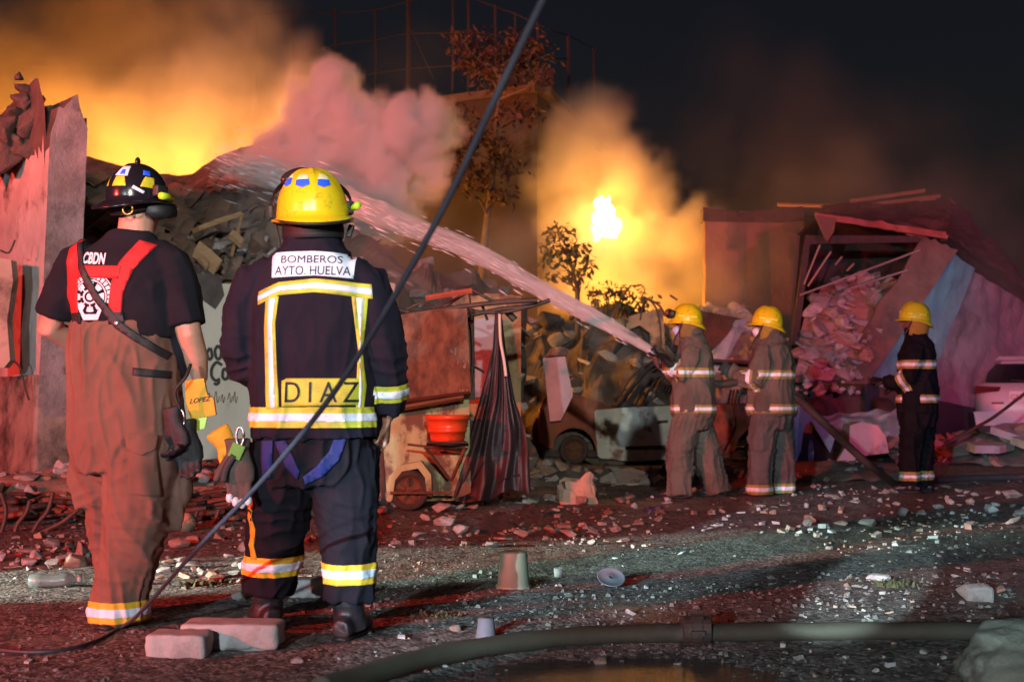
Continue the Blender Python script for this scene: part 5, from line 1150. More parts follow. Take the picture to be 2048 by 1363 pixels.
def loftax(cs, A, B, ra, rb, n=12):
    V, Fc = [], []
    for c, a, b in zip(cs, ra, rb):
        for k in range(n):
            g = 2 * math.pi * k / n
            V.append(Vector(c) + A * (a * math.cos(g)) + B * (b * math.sin(g)))
    for i in range(len(cs) - 1):
        for k in range(n):
            Fc.append((i * n + k, i * n + (k + 1) % n, (i + 1) * n + (k + 1) % n, (i + 1) * n + k))
    Fc.append(tuple(reversed(range(n)))); Fc.append(tuple((len(cs) - 1) * n + k for k in range(n)))
    return V, Fc
def hand_vf(w, d, nrm, side=1, curl=0.5, s=1.0, fat=1.0):
    w, d, nrm = Vector(w), Vector(d).normalized(), Vector(nrm)
    nrm = (nrm - d * nrm.dot(d)).normalized(); lat = d.cross(nrm)
    out = [loftax([w - d * 0.03 * s, w + d * 0.01 * s, w + d * 0.05 * s, w + d * 0.092 * s], lat, nrm,
                  [0.026 * s * fat, 0.032 * s * fat, 0.042 * s * fat, 0.041 * s * fat], [0.019 * s * fat, 0.018 * s * fat, 0.016 * s * fat, 0.012 * s * fat])]
    for o, ln, cc in ((-0.032, 0.062, 1.15), (-0.011, 0.076, 1.0), (0.011, 0.082, 0.92), (0.032, 0.072, 0.85)):
        p = w + d * 0.085 * s + lat * o * s * (1 if side > 0 else -1); a = 0; pts = [p - d * 0.015 * s]; q = p
        pts.append(q)
        for seg in (0.42, 0.33, 0.25):
            a += curl * cc
            q = q + (d * math.cos(a) + nrm * math.sin(a)) * ln * seg * s; pts.append(q)
        r = 0.0092 * s * fat
        out.append(tubevf(pts, [r, r, r * 0.95, r * 0.85, r * 0.6], 8))
    b = w + d * 0.02 * s + lat * 0.034 * s * side
    k = (d * 0.72 + lat * 0.55 * side + nrm * 0.35 * (0.5 + curl)).normalized()
    k2 = (k + d * 0.3 + nrm * 0.5 * curl).normalized()
    out.append(tubevf([b - k * 0.02 * s, b + k * 0.03 * s, b + k * 0.03 * s + k2 * 0.028 * s, b + k * 0.03 * s + k2 * 0.05 * s], [0.014 * s * fat, 0.0125 * s * fat, 0.0105 * s * fat, 0.007 * s * fat], 8))
    return out
def xf(vf, M): return [M @ Vector(v) for v in vf[0]], vf[1]
def head_vfs(c, yaw=0.0, tilt=0.0, s=1.0):
    M = Matrix.Translation(c) @ Euler((tilt, 0, yaw)).to_matrix().to_4x4() @ Matrix.Scale(s, 4)
    parts = [ellvf((0, -0.012, 0.03), (0.077, 0.096, 0.098), 20, 14), ellvf((0, 0.035, -0.045), (0.058, 0.058, 0.07), 16, 12),
             ellvf((0, 0.055, -0.085), (0.036, 0.034, 0.03), 12, 8), ellvf((0, 0.095, -0.02), (0.013, 0.022, 0.024), 10, 8), ellvf((0, 0.087, -0.065), (0.025, 0.013, 0.010), 10, 8),
             ellvf((0.078, -0.005, -0.01), (0.012, 0.022, 0.034), 10, 8), ellvf((-0.078, -0.005, -0.01), (0.012, 0.022, 0.034), 10, 8),
             ellvf((0, 0.078, 0.022), (0.05, 0.018, 0.012), 12, 8)]
    return [xf(p, M) for p in parts], M
def helmet_vf(rx=0.125, ry=0.152, rz=0.14, front=0.03, side=0.022, back=0.075, droop=0.035, ridge=0.006, n=64, flute=(0.0,)):
    V, Fc = [], []
    prof = [(0.0001, 1)] + [(math.sin(a), math.cos(a)) for a in [math.pi / 2 * (i / 12) for i in range(1, 12)]] + [(1.0, 0.0), (1.005, -0.12)]
    rows = len(prof) + 5
    for ri in range(rows):
        for k in range(n):
            g = 2 * math.pi * k / n; dx, dy = math.sin(g), math.cos(g)
            w = side + (front - side) * max(0, dy) ** 2 + (back - side) * max(0, -dy) ** 1.6
            dr = 0.006 + droop * max(0, -dy) ** 2 + 0.010 * max(0, dy) ** 2
            if ri < len(prof):
                r, z = prof[ri]; x, y, zz = dx * rx * r, dy * ry * r, z * rz
                bump = 0.0
                for fa in (flute if r > 0.12 else flute[:1]):
                    dd = abs(x * math.cos(fa) - y * math.sin(fa))
                    bump += ridge * min(1, r / 0.35) / len(flute) ** 0.0 * math.exp(-(dd / 0.008) ** 2) * (1 - max(0, (r - 0.8) / 0.22) if r > 0.8 else 1)
                sc_ = 1 + bump / 0.13
                V.append(Vector((x * sc_, y * sc_, zz * sc_)))
            else:
                j = ri - len(prof); zb = -0.12 * rz
                t, dz = ((0.35, -0.25), (1.0, -1.0), (1.02, -1.0), (0.95, -1.0), (0.0, -0.3))[j]
                q = (rx * 1.0 + w * t) / rx; qy = (ry + w * t) / ry
                V.append(Vector((dx * rx * q, dy * ry * qy, zb + dz * dr - (0.008 if j >= 3 else (0.004 if j == 2 else 0)))))
    for i in range(rows - 1):
        for k in range(n):
            Fc.append((i * n + k, (i + 1) * n + k, (i + 1) * n + (k + 1) % n, i * n + (k + 1) % n))
    return V, Fc
def boot_vf(p, ang, h=0.22):
    p = Vector(p); M = Matrix.Translation(p) @ Matrix.Rotation(ang, 4, 'Z')
    vs = [tubevf([(0, -0.01, h), (0, -0.012, 0.16), (0, 0.0, 0.10), (0, 0.01, 0.035)], [(0.06, 0.062), (0.055, 0.058), (0.05, 0.062), (0.046, 0.07)], 14),
          tubevf([(0, -0.085, 0.045), (0, -0.03, 0.05), (0, 0.06, 0.05), (0, 0.13, 0.04), (0, 0.185, 0.032)], [(0.042, 0.036), (0.046, 0.044), (0.046, 0.05), (0.038, 0.052), (0.02, 0.03)], 14)]
    sole = tubevf([(0, -0.1, 0.012), (0, -0.05, 0.012), (0, 0.05, 0.012), (0, 0.14, 0.012), (0, 0.2, 0.014)], [(0.012, 0.03), (0.013, 0.044), (0.013, 0.046), (0.013, 0.052), (0.011, 0.026)], 12)
    return [xf(v, M) for v in vs], xf(sole, M)

M_skin = mat('skin', (0.48, 0.26, 0.18), (0.40, 0.20, 0.14), 14, 0.55, 0.08, 90)
M_skin_dark = mat('skin_dark', (0.16, 0.075, 0.045), (0.12, 0.055, 0.035), 14, 0.5, 0.08, 90)
M_shirt = mat('tshirt_cotton', (0.009, 0.008, 0.012), (0.013, 0.011, 0.017), 9, 0.95, 0.12, 260, spec=0.2, wrinkle=0.6)
M_tan = mat('tan_turnout', (0.185, 0.092, 0.063), (0.14, 0.070, 0.048), 5, 0.9, 0.25, 320, stain=(0.09, 0.05, 0.035), sscale=2.2, slim=(0.55, 0.8), wrinkle=0.9)
M_tan2 = mat('old_tan_turnout', (0.145, 0.115, 0.095), (0.105, 0.085, 0.07), 5, 0.9, 0.25, 260, stain=(0.07, 0.05, 0.04), sscale=2.4, slim=(0.5, 0.75), wrinkle=0.9)
M_grey = mat('grey_turnout', (0.115, 0.10, 0.095), (0.085, 0.075, 0.072), 5, 0.9, 0.25, 260, stain=(0.06, 0.05, 0.05), sscale=2.4, slim=(0.5, 0.75), wrinkle=0.9)
M_navy = mat('navy_turnout', (0.009, 0.0085, 0.018), (0.014, 0.012, 0.022), 6, 0.9, 0.22, 300, stain=(0.03, 0.02, 0.02), sscale=2.6, slim=(0.6, 0.8), spec=0.2, wrinkle=0.9)
M_navyt = mat('navy_trouser_cloth', (0.007, 0.0065, 0.011), (0.011, 0.009, 0.014), 6, 0.9, 0.22, 300, stain=(0.022, 0.016, 0.016), sscale=3, slim=(0.6, 0.8), spec=0.2, wrinkle=0.9)
M_black = mat('black_turnout', (0.005, 0.005, 0.008), (0.008, 0.008, 0.011), 6, 0.85, 0.22, 300, spec=0.2, wrinkle=0.9)
M_red = mat('red_suspender', (0.55, 0.016, 0.016), (0.46, 0.012, 0.014), 20, 0.75, 0.15, 220)
M_strap = mat('black_strap', (0.012, 0.012, 0.014), None, 6, 0.6, 0.2, 260)
M_yel = mat('lime_yellow_tape', (0.58, 0.60, 0.04), (0.46, 0.46, 0.04), 16, 0.6, 0.2, 200, stain=(0.22, 0.19, 0.06), sscale=9, slim=(0.50, 0.75))
M_yel2 = mat('amber_yellow_tape', (0.78, 0.46, 0.03), (0.70, 0.40, 0.03), 16, 0.6, 0.12, 200)
M_dull = mat('dull_yellow_tape', (0.38, 0.30, 0.08), (0.28, 0.21, 0.06), 16, 0.7, 0.12, 200)
M_sil = mat('silver_reflective_tape', (0.86, 0.89, 0.99), (0.60, 0.64, 0.76), 14, 0.35, 0.2, 120, contrast=(0.42, 0.7), stain=(0.34, 0.35, 0.42), sscale=26, slim=(0.58, 0.72))
M_helm_y = mat('yellow_helmet', (0.82, 0.60, 0.012), (0.72, 0.52, 0.012), 5, 0.30, 0.05, 90, stain=(0.34, 0.22, 0.03), sscale=17, slim=(0.57, 0.70))
M_helm_l = mat('lime_helmet', (0.55, 0.62, 0.02), (0.48, 0.52, 0.02), 5, 0.3, 0.02, 60)
M_helm_k = mat('black_helmet', (0.012, 0.011, 0.015), None, 5, 0.2, 0.02, 60)
M_rub = mat('black_rubber', (0.014, 0.013, 0.014), (0.022, 0.02, 0.02), 20, 0.5, 0.2, 80)
M_boot = mat('boot_leather', (0.016, 0.014, 0.018), (0.03, 0.024, 0.026), 12, 0.35, 0.25, 60, stain=(0.09, 0.07, 0.06), sscale=7, slim=(0.6, 0.75))
M_white = mat('white_print', (0.82, 0.74, 0.80), (0.7, 0.62, 0.68), 40, 0.8)
M_patch = mat('pale_blue_patch', (0.74, 0.80, 0.94), (0.58, 0.66, 0.82), 9, 0.5, 0.15, 120, stain=(0.42, 0.45, 0.52), sscale=14, slim=(0.56, 0.75))
M_ink = mat('black_lettering', (0.012, 0.012, 0.018), None, 10, 0.7)
M_blue = mat('blue_sticker', (0.03, 0.13, 1.0), None, 10, 0.4)
M_ysti = mat('yellow_sticker', (0.78, 0.60, 0.03), (0.66, 0.48, 0.03), 24, 0.4)
M_psti = mat('pale_sticker', (0.80, 0.78, 0.42), None, 10, 0.4)
M_bstrap = mat('blue_harness', (0.008, 0.018, 0.15), (0.012, 0.02, 0.11), 16, 0.8, 0.2, 200)
M_torch = mat('lime_torch', (0.55, 0.75, 0.03), None, 10, 0.4)
M_glove = mat('black_glove', (0.006, 0.006, 0.008), (0.011, 0.010, 0.012), 14, 0.6, 0.25, 90)
M_gtan = mat('work_glove', (0.10, 0.075, 0.06), (0.07, 0.05, 0.042), 12, 0.8, 0.25, 120)
M_gyel = mat('yellow_glove', (0.72, 0.40, 0.02), (0.52, 0.28, 0.02), 9, 0.7, 0.25, 120, stain=(0.2, 0.12, 0.03), sscale=8, slim=(0.55, 0.7))
M_wtip = mat('white_rubber', (0.75, 0.75, 0.78), None, 10, 0.5)
M_brass = mat('brass_ring', (0.55, 0.30, 0.07), None, 10, 0.35, metal=0.8)
M_steel = mat('steel', (0.5, 0.5, 0.52), (0.35, 0.35, 0.36), 20, 0.35, metal=0.9)
M_mask = mat('white_mask', (0.80, 0.78, 0.80), (0.72, 0.70, 0.73), 12, 0.85, 0.2, 60)
M_glass = mat('dark_goggle_glass', (0.03, 0.02, 0.02), None, 10, 0.1)
M_hood = mat('brown_neck_cloth', (0.24, 0.15, 0.045), (0.17, 0.10, 0.035), 8, 0.9, 0.25, 160)
M_hood_y = mat('yellow_neck_cloth', (0.34, 0.21, 0.03), (0.25, 0.15, 0.025), 8, 0.9, 0.25, 160)

def lp(name, vf, m, parent, smooth=True):
    return obj(name, vf, m, parent, smooth, world_coords=False)
def put(name, me, m, parent):
    me.name = name; me.materials.clear(); me.materials.append(m)
    return ob(name, me, parent)
def bvh_of(me):
    bm = bmesh.new(); bm.from_mesh(me); b = BVHTree.FromBMesh(bm); bm.free(); return b

# ---------------------------------------------------------------- the man in the dark T-shirt and tan bib trousers
A0 = Vector(((245 - 1024) / 492, 4.88, 0))
ax = lambda px: (px - 245) / 492
az = lambda py: H + (793 - py) / 492
hv, hM = head_vfs((0.052, 0.02, 1.705), yaw=-0.35)
lh = hand_vf((-0.13, 0.27, 1.10), (0.8, 0.45, -0.1), (0.1, 0.2, -1), 1, 0.5)
rh = hand_vf((0.305, 0.05, 0.985), (0.03, 0.12, -1), (-1, 0.1, 0), -1, 0.45)
body = remesh(hv + lh + rh + [
    tubevf([(0.035, -0.01, 1.50), (0.045, 0.0, 1.60), (0.05, 0.01, 1.68)], [(0.075, 0.085), (0.068, 0.072), (0.068, 0.072)], 18),
    stackvf([(0.80, 0.03, 0, 0.15, 0.10), (1.0, 0.02, 0, 0.16, 0.11), (1.25, 0.0, 0, 0.17, 0.11), (1.42, 0.0, 0, 0.18, 0.10), (1.52, 0.02, 0, 0.12, 0.07)]),
    tubevf([(-0.16, 0, 1.49), (-0.26, 0.02, 1.32), (-0.318, 0.045, 1.205), (-0.24, 0.16, 1.145), (-0.13, 0.27, 1.10)], [0.06, 0.058, 0.052, 0.048, 0.030], 16),
    tubevf([(0.16, 0, 1.49), (0.235, -0.01, 1.31), (0.275, -0.015, 1.17), (0.292, 0.02, 1.08), (0.305, 0.05, 0.985)], [0.06, 0.060, 0.052, 0.05, 0.030], 16),
    tubevf([(0.09, -0.03, 0.85), (0.07, -0.03, 0.5), (0.03, -0.03, 0.3)], [0.09, 0.06, 0.05], 12), tubevf([(-0.08, 0.03, 0.85), (-0.07, 0.14, 0.5), (-0.06, 0.18, 0.3)], [0.09, 0.06, 0.05], 12)], 0.007, 3)
pA = put('person', body, M_skin, None)
pA.location = A0
tag(pA, 'firefighter seen from behind in dark T-shirt, red suspenders and tan trousers', 'person')
sh = remesh([stackvf([(1.16, 0.02, 0, 0.205, 0.135), (1.24, 0.012, 0, 0.212, 0.142), (1.34, 0.0, 0, 0.218, 0.145), (1.43, 0.0, 0, 0.218, 0.135), (1.50, 0.005, 0, 0.185, 0.115), (1.555, 0.025, 0, 0.115, 0.092), (1.592, 0.036, 0, 0.088, 0.084)], p=2.4),
             tubevf([(-0.12, 0, 1.50), (-0.19, 0.0, 1.46), (-0.25, 0.015, 1.36), (-0.288, 0.035, 1.255)], [(0.075, 0.08), (0.088, 0.088), (0.086, 0.086), (0.082, 0.082)], 18),
             tubevf([(0.12, 0, 1.50), (0.19, 0.0, 1.46), (0.235, -0.005, 1.34), (0.262, -0.012, 1.21)], [(0.075, 0.08), (0.086, 0.088), (0.082, 0.086), (0.076, 0.08)], 18),
             tubevf([(0.17, 0.02, 1.25), (0.20, 0.02, 1.1), (0.19, 0.03, 1.0)], [(0.05, 0.1), (0.05, 0.1), (0.03, 0.06)], 14)], 0.009, 5)
folds(sh, 0.007, 1.0, [(Vector((-0.2, 0, 1.42)), Vector((0.5, 0, 1)).normalized(), 0.10, 55, 0.004), (Vector((0.2, 0, 1.40)), Vector((-0.5, 0, 1)).normalized(), 0.10, 55, 0.004)], 5, 2.6, 0.0008)
shirt = put('tshirt', sh, M_shirt, pA); shirt['label'] = 'black T-shirt with white lettering and round crest'
shb = bvh_of(sh)
tr = remesh([stackvf([(0.62, 0.03, 0.02, 0.20, 0.16), (0.74, 0.028, 0.01, 0.225, 0.175), (0.86, 0.022, 0.0, 0.228, 0.178), (0.98, 0.012, 0.0, 0.22, 0.17), (1.10, 0.0, 0.0, 0.212, 0.16), (1.225, -0.002, 0.0, 0.20, 0.15)], p=2.4),
             tubevf([(0.105, -0.02, 0.82), (0.098, -0.03, 0.62), (0.085, -0.035, 0.48), (0.05, -0.035, 0.30), (0.012, -0.03, 0.13), (0.006, -0.028, 0.02)], [(0.13, 0.15), (0.145, 0.155), (0.135, 0.14), (0.12, 0.125), (0.104, 0.108), (0.100, 0.106)], 20),
             tubevf([(-0.075, 0.03, 0.82), (-0.08, 0.10, 0.62), (-0.075, 0.15, 0.48), (-0.062, 0.18, 0.30), (-0.055, 0.20, 0.14), (-0.055, 0.20, 0.05)], [(0.13, 0.14), (0.13, 0.14), (0.12, 0.125), (0.108, 0.112), (0.094, 0.098), (0.092, 0.096)], 20),
             tubevf([(0.20, -0.02, 0.68), (0.205, -0.03, 0.55), (0.175, -0.03, 0.40)], [(0.03, 0.07), (0.045, 0.09), (0.035, 0.08)], 12),
             tubevf([(-0.18, 0.06, 0.68), (-0.185, 0.06, 0.58), (-0.16, 0.08, 0.46)], [(0.02, 0.05), (0.025, 0.06), (0.025, 0.06)], 12)], 0.0075, 6)
Z = Vector((0, 0, 1))
folds(tr, 0.013, 2.0, [(Vector((0.09, -0.05, 0.46)), Vector((0.35, 0, 1)).normalized(), 0.16, 58, 0.007), (Vector((0.03, -0.05, 0.26)), Vector((0.55, 0, 1)).normalized(), 0.15, 54, 0.007), (Vector((-0.07, 0.1, 0.4)), Z, 0.16, 58, 0.006), (Vector((0.05, -0.1, 0.72)), Vector((-0.6, 0, 1)).normalized(), 0.16, 26, 0.006), (Vector((0.0, -0.15, 1.12)), Z, 0.10, 40, 0.003)], 8.0, 1.9, 0.001)
trs = put('bib_trousers', tr, M_tan, pA)
trb = bvh_of(tr)
slice_band(tr, 'ankle_tape', trs, (0.012, -0.03, 0), (0, 0, 1), 0.030, 0.112, 0.16, (M_yel2, M_sil), extra=lambda c: c.y < 0.10 and c.x > -0.115 - 0.0)
slice_band(tr, 'ankle_tape', trs, (-0.055, 0.20, 0), (0, 0, 1), 0.07, 0.145, 0.13, (M_yel2, M_sil), extra=lambda c: c.y > 0.10)
def Apoly(*px): return [(ax(x), az(y)) for x, y in px]
su = decal(shb, polybm(Apoly((146, 497), (171, 480), (174, 540), (176, 634), (150, 636), (146, 560))), 'suspender', M_red, pA, 0.006, thick=0.008)
decal(shb, polybm(Apoly((172, 535), (262, 538), (258, 563), (173, 560))), 'suspender_cross_strap', M_red, pA, 0.0075, thick=0.008)
decal(shb, polybm(Apoly((290, 484), (322, 492), (284, 545), (267, 592), (263, 636), (237, 636), (243, 572), (258, 530))), 'suspender', M_red, pA, 0.006, thick=0.008)
decal(shb, textbm('CBDN', ax(182), ax(228), az(532), az(508), 0.035, 0.12, -0.06), 'lettering', M_white, shirt, 0.003, thick=0)
# the round crest printed on the back
ccx, ccz = ax(201), az(598)
def ring(r0, r1, a0, a1, n=10):
    a = [rad(a0 + (a1 - a0) * i / n) for i in range(n + 1)]
    return [(ccx + r1 * math.sin(t), ccz + r1 * math.cos(t)) for t in a] + [(ccx + r0 * math.sin(t), ccz + r0 * math.cos(t)) for t in reversed(a)]
crest = []
for i in range(17): crest.append(ring(0.073, 0.090, -112 + i * 13.2, -112 + i * 13.2 + 9.6, 3))
crest += [ring(0.064, 0.069, -118, 118, 40), ring(0.094, 0.098, -122, 122, 44)]
for i in range(8):
    crest.append(ring(0.040, 0.060, i * 45 - 15, i * 45 + 15, 5)); crest.append(ring(0.028, 0.042, i * 45 - 4, i * 45 + 4, 2))
crest += [ring(0.022, 0.029, 0, 359.9, 28), ring(0.001, 0.014, 0, 359, 14)]
crest += [Apoly((170, 607), (174, 604), (190, 632), (214, 632), (226, 606), (231, 609), (217, 643), (187, 643)), Apoly((193, 636), (199, 636), (199, 641), (193, 641))]
decal(shb, polybm(*crest), 'crest', M_white, shirt, 0.003, thick=0)
cap = decal(shb, polybm(Apoly((148, 628), (180, 628), (182, 650), (152, 652))), 'strap_tab', M_strap, pA, 0.012, thick=0.012)
decal(shb, polybm(Apoly((236, 628), (266, 628), (272, 650), (240, 652))), 'strap_tab', M_strap, pA, 0.012, thick=0.012)
# both surfaces together for the straps that cross from shirt to trousers
bmx = bmesh.new(); bmx.from_mesh(sh); bmx.from_mesh(tr); both = BVHTree.FromBMesh(bmx); bmx.free()
decal(both, polybm(Apoly((163, 488), (173, 485), (186, 535), (218, 592), (262, 646), (350, 706), (346, 720), (254, 660), (208, 602), (174, 542))), 'shoulder_strap', M_strap, pA, 0.013, thick=0.012)
decal(both, polybm(Apoly((290, 736), (352, 742), (352, 757), (290, 751))), 'belt_strap', M_strap, pA, 0.010, thick=0.012)
b1, b2 = ax(257), az(650)
h = both.ray_cast(Vector((b1, -0.9, b2)), Vector((0, 1, 0)))[0]
lp('snap_button', ellvf(h - Vector((0, 0.014, 0)), (0.011, 0.006, 0.011)), M_steel, pA)
pk = decal(trb, polybm(Apoly((287, 868), (338, 872), (346, 985), (292, 978))), 'cargo_pocket', M_tan, trs, 0.022, thick=0.03)
decal(trb, polybm(Apoly((283, 862), (342, 866), (340, 893), (316, 905), (285, 895))), 'pocket_flap', M_tan, trs, 0.030, thick=0.012)
for (p, a) in (((0.0, -0.03, 0), -0.35), ((-0.06, 0.20, 0), -0.25)):
    bv, sole = boot_vf(p, a, 0.16)
    bo = put('boot', remesh(bv, 0.008, 4), M_boot, pA); lp('sole', sole, M_rub, bo)
# helmet
HA = Matrix.Translation((0.048, 0.012, 1.735)) @ Euler((0.05, 0.03, -0.55)).to_matrix().to_4x4()
hv_ = xf(helmet_vf(0.112, 0.135, 0.142, 0.04, 0.030, 0.062, 0.03, 0.003), HA)
hel = lp('helmet', hv_, M_helm_k, pA); hel['label'] = 'glossy black helmet with yellow, white and blue stickers'
hb = BVHTree.FromPolygons(hv_[0], hv_[1])
def Asti(m, *px, off=0.002): decal(hb, polybm(Apoly(*px)), 'sticker', m, hel, off, 0.008, thick=0.002)
Asti(M_white, (251, 334), (266, 334), (265, 357), (239, 355)); Asti(M_blue, (252, 342), (259, 342), (259, 354), (248, 353), off=0.004)
Asti(M_ysti, (242, 357), (259, 357), (264, 378), (235, 377)); Asti(M_ysti, (213, 353), (223, 353), (223, 375), (209, 374)); Asti(M_blue, (222, 341), (229, 341), (226, 352), (218, 351))
Asti(M_ysti, (296, 356), (309, 357), (312, 379), (290, 378)); Asti(M_blue, (290, 342), (300, 343), (303, 354), (292, 353)); 
Asti(M_sil, (278, 376), (298, 387), (295, 392), (275, 382))
lp('crest_button', ellvf(HA @ Vector((0, 0.0, 0.148)), (0.011, 0.018, 0.020)), M_helm_k, hel)
q = HA @ Vector((0.135, 0.02, 0.0))
to = lp('torch', tubevf([q + Vector((0.0, -0.05, -0.005)), q + Vector((0.005, 0.0, 0)), q + Vector((0.01, 0.05, 0.0))], [0.014, 0.015, 0.018], 12), M_torch, hel)
lp('torch_bracket', boxvf(*(q + Vector((-0.012, -0.02, 0.018))), 0.03, 0.06, 0.045, (0, 0, -0.5), 0.006), M_rub, hel)
# ear and neck pad, chin strap, ring
pad = [HA @ Vector((0.098 * math.sin(g), -0.118 * math.cos(g) * 1.0, -0.045 - 0.014 * math.cos(g * 2))) for g in [rad(a) for a in range(-118, 119, 12)]]
lp('neck_strap', tubevf(pad, [(0.024, 0.006)] * len(pad), 10), M_strap, hel)
rc = HA @ Vector((0.075, -0.112, -0.062)) + Vector((0, -0.012, 0))
lp('strap_ring', tubevf([rc + Vector((0.020 * math.cos(t), 0, 0.020 * math.sin(t))) for t in [2 * math.pi * i / 20 for i in range(21)]], 0.0042, 8), M_brass, hel)
lp('goggle_pouch', tubevf([HA @ Vector((0.095, -0.04, -0.05)), HA @ Vector((0.12, 0.02, -0.06)), HA @ Vector((0.125, 0.08, -0.055))], [(0.03, 0.02), (0.032, 0.024), (0.026, 0.02)], 12), M_rub, hel)
# gloves and yellow tag at the right hip (hang from a clip: things of their own)
def hang_glove(name, label, base, wrist, m, d=(0.1, 0, -1), nrm=(0, 1, 0), tip=None, curl=0.25, s=1.1):
    t = put(name, remesh(hand_vf(wrist, d, nrm, 1, curl, s, 1.35) + [loftax([Vector(wrist) - Vector(d).normalized() * k for k in (0.06, 0.03, 0.0)], Vector(d).normalized().cross(Vector(nrm)).normalized(), Vector(nrm), [0.05, 0.045, 0.04], [0.022, 0.022, 0.024], 12)], 0.007, 2), m, None)
    folds(t.data, 0.003, 4.2, fine=0.001)
    t.location = base
    return tag(t, label, 'glove')
gl = hang_glove('glove', 'black work glove hanging at the T-shirt firefighter\'s hip', A0 + Vector((0.285, -0.09, 0.60)), (0, 0, 0.17), M_glove, (0.12, 0.03, -1), (0.25, -1, 0))
gl2 = hang_glove('glove', 'crumpled black glove clipped above the hanging glove beside tan trousers', A0 + Vector((0.235, -0.11, 0.66)), (0, 0, 0.16), M_glove, (0.2, 0.02, -1), (-0.3, -1, 0), curl=0.8)
tg = thing('name_tag', 'amber yellow name tag clipped at the T-shirt firefighter\'s hip', 'tag', A0 + Vector((0.33, -0.06, 0.84)))
lp('tag_body', prismvf([(-0.06, 0, 0.145), (0.015, 0, 0.155), (0.03, 0.0, 0.09), (0.055, 0, 0.075), (0.065, 0, 0.01), (-0.035, 0, -0.012), (-0.055, 0, 0.06)], (0, 1, 0), 0.02), M_gyel, tg, False)
bm = textbm('LOPEZ', -0.04, 0.048, 0.052, 0.072, 0.02, 0.3, 0.16)
for v in bm.verts: v.co.y = -0.0025
me = bpy.data.meshes.new('lettering'); bm.to_mesh(me); bm.free(); me.materials.append(M_ink); ob('lettering', me, tg)
lp('ribbon', prismvf([(-0.05, 0.004, -0.01), (0.03, 0.004, 0.0), (0.02, 0.004, -0.045), (-0.03, 0.004, -0.06)], (0, 1, 0), 0.012), M_torch, tg, False)
cl = thing('carabiner_clip', 'steel clip and cord holding gloves at the tan trousers', 'clip', A0 + Vector((0.27, -0.12, 0.78)))
lp('clip_ring', tubevf([(0.016 * math.cos(t), 0, 0.05 + 0.04 * math.sin(t)) for t in [2 * math.pi * i / 16 for i in range(17)]], 0.004, 8), M_steel, cl)
lp('cord', tubevf(spline([(0, 0, 0.09), (-0.02, -0.01, 0.16), (0.02, 0.0, 0.22), (0.03, 0.03, 0.27)]), 0.007, 8), M_strap, cl)

# ---------------------------------------------------------------- the man in the navy jacket
D0 = Vector(((622 - 1024) / 518, 4.63, 0))
dx = lambda px: (px - 622) / 518
dz = lambda py: H + (793 - py) / 518
hv, hM = head_vfs((0.006, 0.02, 1.63), yaw=0.35, tilt=0.05)
lh = hand_vf((-0.10, 0.30, 0.97), (0.7, 0.6, 0.1), (0, 0, -1), 1, 0.6)
rh = hand_vf((0.285, 0.07, 0.83), (-0.02, 0.15, -1), (-1, 0, 0), -1, 0.5)
body = remesh(hv + lh + rh + [
    tubevf([(0.0, -0.01, 1.42), (0.005, 0.0, 1.52), (0.006, 0.01, 1.60)], [(0.07, 0.08), (0.062, 0.066), (0.062, 0.066)], 18),
    stackvf([(0.70, 0.01, 0, 0.15, 0.11), (0.95, 0.01, 0, 0.15, 0.11), (1.2, 0.0, 0, 0.17, 0.11), (1.38, 0.0, 0, 0.17, 0.10), (1.46, 0.0, 0, 0.10, 0.07)]),
    tubevf([(-0.15, 0, 1.38), (-0.25, 0, 1.18), (-0.265, 0.02, 1.07), (-0.18, 0.2, 0.99), (-0.10, 0.30, 0.97)], [0.055, 0.05, 0.045, 0.04, 0.03], 14),
    tubevf([(0.15, 0, 1.38), (0.25, 0, 1.18), (0.285, 0.0, 1.04), (0.285, 0.04, 0.93), (0.285, 0.07, 0.83)], [0.055, 0.05, 0.045, 0.04, 0.03], 14),
    tubevf([(-0.10, 0.02, 0.8), (-0.14, 0.1, 0.47), (-0.17, 0.17, 0.32)], [0.09, 0.06, 0.05], 12), tubevf([(0.11, 0, 0.8), (0.14, 0.02, 0.45), (0.15, 0.01, 0.3)], [0.09, 0.06, 0.05], 12)], 0.007, 3)
pD = put('person', body, M_skin, None)
pD.location = D0
tag(pD, 'firefighter seen from behind in navy jacket lettered across the back, yellow helmet', 'person')
jk = remesh([stackvf([(0.765, 0.02, 0.0, 0.252, 0.185), (0.86, 0.018, 0, 0.250, 0.184), (1.0, 0.01, 0, 0.240, 0.175), (1.15, 0.002, 0, 0.236, 0.168), (1.28, 0.0, 0, 0.238, 0.158), (1.37, 0.0, 0, 0.226, 0.14), (1.44, 0.0, 0, 0.175, 0.122), (1.50, 0.004, 0, 0.118, 0.104), (1.555, 0.006, 0.0, 0.092, 0.092), (1.575, 0.006, 0, 0.088, 0.09)], p=2.5),
             tubevf([(-0.14, 0, 1.40), (-0.205, 0, 1.36), (-0.252, 0.0, 1.24), (-0.268, 0.005, 1.12), (-0.258, 0.05, 1.04), (-0.20, 0.17, 0.985), (-0.13, 0.27, 0.965)], [(0.08, 0.09), (0.09, 0.095), (0.088, 0.09), (0.084, 0.088), (0.082, 0.082), (0.07, 0.072), (0.062, 0.066)], 20),
             tubevf([(0.14, 0, 1.40), (0.205, 0, 1.36), (0.255, 0.0, 1.22), (0.282, 0.0, 1.08), (0.29, 0.02, 0.98), (0.285, 0.05, 0.86)], [(0.08, 0.09), (0.09, 0.095), (0.088, 0.09), (0.082, 0.086), (0.076, 0.08), (0.07, 0.074)], 20)], 0.0075, 6)
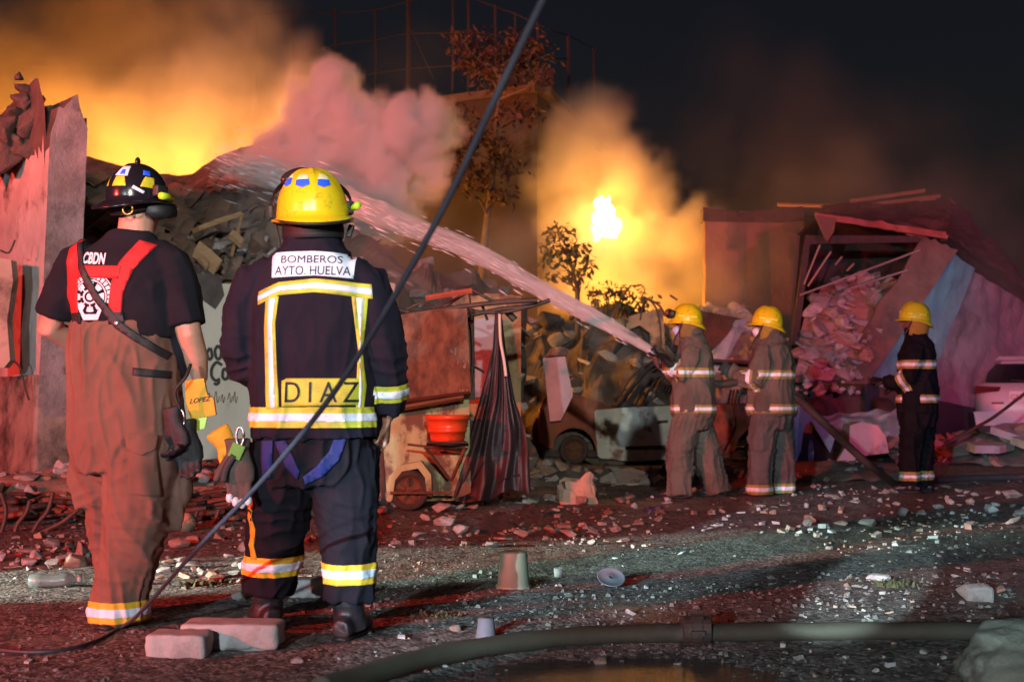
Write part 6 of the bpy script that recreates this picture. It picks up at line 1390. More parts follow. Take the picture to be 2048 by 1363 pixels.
folds(jk, 0.012, 5.0, [(Vector((-0.27, 0.0, 1.08)), Z, 0.12, 64, 0.007), (Vector((0.29, 0.0, 1.02)), Z, 0.13, 64, 0.007), (Vector((-0.19, -0.05, 1.36)), Vector((0.6, 0, 1)).normalized(), 0.10, 40, 0.005), (Vector((0.19, -0.05, 1.36)), Vector((-0.6, 0, 1)).normalized(), 0.10, 40, 0.005)], 7.5, 1.8, 0.001, calm=lambda p: 0.35 if (p.y < 0 and p.z > 1.22 and abs(p.x) < 0.19) else (0.35 + 0.65 * min(1, max((1.22 - p.z) / 0.08, (abs(p.x) - 0.19) / 0.04)) if (p.y < 0 and p.z > 1.14 and abs(p.x) < 0.23) else 1.0))
jkt = put('jacket', jk, M_navy, pD); jkt['label'] = 'navy turnout jacket with yellow and silver tape and lettering'
jb = bvh_of(jk)
def Dpoly(*px): return [(dx(x), dz(y)) for x, y in px]
def tape(name, outer, inner, sil=M_sil):
    t = decal(jb, polybm(Dpoly(*outer)), name, M_yel, jkt, 0.005, thick=0.008)
    decal(jb, polybm(Dpoly(*inner)), 'silver_tape', sil, t, 0.008, thick=0.004)
tape('side_tape', ((545, 600), (572, 598), (566, 650), (576, 816), (549, 816), (543, 660)), ((552, 602), (566, 601), (559, 652), (568, 814), (557, 814), (550, 658)))
tape('side_tape', ((711, 597), (742, 597), (732, 700), (740, 770), (736, 816), (722, 816), (724, 700)), ((720, 599), (734, 599), (726, 700), (733, 770), (731, 814), (727, 814), (730, 700)))
tape('shoulder_tape', ((528, 588), (570, 570), (640, 563), (748, 572), (751, 601), (640, 590), (572, 596), (528, 614)), ((528, 596), (570, 578), (640, 571), (749, 580), (750, 593), (640, 582), (572, 588), (528, 606)))
slice_band(jk, 'hem_tape', jkt, (0.02, 0, 0), (0, 0, 1), 0.806, 0.882, 0.32, (M_yel, M_sil), extra=lambda c: not (c.x > 0.235 and c.y > -0.06) and not c.x > 0.262)
slice_band(jk, 'cuff_tape', jkt, (0.289, 0.03, 0.95), (-0.02, 0.2, -1), -0.025, 0.04, 0.10, (M_yel, M_sil), extra=lambda c: c.x > 0.235)
slice_band(jk, 'cuff_tape', jkt, (-0.20, 0.17, 0.985), (0.55, 0.8, -0.15), -0.03, 0.035, 0.10, (M_yel, M_sil), extra=lambda c: c.y > 0.10)
pt = decal(jb, polybm(Dpoly((553, 516), (560, 510), (640, 508), (712, 512), (716, 518), (713, 562), (640, 557), (556, 561))), 'name_patch', M_patch, jkt, 0.011, 0.010, thick=0.014)
decal(jb, textbm('BOMBEROS', dx(573), dx(692), dz(532), dz(517), 0.0), 'lettering', M_ink, pt, 0.0135, 0.010, thick=0)
decal(jb, textbm('AYTO. HUELVA', dx(562), dx(708), dz(556), dz(538), 0.0), 'lettering', M_ink, pt, 0.0135, 0.010, thick=0)
dz_ = decal(jb, polybm(Dpoly((581, 762), (590, 757), (726, 757), (731, 762), (730, 808), (583, 811))), 'surname_patch', M_yel, jkt, 0.006, thick=0.008)
for ch, x0, x1 in (('D', 588, 617), ('I', 634, 639), ('A', 655, 688), ('Z', 699, 728)):
    decal(jb, textbm(ch, dx(x0), dx(x1), dz(803), dz(764), 0.0), 'lettering', M_ink, dz_, 0.009, 0.012, thick=0)
tr = remesh([stackvf([(0.58, 0.01, 0.03, 0.19, 0.15), (0.68, 0.012, 0.01, 0.225, 0.175), (0.80, 0.015, 0, 0.225, 0.17), (0.92, 0.01, 0, 0.21, 0.16)], p=2.4),
             tubevf([(-0.112, 0.02, 0.72), (-0.125, 0.05, 0.58), (-0.14, 0.10, 0.45), (-0.172, 0.17, 0.30), (-0.195, 0.22, 0.17), (-0.198, 0.22, 0.14)], [(0.125, 0.14), (0.118, 0.13), (0.114, 0.12), (0.104, 0.11), (0.094, 0.1), (0.094, 0.1)], 20),
             tubevf([(0.12, 0.0, 0.72), (0.132, 0.01, 0.58), (0.14, 0.02, 0.45), (0.148, 0.01, 0.30), (0.152, 0.0, 0.17), (0.152, 0.0, 0.145)], [(0.125, 0.14), (0.116, 0.13), (0.108, 0.118), (0.1, 0.106), (0.092, 0.098), (0.092, 0.098)], 20)], 0.0075, 5)
folds(tr, 0.013, 7.0, [(Vector((-0.14, 0.05, 0.45)), Z, 0.13, 62, 0.008), (Vector((0.14, 0.0, 0.45)), Vector((0.3, 0, 1)).normalized(), 0.13, 62, 0.008), (Vector((-0.18, 0.15, 0.27)), Z, 0.1, 38, 0.007), (Vector((0.15, 0, 0.27)), Z, 0.1, 38, 0.007), (Vector((0.0, -0.1, 0.62)), Vector((0.7, 0, 1)).normalized(), 0.15, 30, 0.006)], 9.0, 2.2, 0.001)
trs = put('trousers', tr, M_navyt, pD); tb = bvh_of(tr)
slice_band(tr, 'ankle_tape', trs, (-0.18, 0.19, 0), (0, 0, 1), 0.215, 0.295, 0.20, (M_yel2, M_sil), extra=lambda c: c.x < -0.02)
slice_band(tr, 'ankle_tape', trs, (0.15, 0.0, 0), (0, 0, 1), 0.215, 0.290, 0.20, (M_yel2, M_sil), extra=lambda c: c.x > 0.0)
decal(tb, polybm(Dpoly((500, 998), (512, 1000), (508, 1030), (514, 1060), (506, 1090), (510, 1120), (496, 1120), (494, 1090), (500, 1060), (494, 1030))), 'leg_tape', M_gyel, trs, 0.006, thick=0.008)
decal(tb, polybm(Dpoly((538, 878), (562, 876), (560, 925), (556, 950), (536, 955))), 'harness_strap', M_bstrap, trs, 0.010, thick=0.012)
decal(tb, polybm(Dpoly((566, 878), (588, 876), (606, 910), (616, 935), (610, 952), (590, 930))), 'harness_strap', M_bstrap, trs, 0.010, thick=0.012)
decal(tb, polybm(Dpoly((682, 872), (706, 870), (690, 915), (660, 945), (625, 962), (622, 946), (650, 925), (672, 898))), 'harness_strap', M_bstrap, trs, 0.010, thick=0.012)
for (p, a) in (((-0.205, 0.23, 0), 0.45), ((0.152, 0.0, 0), -0.25)):
    bv, sole = boot_vf(p, a, 0.32)
    bme = remesh(bv, 0.008, 3); folds(bme, 0.002, 3.0, [(Vector(p) + Vector((0, 0, 0.13)), Z, 0.05, 60, 0.005)])
    bo = put('boot', bme, M_boot, pD); lp('sole', sole, M_rub, bo)
HD = Matrix.Translation((0.0, 0.01, 1.635)) @ Euler((0.06, -0.05, 0.22)).to_matrix().to_4x4()
hv_ = xf(helmet_vf(0.138, 0.158, 0.172, 0.035, 0.020, 0.055, 0.030, 0.0045, flute=(0.0, 1.15, -1.15)), HD)
hel = lp('helmet', hv_, M_helm_y, pD); hel['label'] = 'yellow ribbed helmet with blue pentagon stickers'
hb = BVHTree.FromPolygons(hv_[0], hv_[1])
def Dsti(m, *px, off=0.005): decal(hb, polybm(Dpoly(*px)), 'sticker', m, hel, off, 0.008, thick=0.002)
for pb, pw in ((((572, 358), (589, 359), (588, 374), (577, 378), (569, 370)), ((578, 348), (591, 347), (589, 359), (575, 358))),
               (((599, 366), (625, 365), (628, 377), (613, 384), (599, 378)), ((604, 354), (621, 354), (625, 365), (600, 366))),
               (((642, 365), (662, 364), (666, 375), (655, 382), (643, 379)), ((643, 352), (657, 353), (662, 364), (642, 365)))):
    Dsti(M_blue, *pb); Dsti(M_psti, *pw)
n_ = 64
edge = [HD @ Vector(v) for v in [(((0.132 + 0.020 + (0.055 - 0.020) * max(0, -math.cos(g)) ** 1.6 + (0.035 - 0.02) * max(0, math.cos(g)) ** 2) * math.sin(g)),
        ((0.155 + 0.020 + (0.055 - 0.020) * max(0, -math.cos(g)) ** 1.6 + (0.035 - 0.02) * max(0, math.cos(g)) ** 2) * math.cos(g)),
        -0.12 * 0.178 - (0.006 + 0.030 * max(0, -math.cos(g)) ** 2 + 0.01 * max(0, math.cos(g)) ** 2) - 0.002) for g in [2 * math.pi * k / n_ for k in range(n_ + 1)]]]
lp('edge_trim', tubevf(edge, 0.006, 8), M_rub, hel)
pad = [HD @ Vector((0.112 * math.sin(g), -0.128 * math.cos(g), -0.072)) for g in [rad(a) for a in range(-120, 121, 12)]]
lp('neck_guard', tubevf(pad, [(0.034, 0.008)] * len(pad), 10), M_strap, hel)
gog = [HD @ Vector((0.15 * math.sin(g), 0.175 * math.cos(g), 0.045 + 0.11 * math.cos(g))) for g in [rad(a) for a in range(-100, 101, 10)]]
lp('goggle_strap', tubevf(gog, [(0.016, 0.004)] * len(gog), 8), M_rub, hel)
lp('goggle_lens', xf(ellvf((-0.045, 0.105, 0.150), (0.075, 0.035, 0.038), 18, 12, (0.3, -0.25, 0.3)), HD), M_glass, hel)
bu = HD @ Vector((-0.158, 0.03, 0.01))
lp('goggle_buckle', boxvf(bu.x, bu.y, bu.z, 0.018, 0.05, 0.05, (0.2, 0, 0.2), 0.005), M_rub, hel)
t0 = HD @ Vector((0.145, 0.02, 0.012))
lp('torch', tubevf([t0, t0 + Vector((0.03, -0.05, 0.004)), t0 + Vector((0.045, -0.075, 0.006))], [0.012, 0.013, 0.014], 12), M_torch, hel)
lp('torch_bracket', boxvf(t0.x - 0.004, t0.y, t0.z + 0.005, 0.035, 0.06, 0.05, (0, 0, 0.3), 0.006), M_rub, hel)
lp('chin_strap', tubevf(spline([HD @ Vector((-0.14, 0.0, -0.04)), HD @ Vector((-0.128, -0.01, -0.12)), HD @ Vector((-0.125, -0.01, -0.19))]), [(0.008, 0.003)] * 13, 8), M_strap, hel)
lp('strap_clip', boxvf(*(HD @ Vector((0.14, -0.03, -0.075))), 0.022, 0.02, 0.05, (0, 0.3, 0), 0.004), M_rub, hel)
# gloves hanging from the jacket
Dw = lambda px, py, y: Vector((D0.x + dx(px), D0.y + y, dz(py)))
b_ = Dw(490, 985, -0.10)
g3 = hang_glove('glove', 'dark glove with white fingertips hanging from the navy jacket', b_, (0, 0, 0.155), M_gtan, (0.03, 0.02, -1), (0.15, -1, 0), curl=0.12)
for o_, ln in ((-0.032, 0.062), (-0.011, 0.076), (0.011, 0.082), (0.032, 0.072)):
    lp('fingertip', ellvf((o_ * 1.1 + 0.008, -0.010, 0.155 - 0.094 - ln * 1.07), (0.0145, 0.0145, 0.020)), M_wtip, g3)
b_ = Dw(458, 935, -0.04)
g4 = hang_glove('glove', 'yellow glove tucked behind the dark glove beside the navy jacket', b_, (0.0, 0, 0.10), M_gyel, (0.5, 0.1, -0.75), (0.3, -1, 0), curl=0.5, s=0.85)
cl = thing('carabiner_clip', 'steel snap hook with green strap hanging at the navy jacket hem', 'clip', Dw(497, 895, -0.13))
lp('snap_hook', tubevf([(0.014 * math.cos(t), 0, 0.05 + 0.035 * math.sin(t)) for t in [2 * math.pi * i / 16 for i in range(17)]], 0.005, 8), M_steel, cl)
lp('green_strap', boxvf(-0.012, 0.0, -0.005, 0.05, 0.012, 0.055, (0, 0.4, 0), 0.003), mat('green_webbing', (0.10, 0.34, 0.05), None, 9, 0.7), cl)
lp('black_strap', tubevf(spline([(-0.02, -0.004, -0.02), (-0.05, -0.005, -0.07), (-0.06, -0.005, -0.12)]), [(0.014, 0.005)] * 13, 8), M_strap, cl)

# ---------------------------------------------------------------- the three men at the hose
def far_man(base, rotz, label, cfg):
    mj, mt, mh, tape_m, skin = cfg['mats']
    hc = Vector(cfg['head'])
    hv, hM = head_vfs(hc, yaw=cfg.get('yaw', 0), tilt=cfg.get('tilt', 0))
    vs = list(hv) + [tubevf([(0, hc.y - 0.03, hc.z - 0.24), (0, hc.y - 0.015, hc.z - 0.06)], [0.07, 0.06], 14)]
    tors = cfg['torso']
    vs.append(stackvf([(z, cx, cy, max(0.04, rx - 0.05), max(0.04, ry - 0.05)) for z, cx, cy, rx, ry in tors]))
    for arm in cfg['arms']: vs.append(tubevf(arm, [0.05] * (len(arm) - 1) + [0.035], 12))
    for hd in cfg['hands']: vs += hand_vf(*hd)
    for lg in cfg['legs']: vs.append(tubevf(lg, 0.06, 12))
    p = put('person', remesh(vs, 0.009, 3), skin, None)
    p.location = base; p.rotation_euler = (0, 0, rotz)
    tag(p, label, 'person')
    jv = [stackvf(tors, p=2.4)]
    for arm, ar in zip(cfg['arms'], cfg['arm_r']): jv.append(tubevf(arm, ar, 18))
    jm = remesh(jv, 0.012, 5)
    jn = [(Vector(arm[2]), (Vector(arm[3]) - Vector(arm[1])).normalized(), 0.12, 58, 0.009) for arm in cfg['arms']]
    folds(jm, 0.017, cfg['seed'], jn + [(Vector((0, 0, tors[1][0])), Z, 0.14, 30, 0.005)], 8, 2.0, 0.001)
    j = put('jacket', jm, mj, p)
    tv = [stackvf(cfg['pelvis'], p=2.3)] + [tubevf(l, r, 18) for l, r in zip(cfg['legs'], cfg['leg_r'])]
    tm = remesh(tv, 0.012, 5)
    folds(tm, 0.018, cfg['seed'] + 3, [(Vector(l[2]), Z, 0.16, 52, 0.009) for l in cfg['legs']] + [(Vector(l[3]), Z, 0.12, 58, 0.010) for l in cfg['legs']], 8, 2.0, 0.001)
    t = put('trousers', tm, mt, p)
    jv_b, tv_b = bvh_of(jm), bvh_of(tm)
    cz = tors[-1][0]; cy = tors[-1][2]
    lp('collar', tubevf([(0.098 * math.sin(g), cy + 0.098 * math.cos(g) * -1, cz + 0.005 + 0.012 * math.cos(g)) for g in [rad(a) for a in range(-150, 151, 15)]], [(0.035, 0.010)] * 21, 10), mj, j)
    for sx, sz, sy_, h_, bv_, pr in ((-1, 0.95, 0.04, 0.17, jv_b, j), (1, 0.95, 0.04, 0.17, jv_b, j), (-1, 0.60, 0.06, 0.19, tv_b, t), (1, 0.60, -0.02, 0.19, tv_b, t)):
        pts = []
        for v_ in range(6):
            for u_ in range(5):
                hit = bv_.ray_cast(Vector((sx * 0.7, sy_ + (u_ / 4 - 0.5) * 0.17, sz - v_ / 5 * h_)), Vector((-sx, 0, 0)))[0]
                pts.append((hit or Vector((sx * 0.2, sy_, sz))) + Vector((sx * (0.020 if 0 < u_ < 4 and 0 < v_ < 5 else 0.004), 0, 0)))
        lp('pocket', (pts, [(v_ * 5 + u_, v_ * 5 + u_ + 1, v_ * 5 + u_ + 6, v_ * 5 + u_ + 5) for v_ in range(5) for u_ in range(4)]), mj if pr is j else mt, pr, False)
    for z0, z1 in cfg['chest_bands']:
        slice_band(jm, 'chest_tape', j, (0, 0, 0), (0, 0, 1), z0, z1, 0.33, (tape_m, M_sil), extra=cfg.get('band_keep'))
    for i, s0, s1 in cfg['arm_bands']:
        a = cfg['arms'][i]; q0, q1 = Vector(a[s0]), Vector(a[s0 + 1]); dd = q1 - q0
        slice_band(jm, 'sleeve_tape', j, q0 + dd * s1, dd, -0.04, 0.04, 0.115, (tape_m, M_sil))
    for i, z0, z1 in cfg['ankle_bands']:
        l = cfg['legs'][i]; e = Vector(l[-1])
        slice_band(tm, 'ankle_tape', t, (e.x, e.y, 0), (0, 0, 1), z0, z1, 0.17, (tape_m, M_sil), extra=(lambda c, e=e, o=Vector(cfg['legs'][1 - i][-1]): (c.xy - e.xy).length < (c.xy - o.xy).length))
    for l in cfg['legs']:
        e = l[-1]; bv, sole = boot_vf((e[0], e[1], 0), cfg.get('foot', 0), 0.14)
        bo = put('boot', remesh(bv, 0.012, 3), M_boot, p); lp('sole', sole, M_rub, bo)
    for hd in cfg['hands']:
        g = put('glove', remesh(hand_vf(*hd[:5], 1.0, 1.3), 0.007, 1), cfg.get('glove', M_gtan), p)
    HM = Matrix.Translation(hc + Vector((0, -0.006, 0.035))) @ Euler((cfg.get('tilt', 0) + cfg.get('htilt', 0), 0, cfg.get('yaw', 0))).to_matrix().to_4x4()
    hvf = xf(helmet_vf(0.115, 0.142, 0.158, 0.036, 0.008, 0.040, 0.045, 0.009, 48), HM)
    he = lp('helmet', hvf, mh, p)
    for s in (-1, 1):
        for k, (y0, y1) in enumerate(((0.02, 0.085), (-0.105, -0.03))):
            pts = [HM @ Vector((s * 0.118 * math.sqrt(max(0.05, 1 - (y / 0.145) ** 2)) * 0.97, y, 0.035)) for y in [y0 + (y1 - y0) * i / 5 for i in range(6)]]
            lp('reflective_sticker', tubevf(pts, [(0.013, 0.004)] * 6, 8), M_torch if cfg.get('lime') else M_ystk, he)
    nk = [HM @ Vector((0.106 * math.sin(g), -0.126 * math.cos(g), -0.085)) for g in [rad(a) for a in range(-112, 113, 14)]]
    lp('neck_cloth', tubevf(nk, [(0.085, 0.012)] * len(nk), 12), cfg.get('hood', M_hood), he)
    st = spline([HM @ Vector((-0.118, 0.035, -0.02)), HM @ Vector((-0.106, 0.06, -0.11)), HM @ Vector((-0.095, 0.09, -0.17))] + ([HM @ Vector((-0.10, 0.12, -0.27))] if cfg.get('strap_long') else []), 5)
    lp('chin_strap', tubevf(st, [(0.009, 0.004)] * len(st), 8), M_strap, he)
    if cfg.get('mask'):
        mk_ = [ellvf((0, 0.082, -0.055), (0.052, 0.04, 0.05), 18, 12), ellvf((0, 0.10, -0.045), (0.03, 0.032, 0.032), 14, 10)]
        mm = remesh([xf(q, hM) for q in mk_], 0.007, 2)
        mo = put('face_mask', mm, cfg['mask'], p)
        for s in (-1, 1):
            for z in (-0.03, -0.075):
                lp('mask_strap', tubevf([hM @ Vector((s * 0.05, 0.085, z)), hM @ Vector((s * 0.072, 0.035, z + 0.01)), hM @ Vector((s * 0.082, -0.01, z + 0.02))], 0.0025, 6), cfg['mask'], mo)
    for s in (-1, 1):
        lp('eye', ellvf(hM @ Vector((s * 0.030, 0.079, 0.004)), (0.011, 0.010, 0.007), 10, 8), M_glass, p)
    if cfg.get('goggles'):
        gg = lp('goggles', xf(tubevf([(-0.10, 0.115, 0.045), (-0.055, 0.165, 0.055), (0.0, 0.18, 0.058), (0.055, 0.165, 0.055), (0.10, 0.115, 0.045)], [(0.034, 0.016), (0.042, 0.022), (0.042, 0.024), (0.042, 0.022), (0.034, 0.016)], 12), HM), M_rub, he)
        lp('goggle_lens', xf(tubevf([(-0.07, 0.178, 0.06), (0.0, 0.203, 0.064), (0.07, 0.178, 0.06)], [(0.026, 0.006)] * 3, 10), HM), M_brass, gg)
    return p
M_ystk = mat('yellow_reflective_sticker', (0.95, 0.85, 0.06), None, 10, 0.3)
torso0 = [(0.745, 0, 0.0, 0.225, 0.20), (0.85, 0, 0.0, 0.225, 0.20), (1.0, 0, 0.0, 0.215, 0.19), (1.15, 0, -0.005, 0.215, 0.18), (1.28, 0, -0.01, 0.225, 0.17), (1.38, 0, -0.01, 0.20, 0.145), (1.45, 0, 0.0, 0.135, 0.115), (1.515, 0, 0.012, 0.09, 0.09)]
# nozzle man
B3 = G(1388, 994); B3.z = 0
n3 = far_man(B3, rad(80), 'firefighter in brown coat aiming the water jet, goggles on his yellow helmet', dict(
    seed=11, mats=(M_tan2, M_tan2, M_helm_y, M_dull, M_skin_dark), head=(0, 0.06, 1.59), tilt=-0.06, htilt=0.14, torso=torso0,
    arms=[[(-0.16, 0, 1.35), (-0.20, 0.02, 1.28), (-0.22, 0.10, 1.13), (-0.16, 0.22, 1.20), (-0.08, 0.33, 1.31)], [(0.16, 0, 1.35), (0.22, 0.03, 1.27), (0.24, 0.08, 1.10), (0.16, 0.18, 1.12), (0.03, 0.24, 1.22)]],
    arm_r=[[0.09, 0.095, 0.088, 0.076, 0.064]] * 2,
    hands=[((-0.075, 0.335, 1.315), (0.25, 0.8, 0.45), (0.9, 0.1, 0.2), 1, 0.75, 1.0), ((0.03, 0.245, 1.225), (-0.6, 0.75, 0.3), (-0.3, 0.0, 0.9), -1, 0.75, 1.0)],
    pelvis=[(0.62, 0, 0, 0.17, 0.15), (0.72, 0, 0, 0.205, 0.18), (0.85, 0, 0, 0.205, 0.18), (0.95, 0, 0, 0.19, 0.16)],
    legs=[[(-0.1, 0.05, 0.75), (-0.11, 0.09, 0.6), (-0.11, 0.12, 0.45), (-0.11, 0.13, 0.2), (-0.11, 0.13, 0.03)], [(0.1, -0.02, 0.75), (0.11, -0.06, 0.6), (0.11, -0.10, 0.45), (0.11, -0.17, 0.2), (0.11, -0.22, 0.03)]],
    leg_r=[[0.125, 0.13, 0.125, 0.115, 0.118]] * 2, chest_bands=[(1.10, 1.185), (0.775, 0.85)], arm_bands=[(0, 2, 0.45)], ankle_bands=[], mask=mat('blue_mask', (0.50, 0.55, 0.80), None, 9, 0.85, 0.2, 60), goggles=True, strap_long=True))
B4 = G(1545, 992); B4.z = 0
n4 = far_man(B4, rad(64), 'firefighter in brown coat and grey trousers backing up the hose, white cup mask', dict(
    seed=17, mats=(M_tan2, M_grey, M_helm_y, M_dull, M_skin_dark), head=(0, 0.04, 1.575), tilt=0.04, yaw=0.25, htilt=0.10, torso=[(z, cx, cy, rx * 1.05, ry * 1.12) for z, cx, cy, rx, ry in torso0],
    arms=[[(-0.16, 0, 1.35), (-0.22, 0.02, 1.26), (-0.25, 0.08, 1.08), (-0.19, 0.22, 1.08), (-0.10, 0.36, 1.17)], [(0.16, -0.02, 1.35), (0.24, -0.03, 1.26), (0.28, -0.02, 1.08), (0.24, 0.12, 1.0), (0.15, 0.24, 0.98)]],
    arm_r=[[0.09, 0.1, 0.094, 0.08, 0.066]] * 2,
    hands=[((-0.10, 0.365, 1.175), (0.2, 0.8, 0.35), (0.8, 0, -0.4), 1, 0.7, 1.0), ((0.15, 0.245, 0.98), (-0.5, 0.8, 0), (-0.4, 0, -0.8), -1, 0.7, 1.0)],
    pelvis=[(0.62, 0, 0, 0.18, 0.16), (0.72, 0, 0, 0.215, 0.19), (0.85, 0, 0, 0.21, 0.18), (0.95, 0, 0, 0.19, 0.16)],
    legs=[[(-0.1, 0.03, 0.75), (-0.12, 0.06, 0.6), (-0.13, 0.07, 0.45), (-0.135, 0.09, 0.2), (-0.135, 0.09, 0.03)], [(0.1, -0.02, 0.75), (0.11, -0.04, 0.6), (0.115, -0.05, 0.45), (0.12, -0.06, 0.2), (0.12, -0.06, 0.03)]],
    leg_r=[[0.13, 0.135, 0.13, 0.118, 0.122]] * 2, chest_bands=[(1.085, 1.165), (0.775, 0.855)], arm_bands=[(0, 2, 0.15), (1, 2, 0.05)], ankle_bands=[(0, 0.03, 0.12), (1, 0.03, 0.12)], mask=M_mask, hood=M_hood_y, strap_long=True))
B5 = G(1838, 984); B5.z = 0
n5 = far_man(B5, rad(66), 'firefighter in black suit with silver bands standing apart with his back turned', dict(
    seed=23, mats=(M_black, M_black, M_helm_l, M_dull, M_skin_dark), head=(0, 0.02, 1.60), yaw=0.2, tilt=0.06, htilt=0.05, torso=[(z, cx, cy, rx * 0.93, ry * 0.95) for z, cx, cy, rx, ry in torso0],
    arms=[[(-0.15, 0, 1.36), (-0.20, 0.0, 1.27), (-0.21, 0.04, 1.08), (-0.19, 0.17, 1.02), (-0.15, 0.28, 1.04)], [(0.15, -0.02, 1.36), (0.21, -0.02, 1.27), (0.24, 0.0, 1.08), (0.21, 0.12, 1.0), (0.14, 0.2, 0.98)]],
    arm_r=[[0.085, 0.088, 0.082, 0.07, 0.06]] * 2,
    hands=[((-0.15, 0.285, 1.04), (0.3, 0.9, 0.1), (0.5, 0, -0.8), 1, 0.9, 1.0), ((0.14, 0.205, 0.98), (-0.6, 0.7, 0), (-0.3, 0, -0.9), -1, 0.8, 1.0)],
    pelvis=[(0.62, 0, 0, 0.16, 0.15), (0.72, 0, 0, 0.19, 0.175), (0.85, 0, 0, 0.19, 0.17), (0.95, 0, 0, 0.18, 0.15)],
    legs=[[(-0.09, 0.02, 0.75), (-0.1, 0.04, 0.6), (-0.1, 0.05, 0.45), (-0.1, 0.06, 0.2), (-0.1, 0.06, 0.06)], [(0.09, -0.02, 0.75), (0.09, -0.03, 0.6), (0.09, -0.03, 0.45), (0.09, -0.03, 0.2), (0.09, -0.03, 0.06)]],
    leg_r=[[0.115, 0.115, 0.11, 0.1, 0.1]] * 2, chest_bands=[(1.155, 1.235), (0.84, 0.915)], arm_bands=[(0, 2, 0.55), (1, 2, 0.3)], ankle_bands=[(0, 0.115, 0.20), (1, 0.115, 0.20)], hood=M_hood_y, lime=True, glove=M_glove))

n5.scale = (1.03, 1.03, 1.03)
# ================================================================== flames
def flame_mat(name, col, strength):
    m = bpy.data.materials.new(name); m.use_nodes = True; nt = m.node_tree; nt.nodes.clear()
    o = nt.nodes.new('ShaderNodeOutputMaterial'); e = nt.nodes.new('ShaderNodeEmission')
    e.inputs[0].default_value = (*col, 1); e.inputs[1].default_value = strength
    nt.links.new(e.outputs[0], o.inputs[0]); return m
M_fl1 = flame_mat('flame_core', (1.0, 0.72, 0.28), 7.0)
M_fl2 = flame_mat('flame_skirt', (1.0, 0.50, 0.07), 2.4)
def flame_vf(pts, Y, seed):
    q = spline([P(x, y, Y) for x, y, r_ in pts], 6); rr = []
    for i in range(len(q)):
        k = i / (len(q) - 1) * (len(pts) - 1); j = min(int(k), len(pts) - 2); rr.append((pts[j][2] + (pts[j + 1][2] - pts[j][2]) * (k - j)) / F * Y)
    V, Fc = tubevf(q, rr, 18)
    return [v + Vector((noise.noise(v * 5 + Vector((seed, 0, 0))), noise.noise(v * 5 + Vector((0, seed, 0))), noise.noise(v * 4))) * 0.10 for v in V], Fc
fl = thing('flame', 'bright white-yellow flame burning high among the orange smoke', 'flame', P(1206, 490, 23.6))
for k, pts in enumerate(([(1192, 490, 3), (1196, 470, 13), (1206, 448, 24), (1208, 425, 20), (1200, 405, 10), (1202, 392, 1)], [(1200, 470, 8), (1218, 455, 18), (1232, 442, 10), (1240, 434, 1)], [(1200, 440, 10), (1216, 420, 15), (1214, 405, 7), (1216, 388, 1)])):
    obj('flame_tongue', flame_vf(pts, 23.6, k * 3), M_fl1, fl, True)

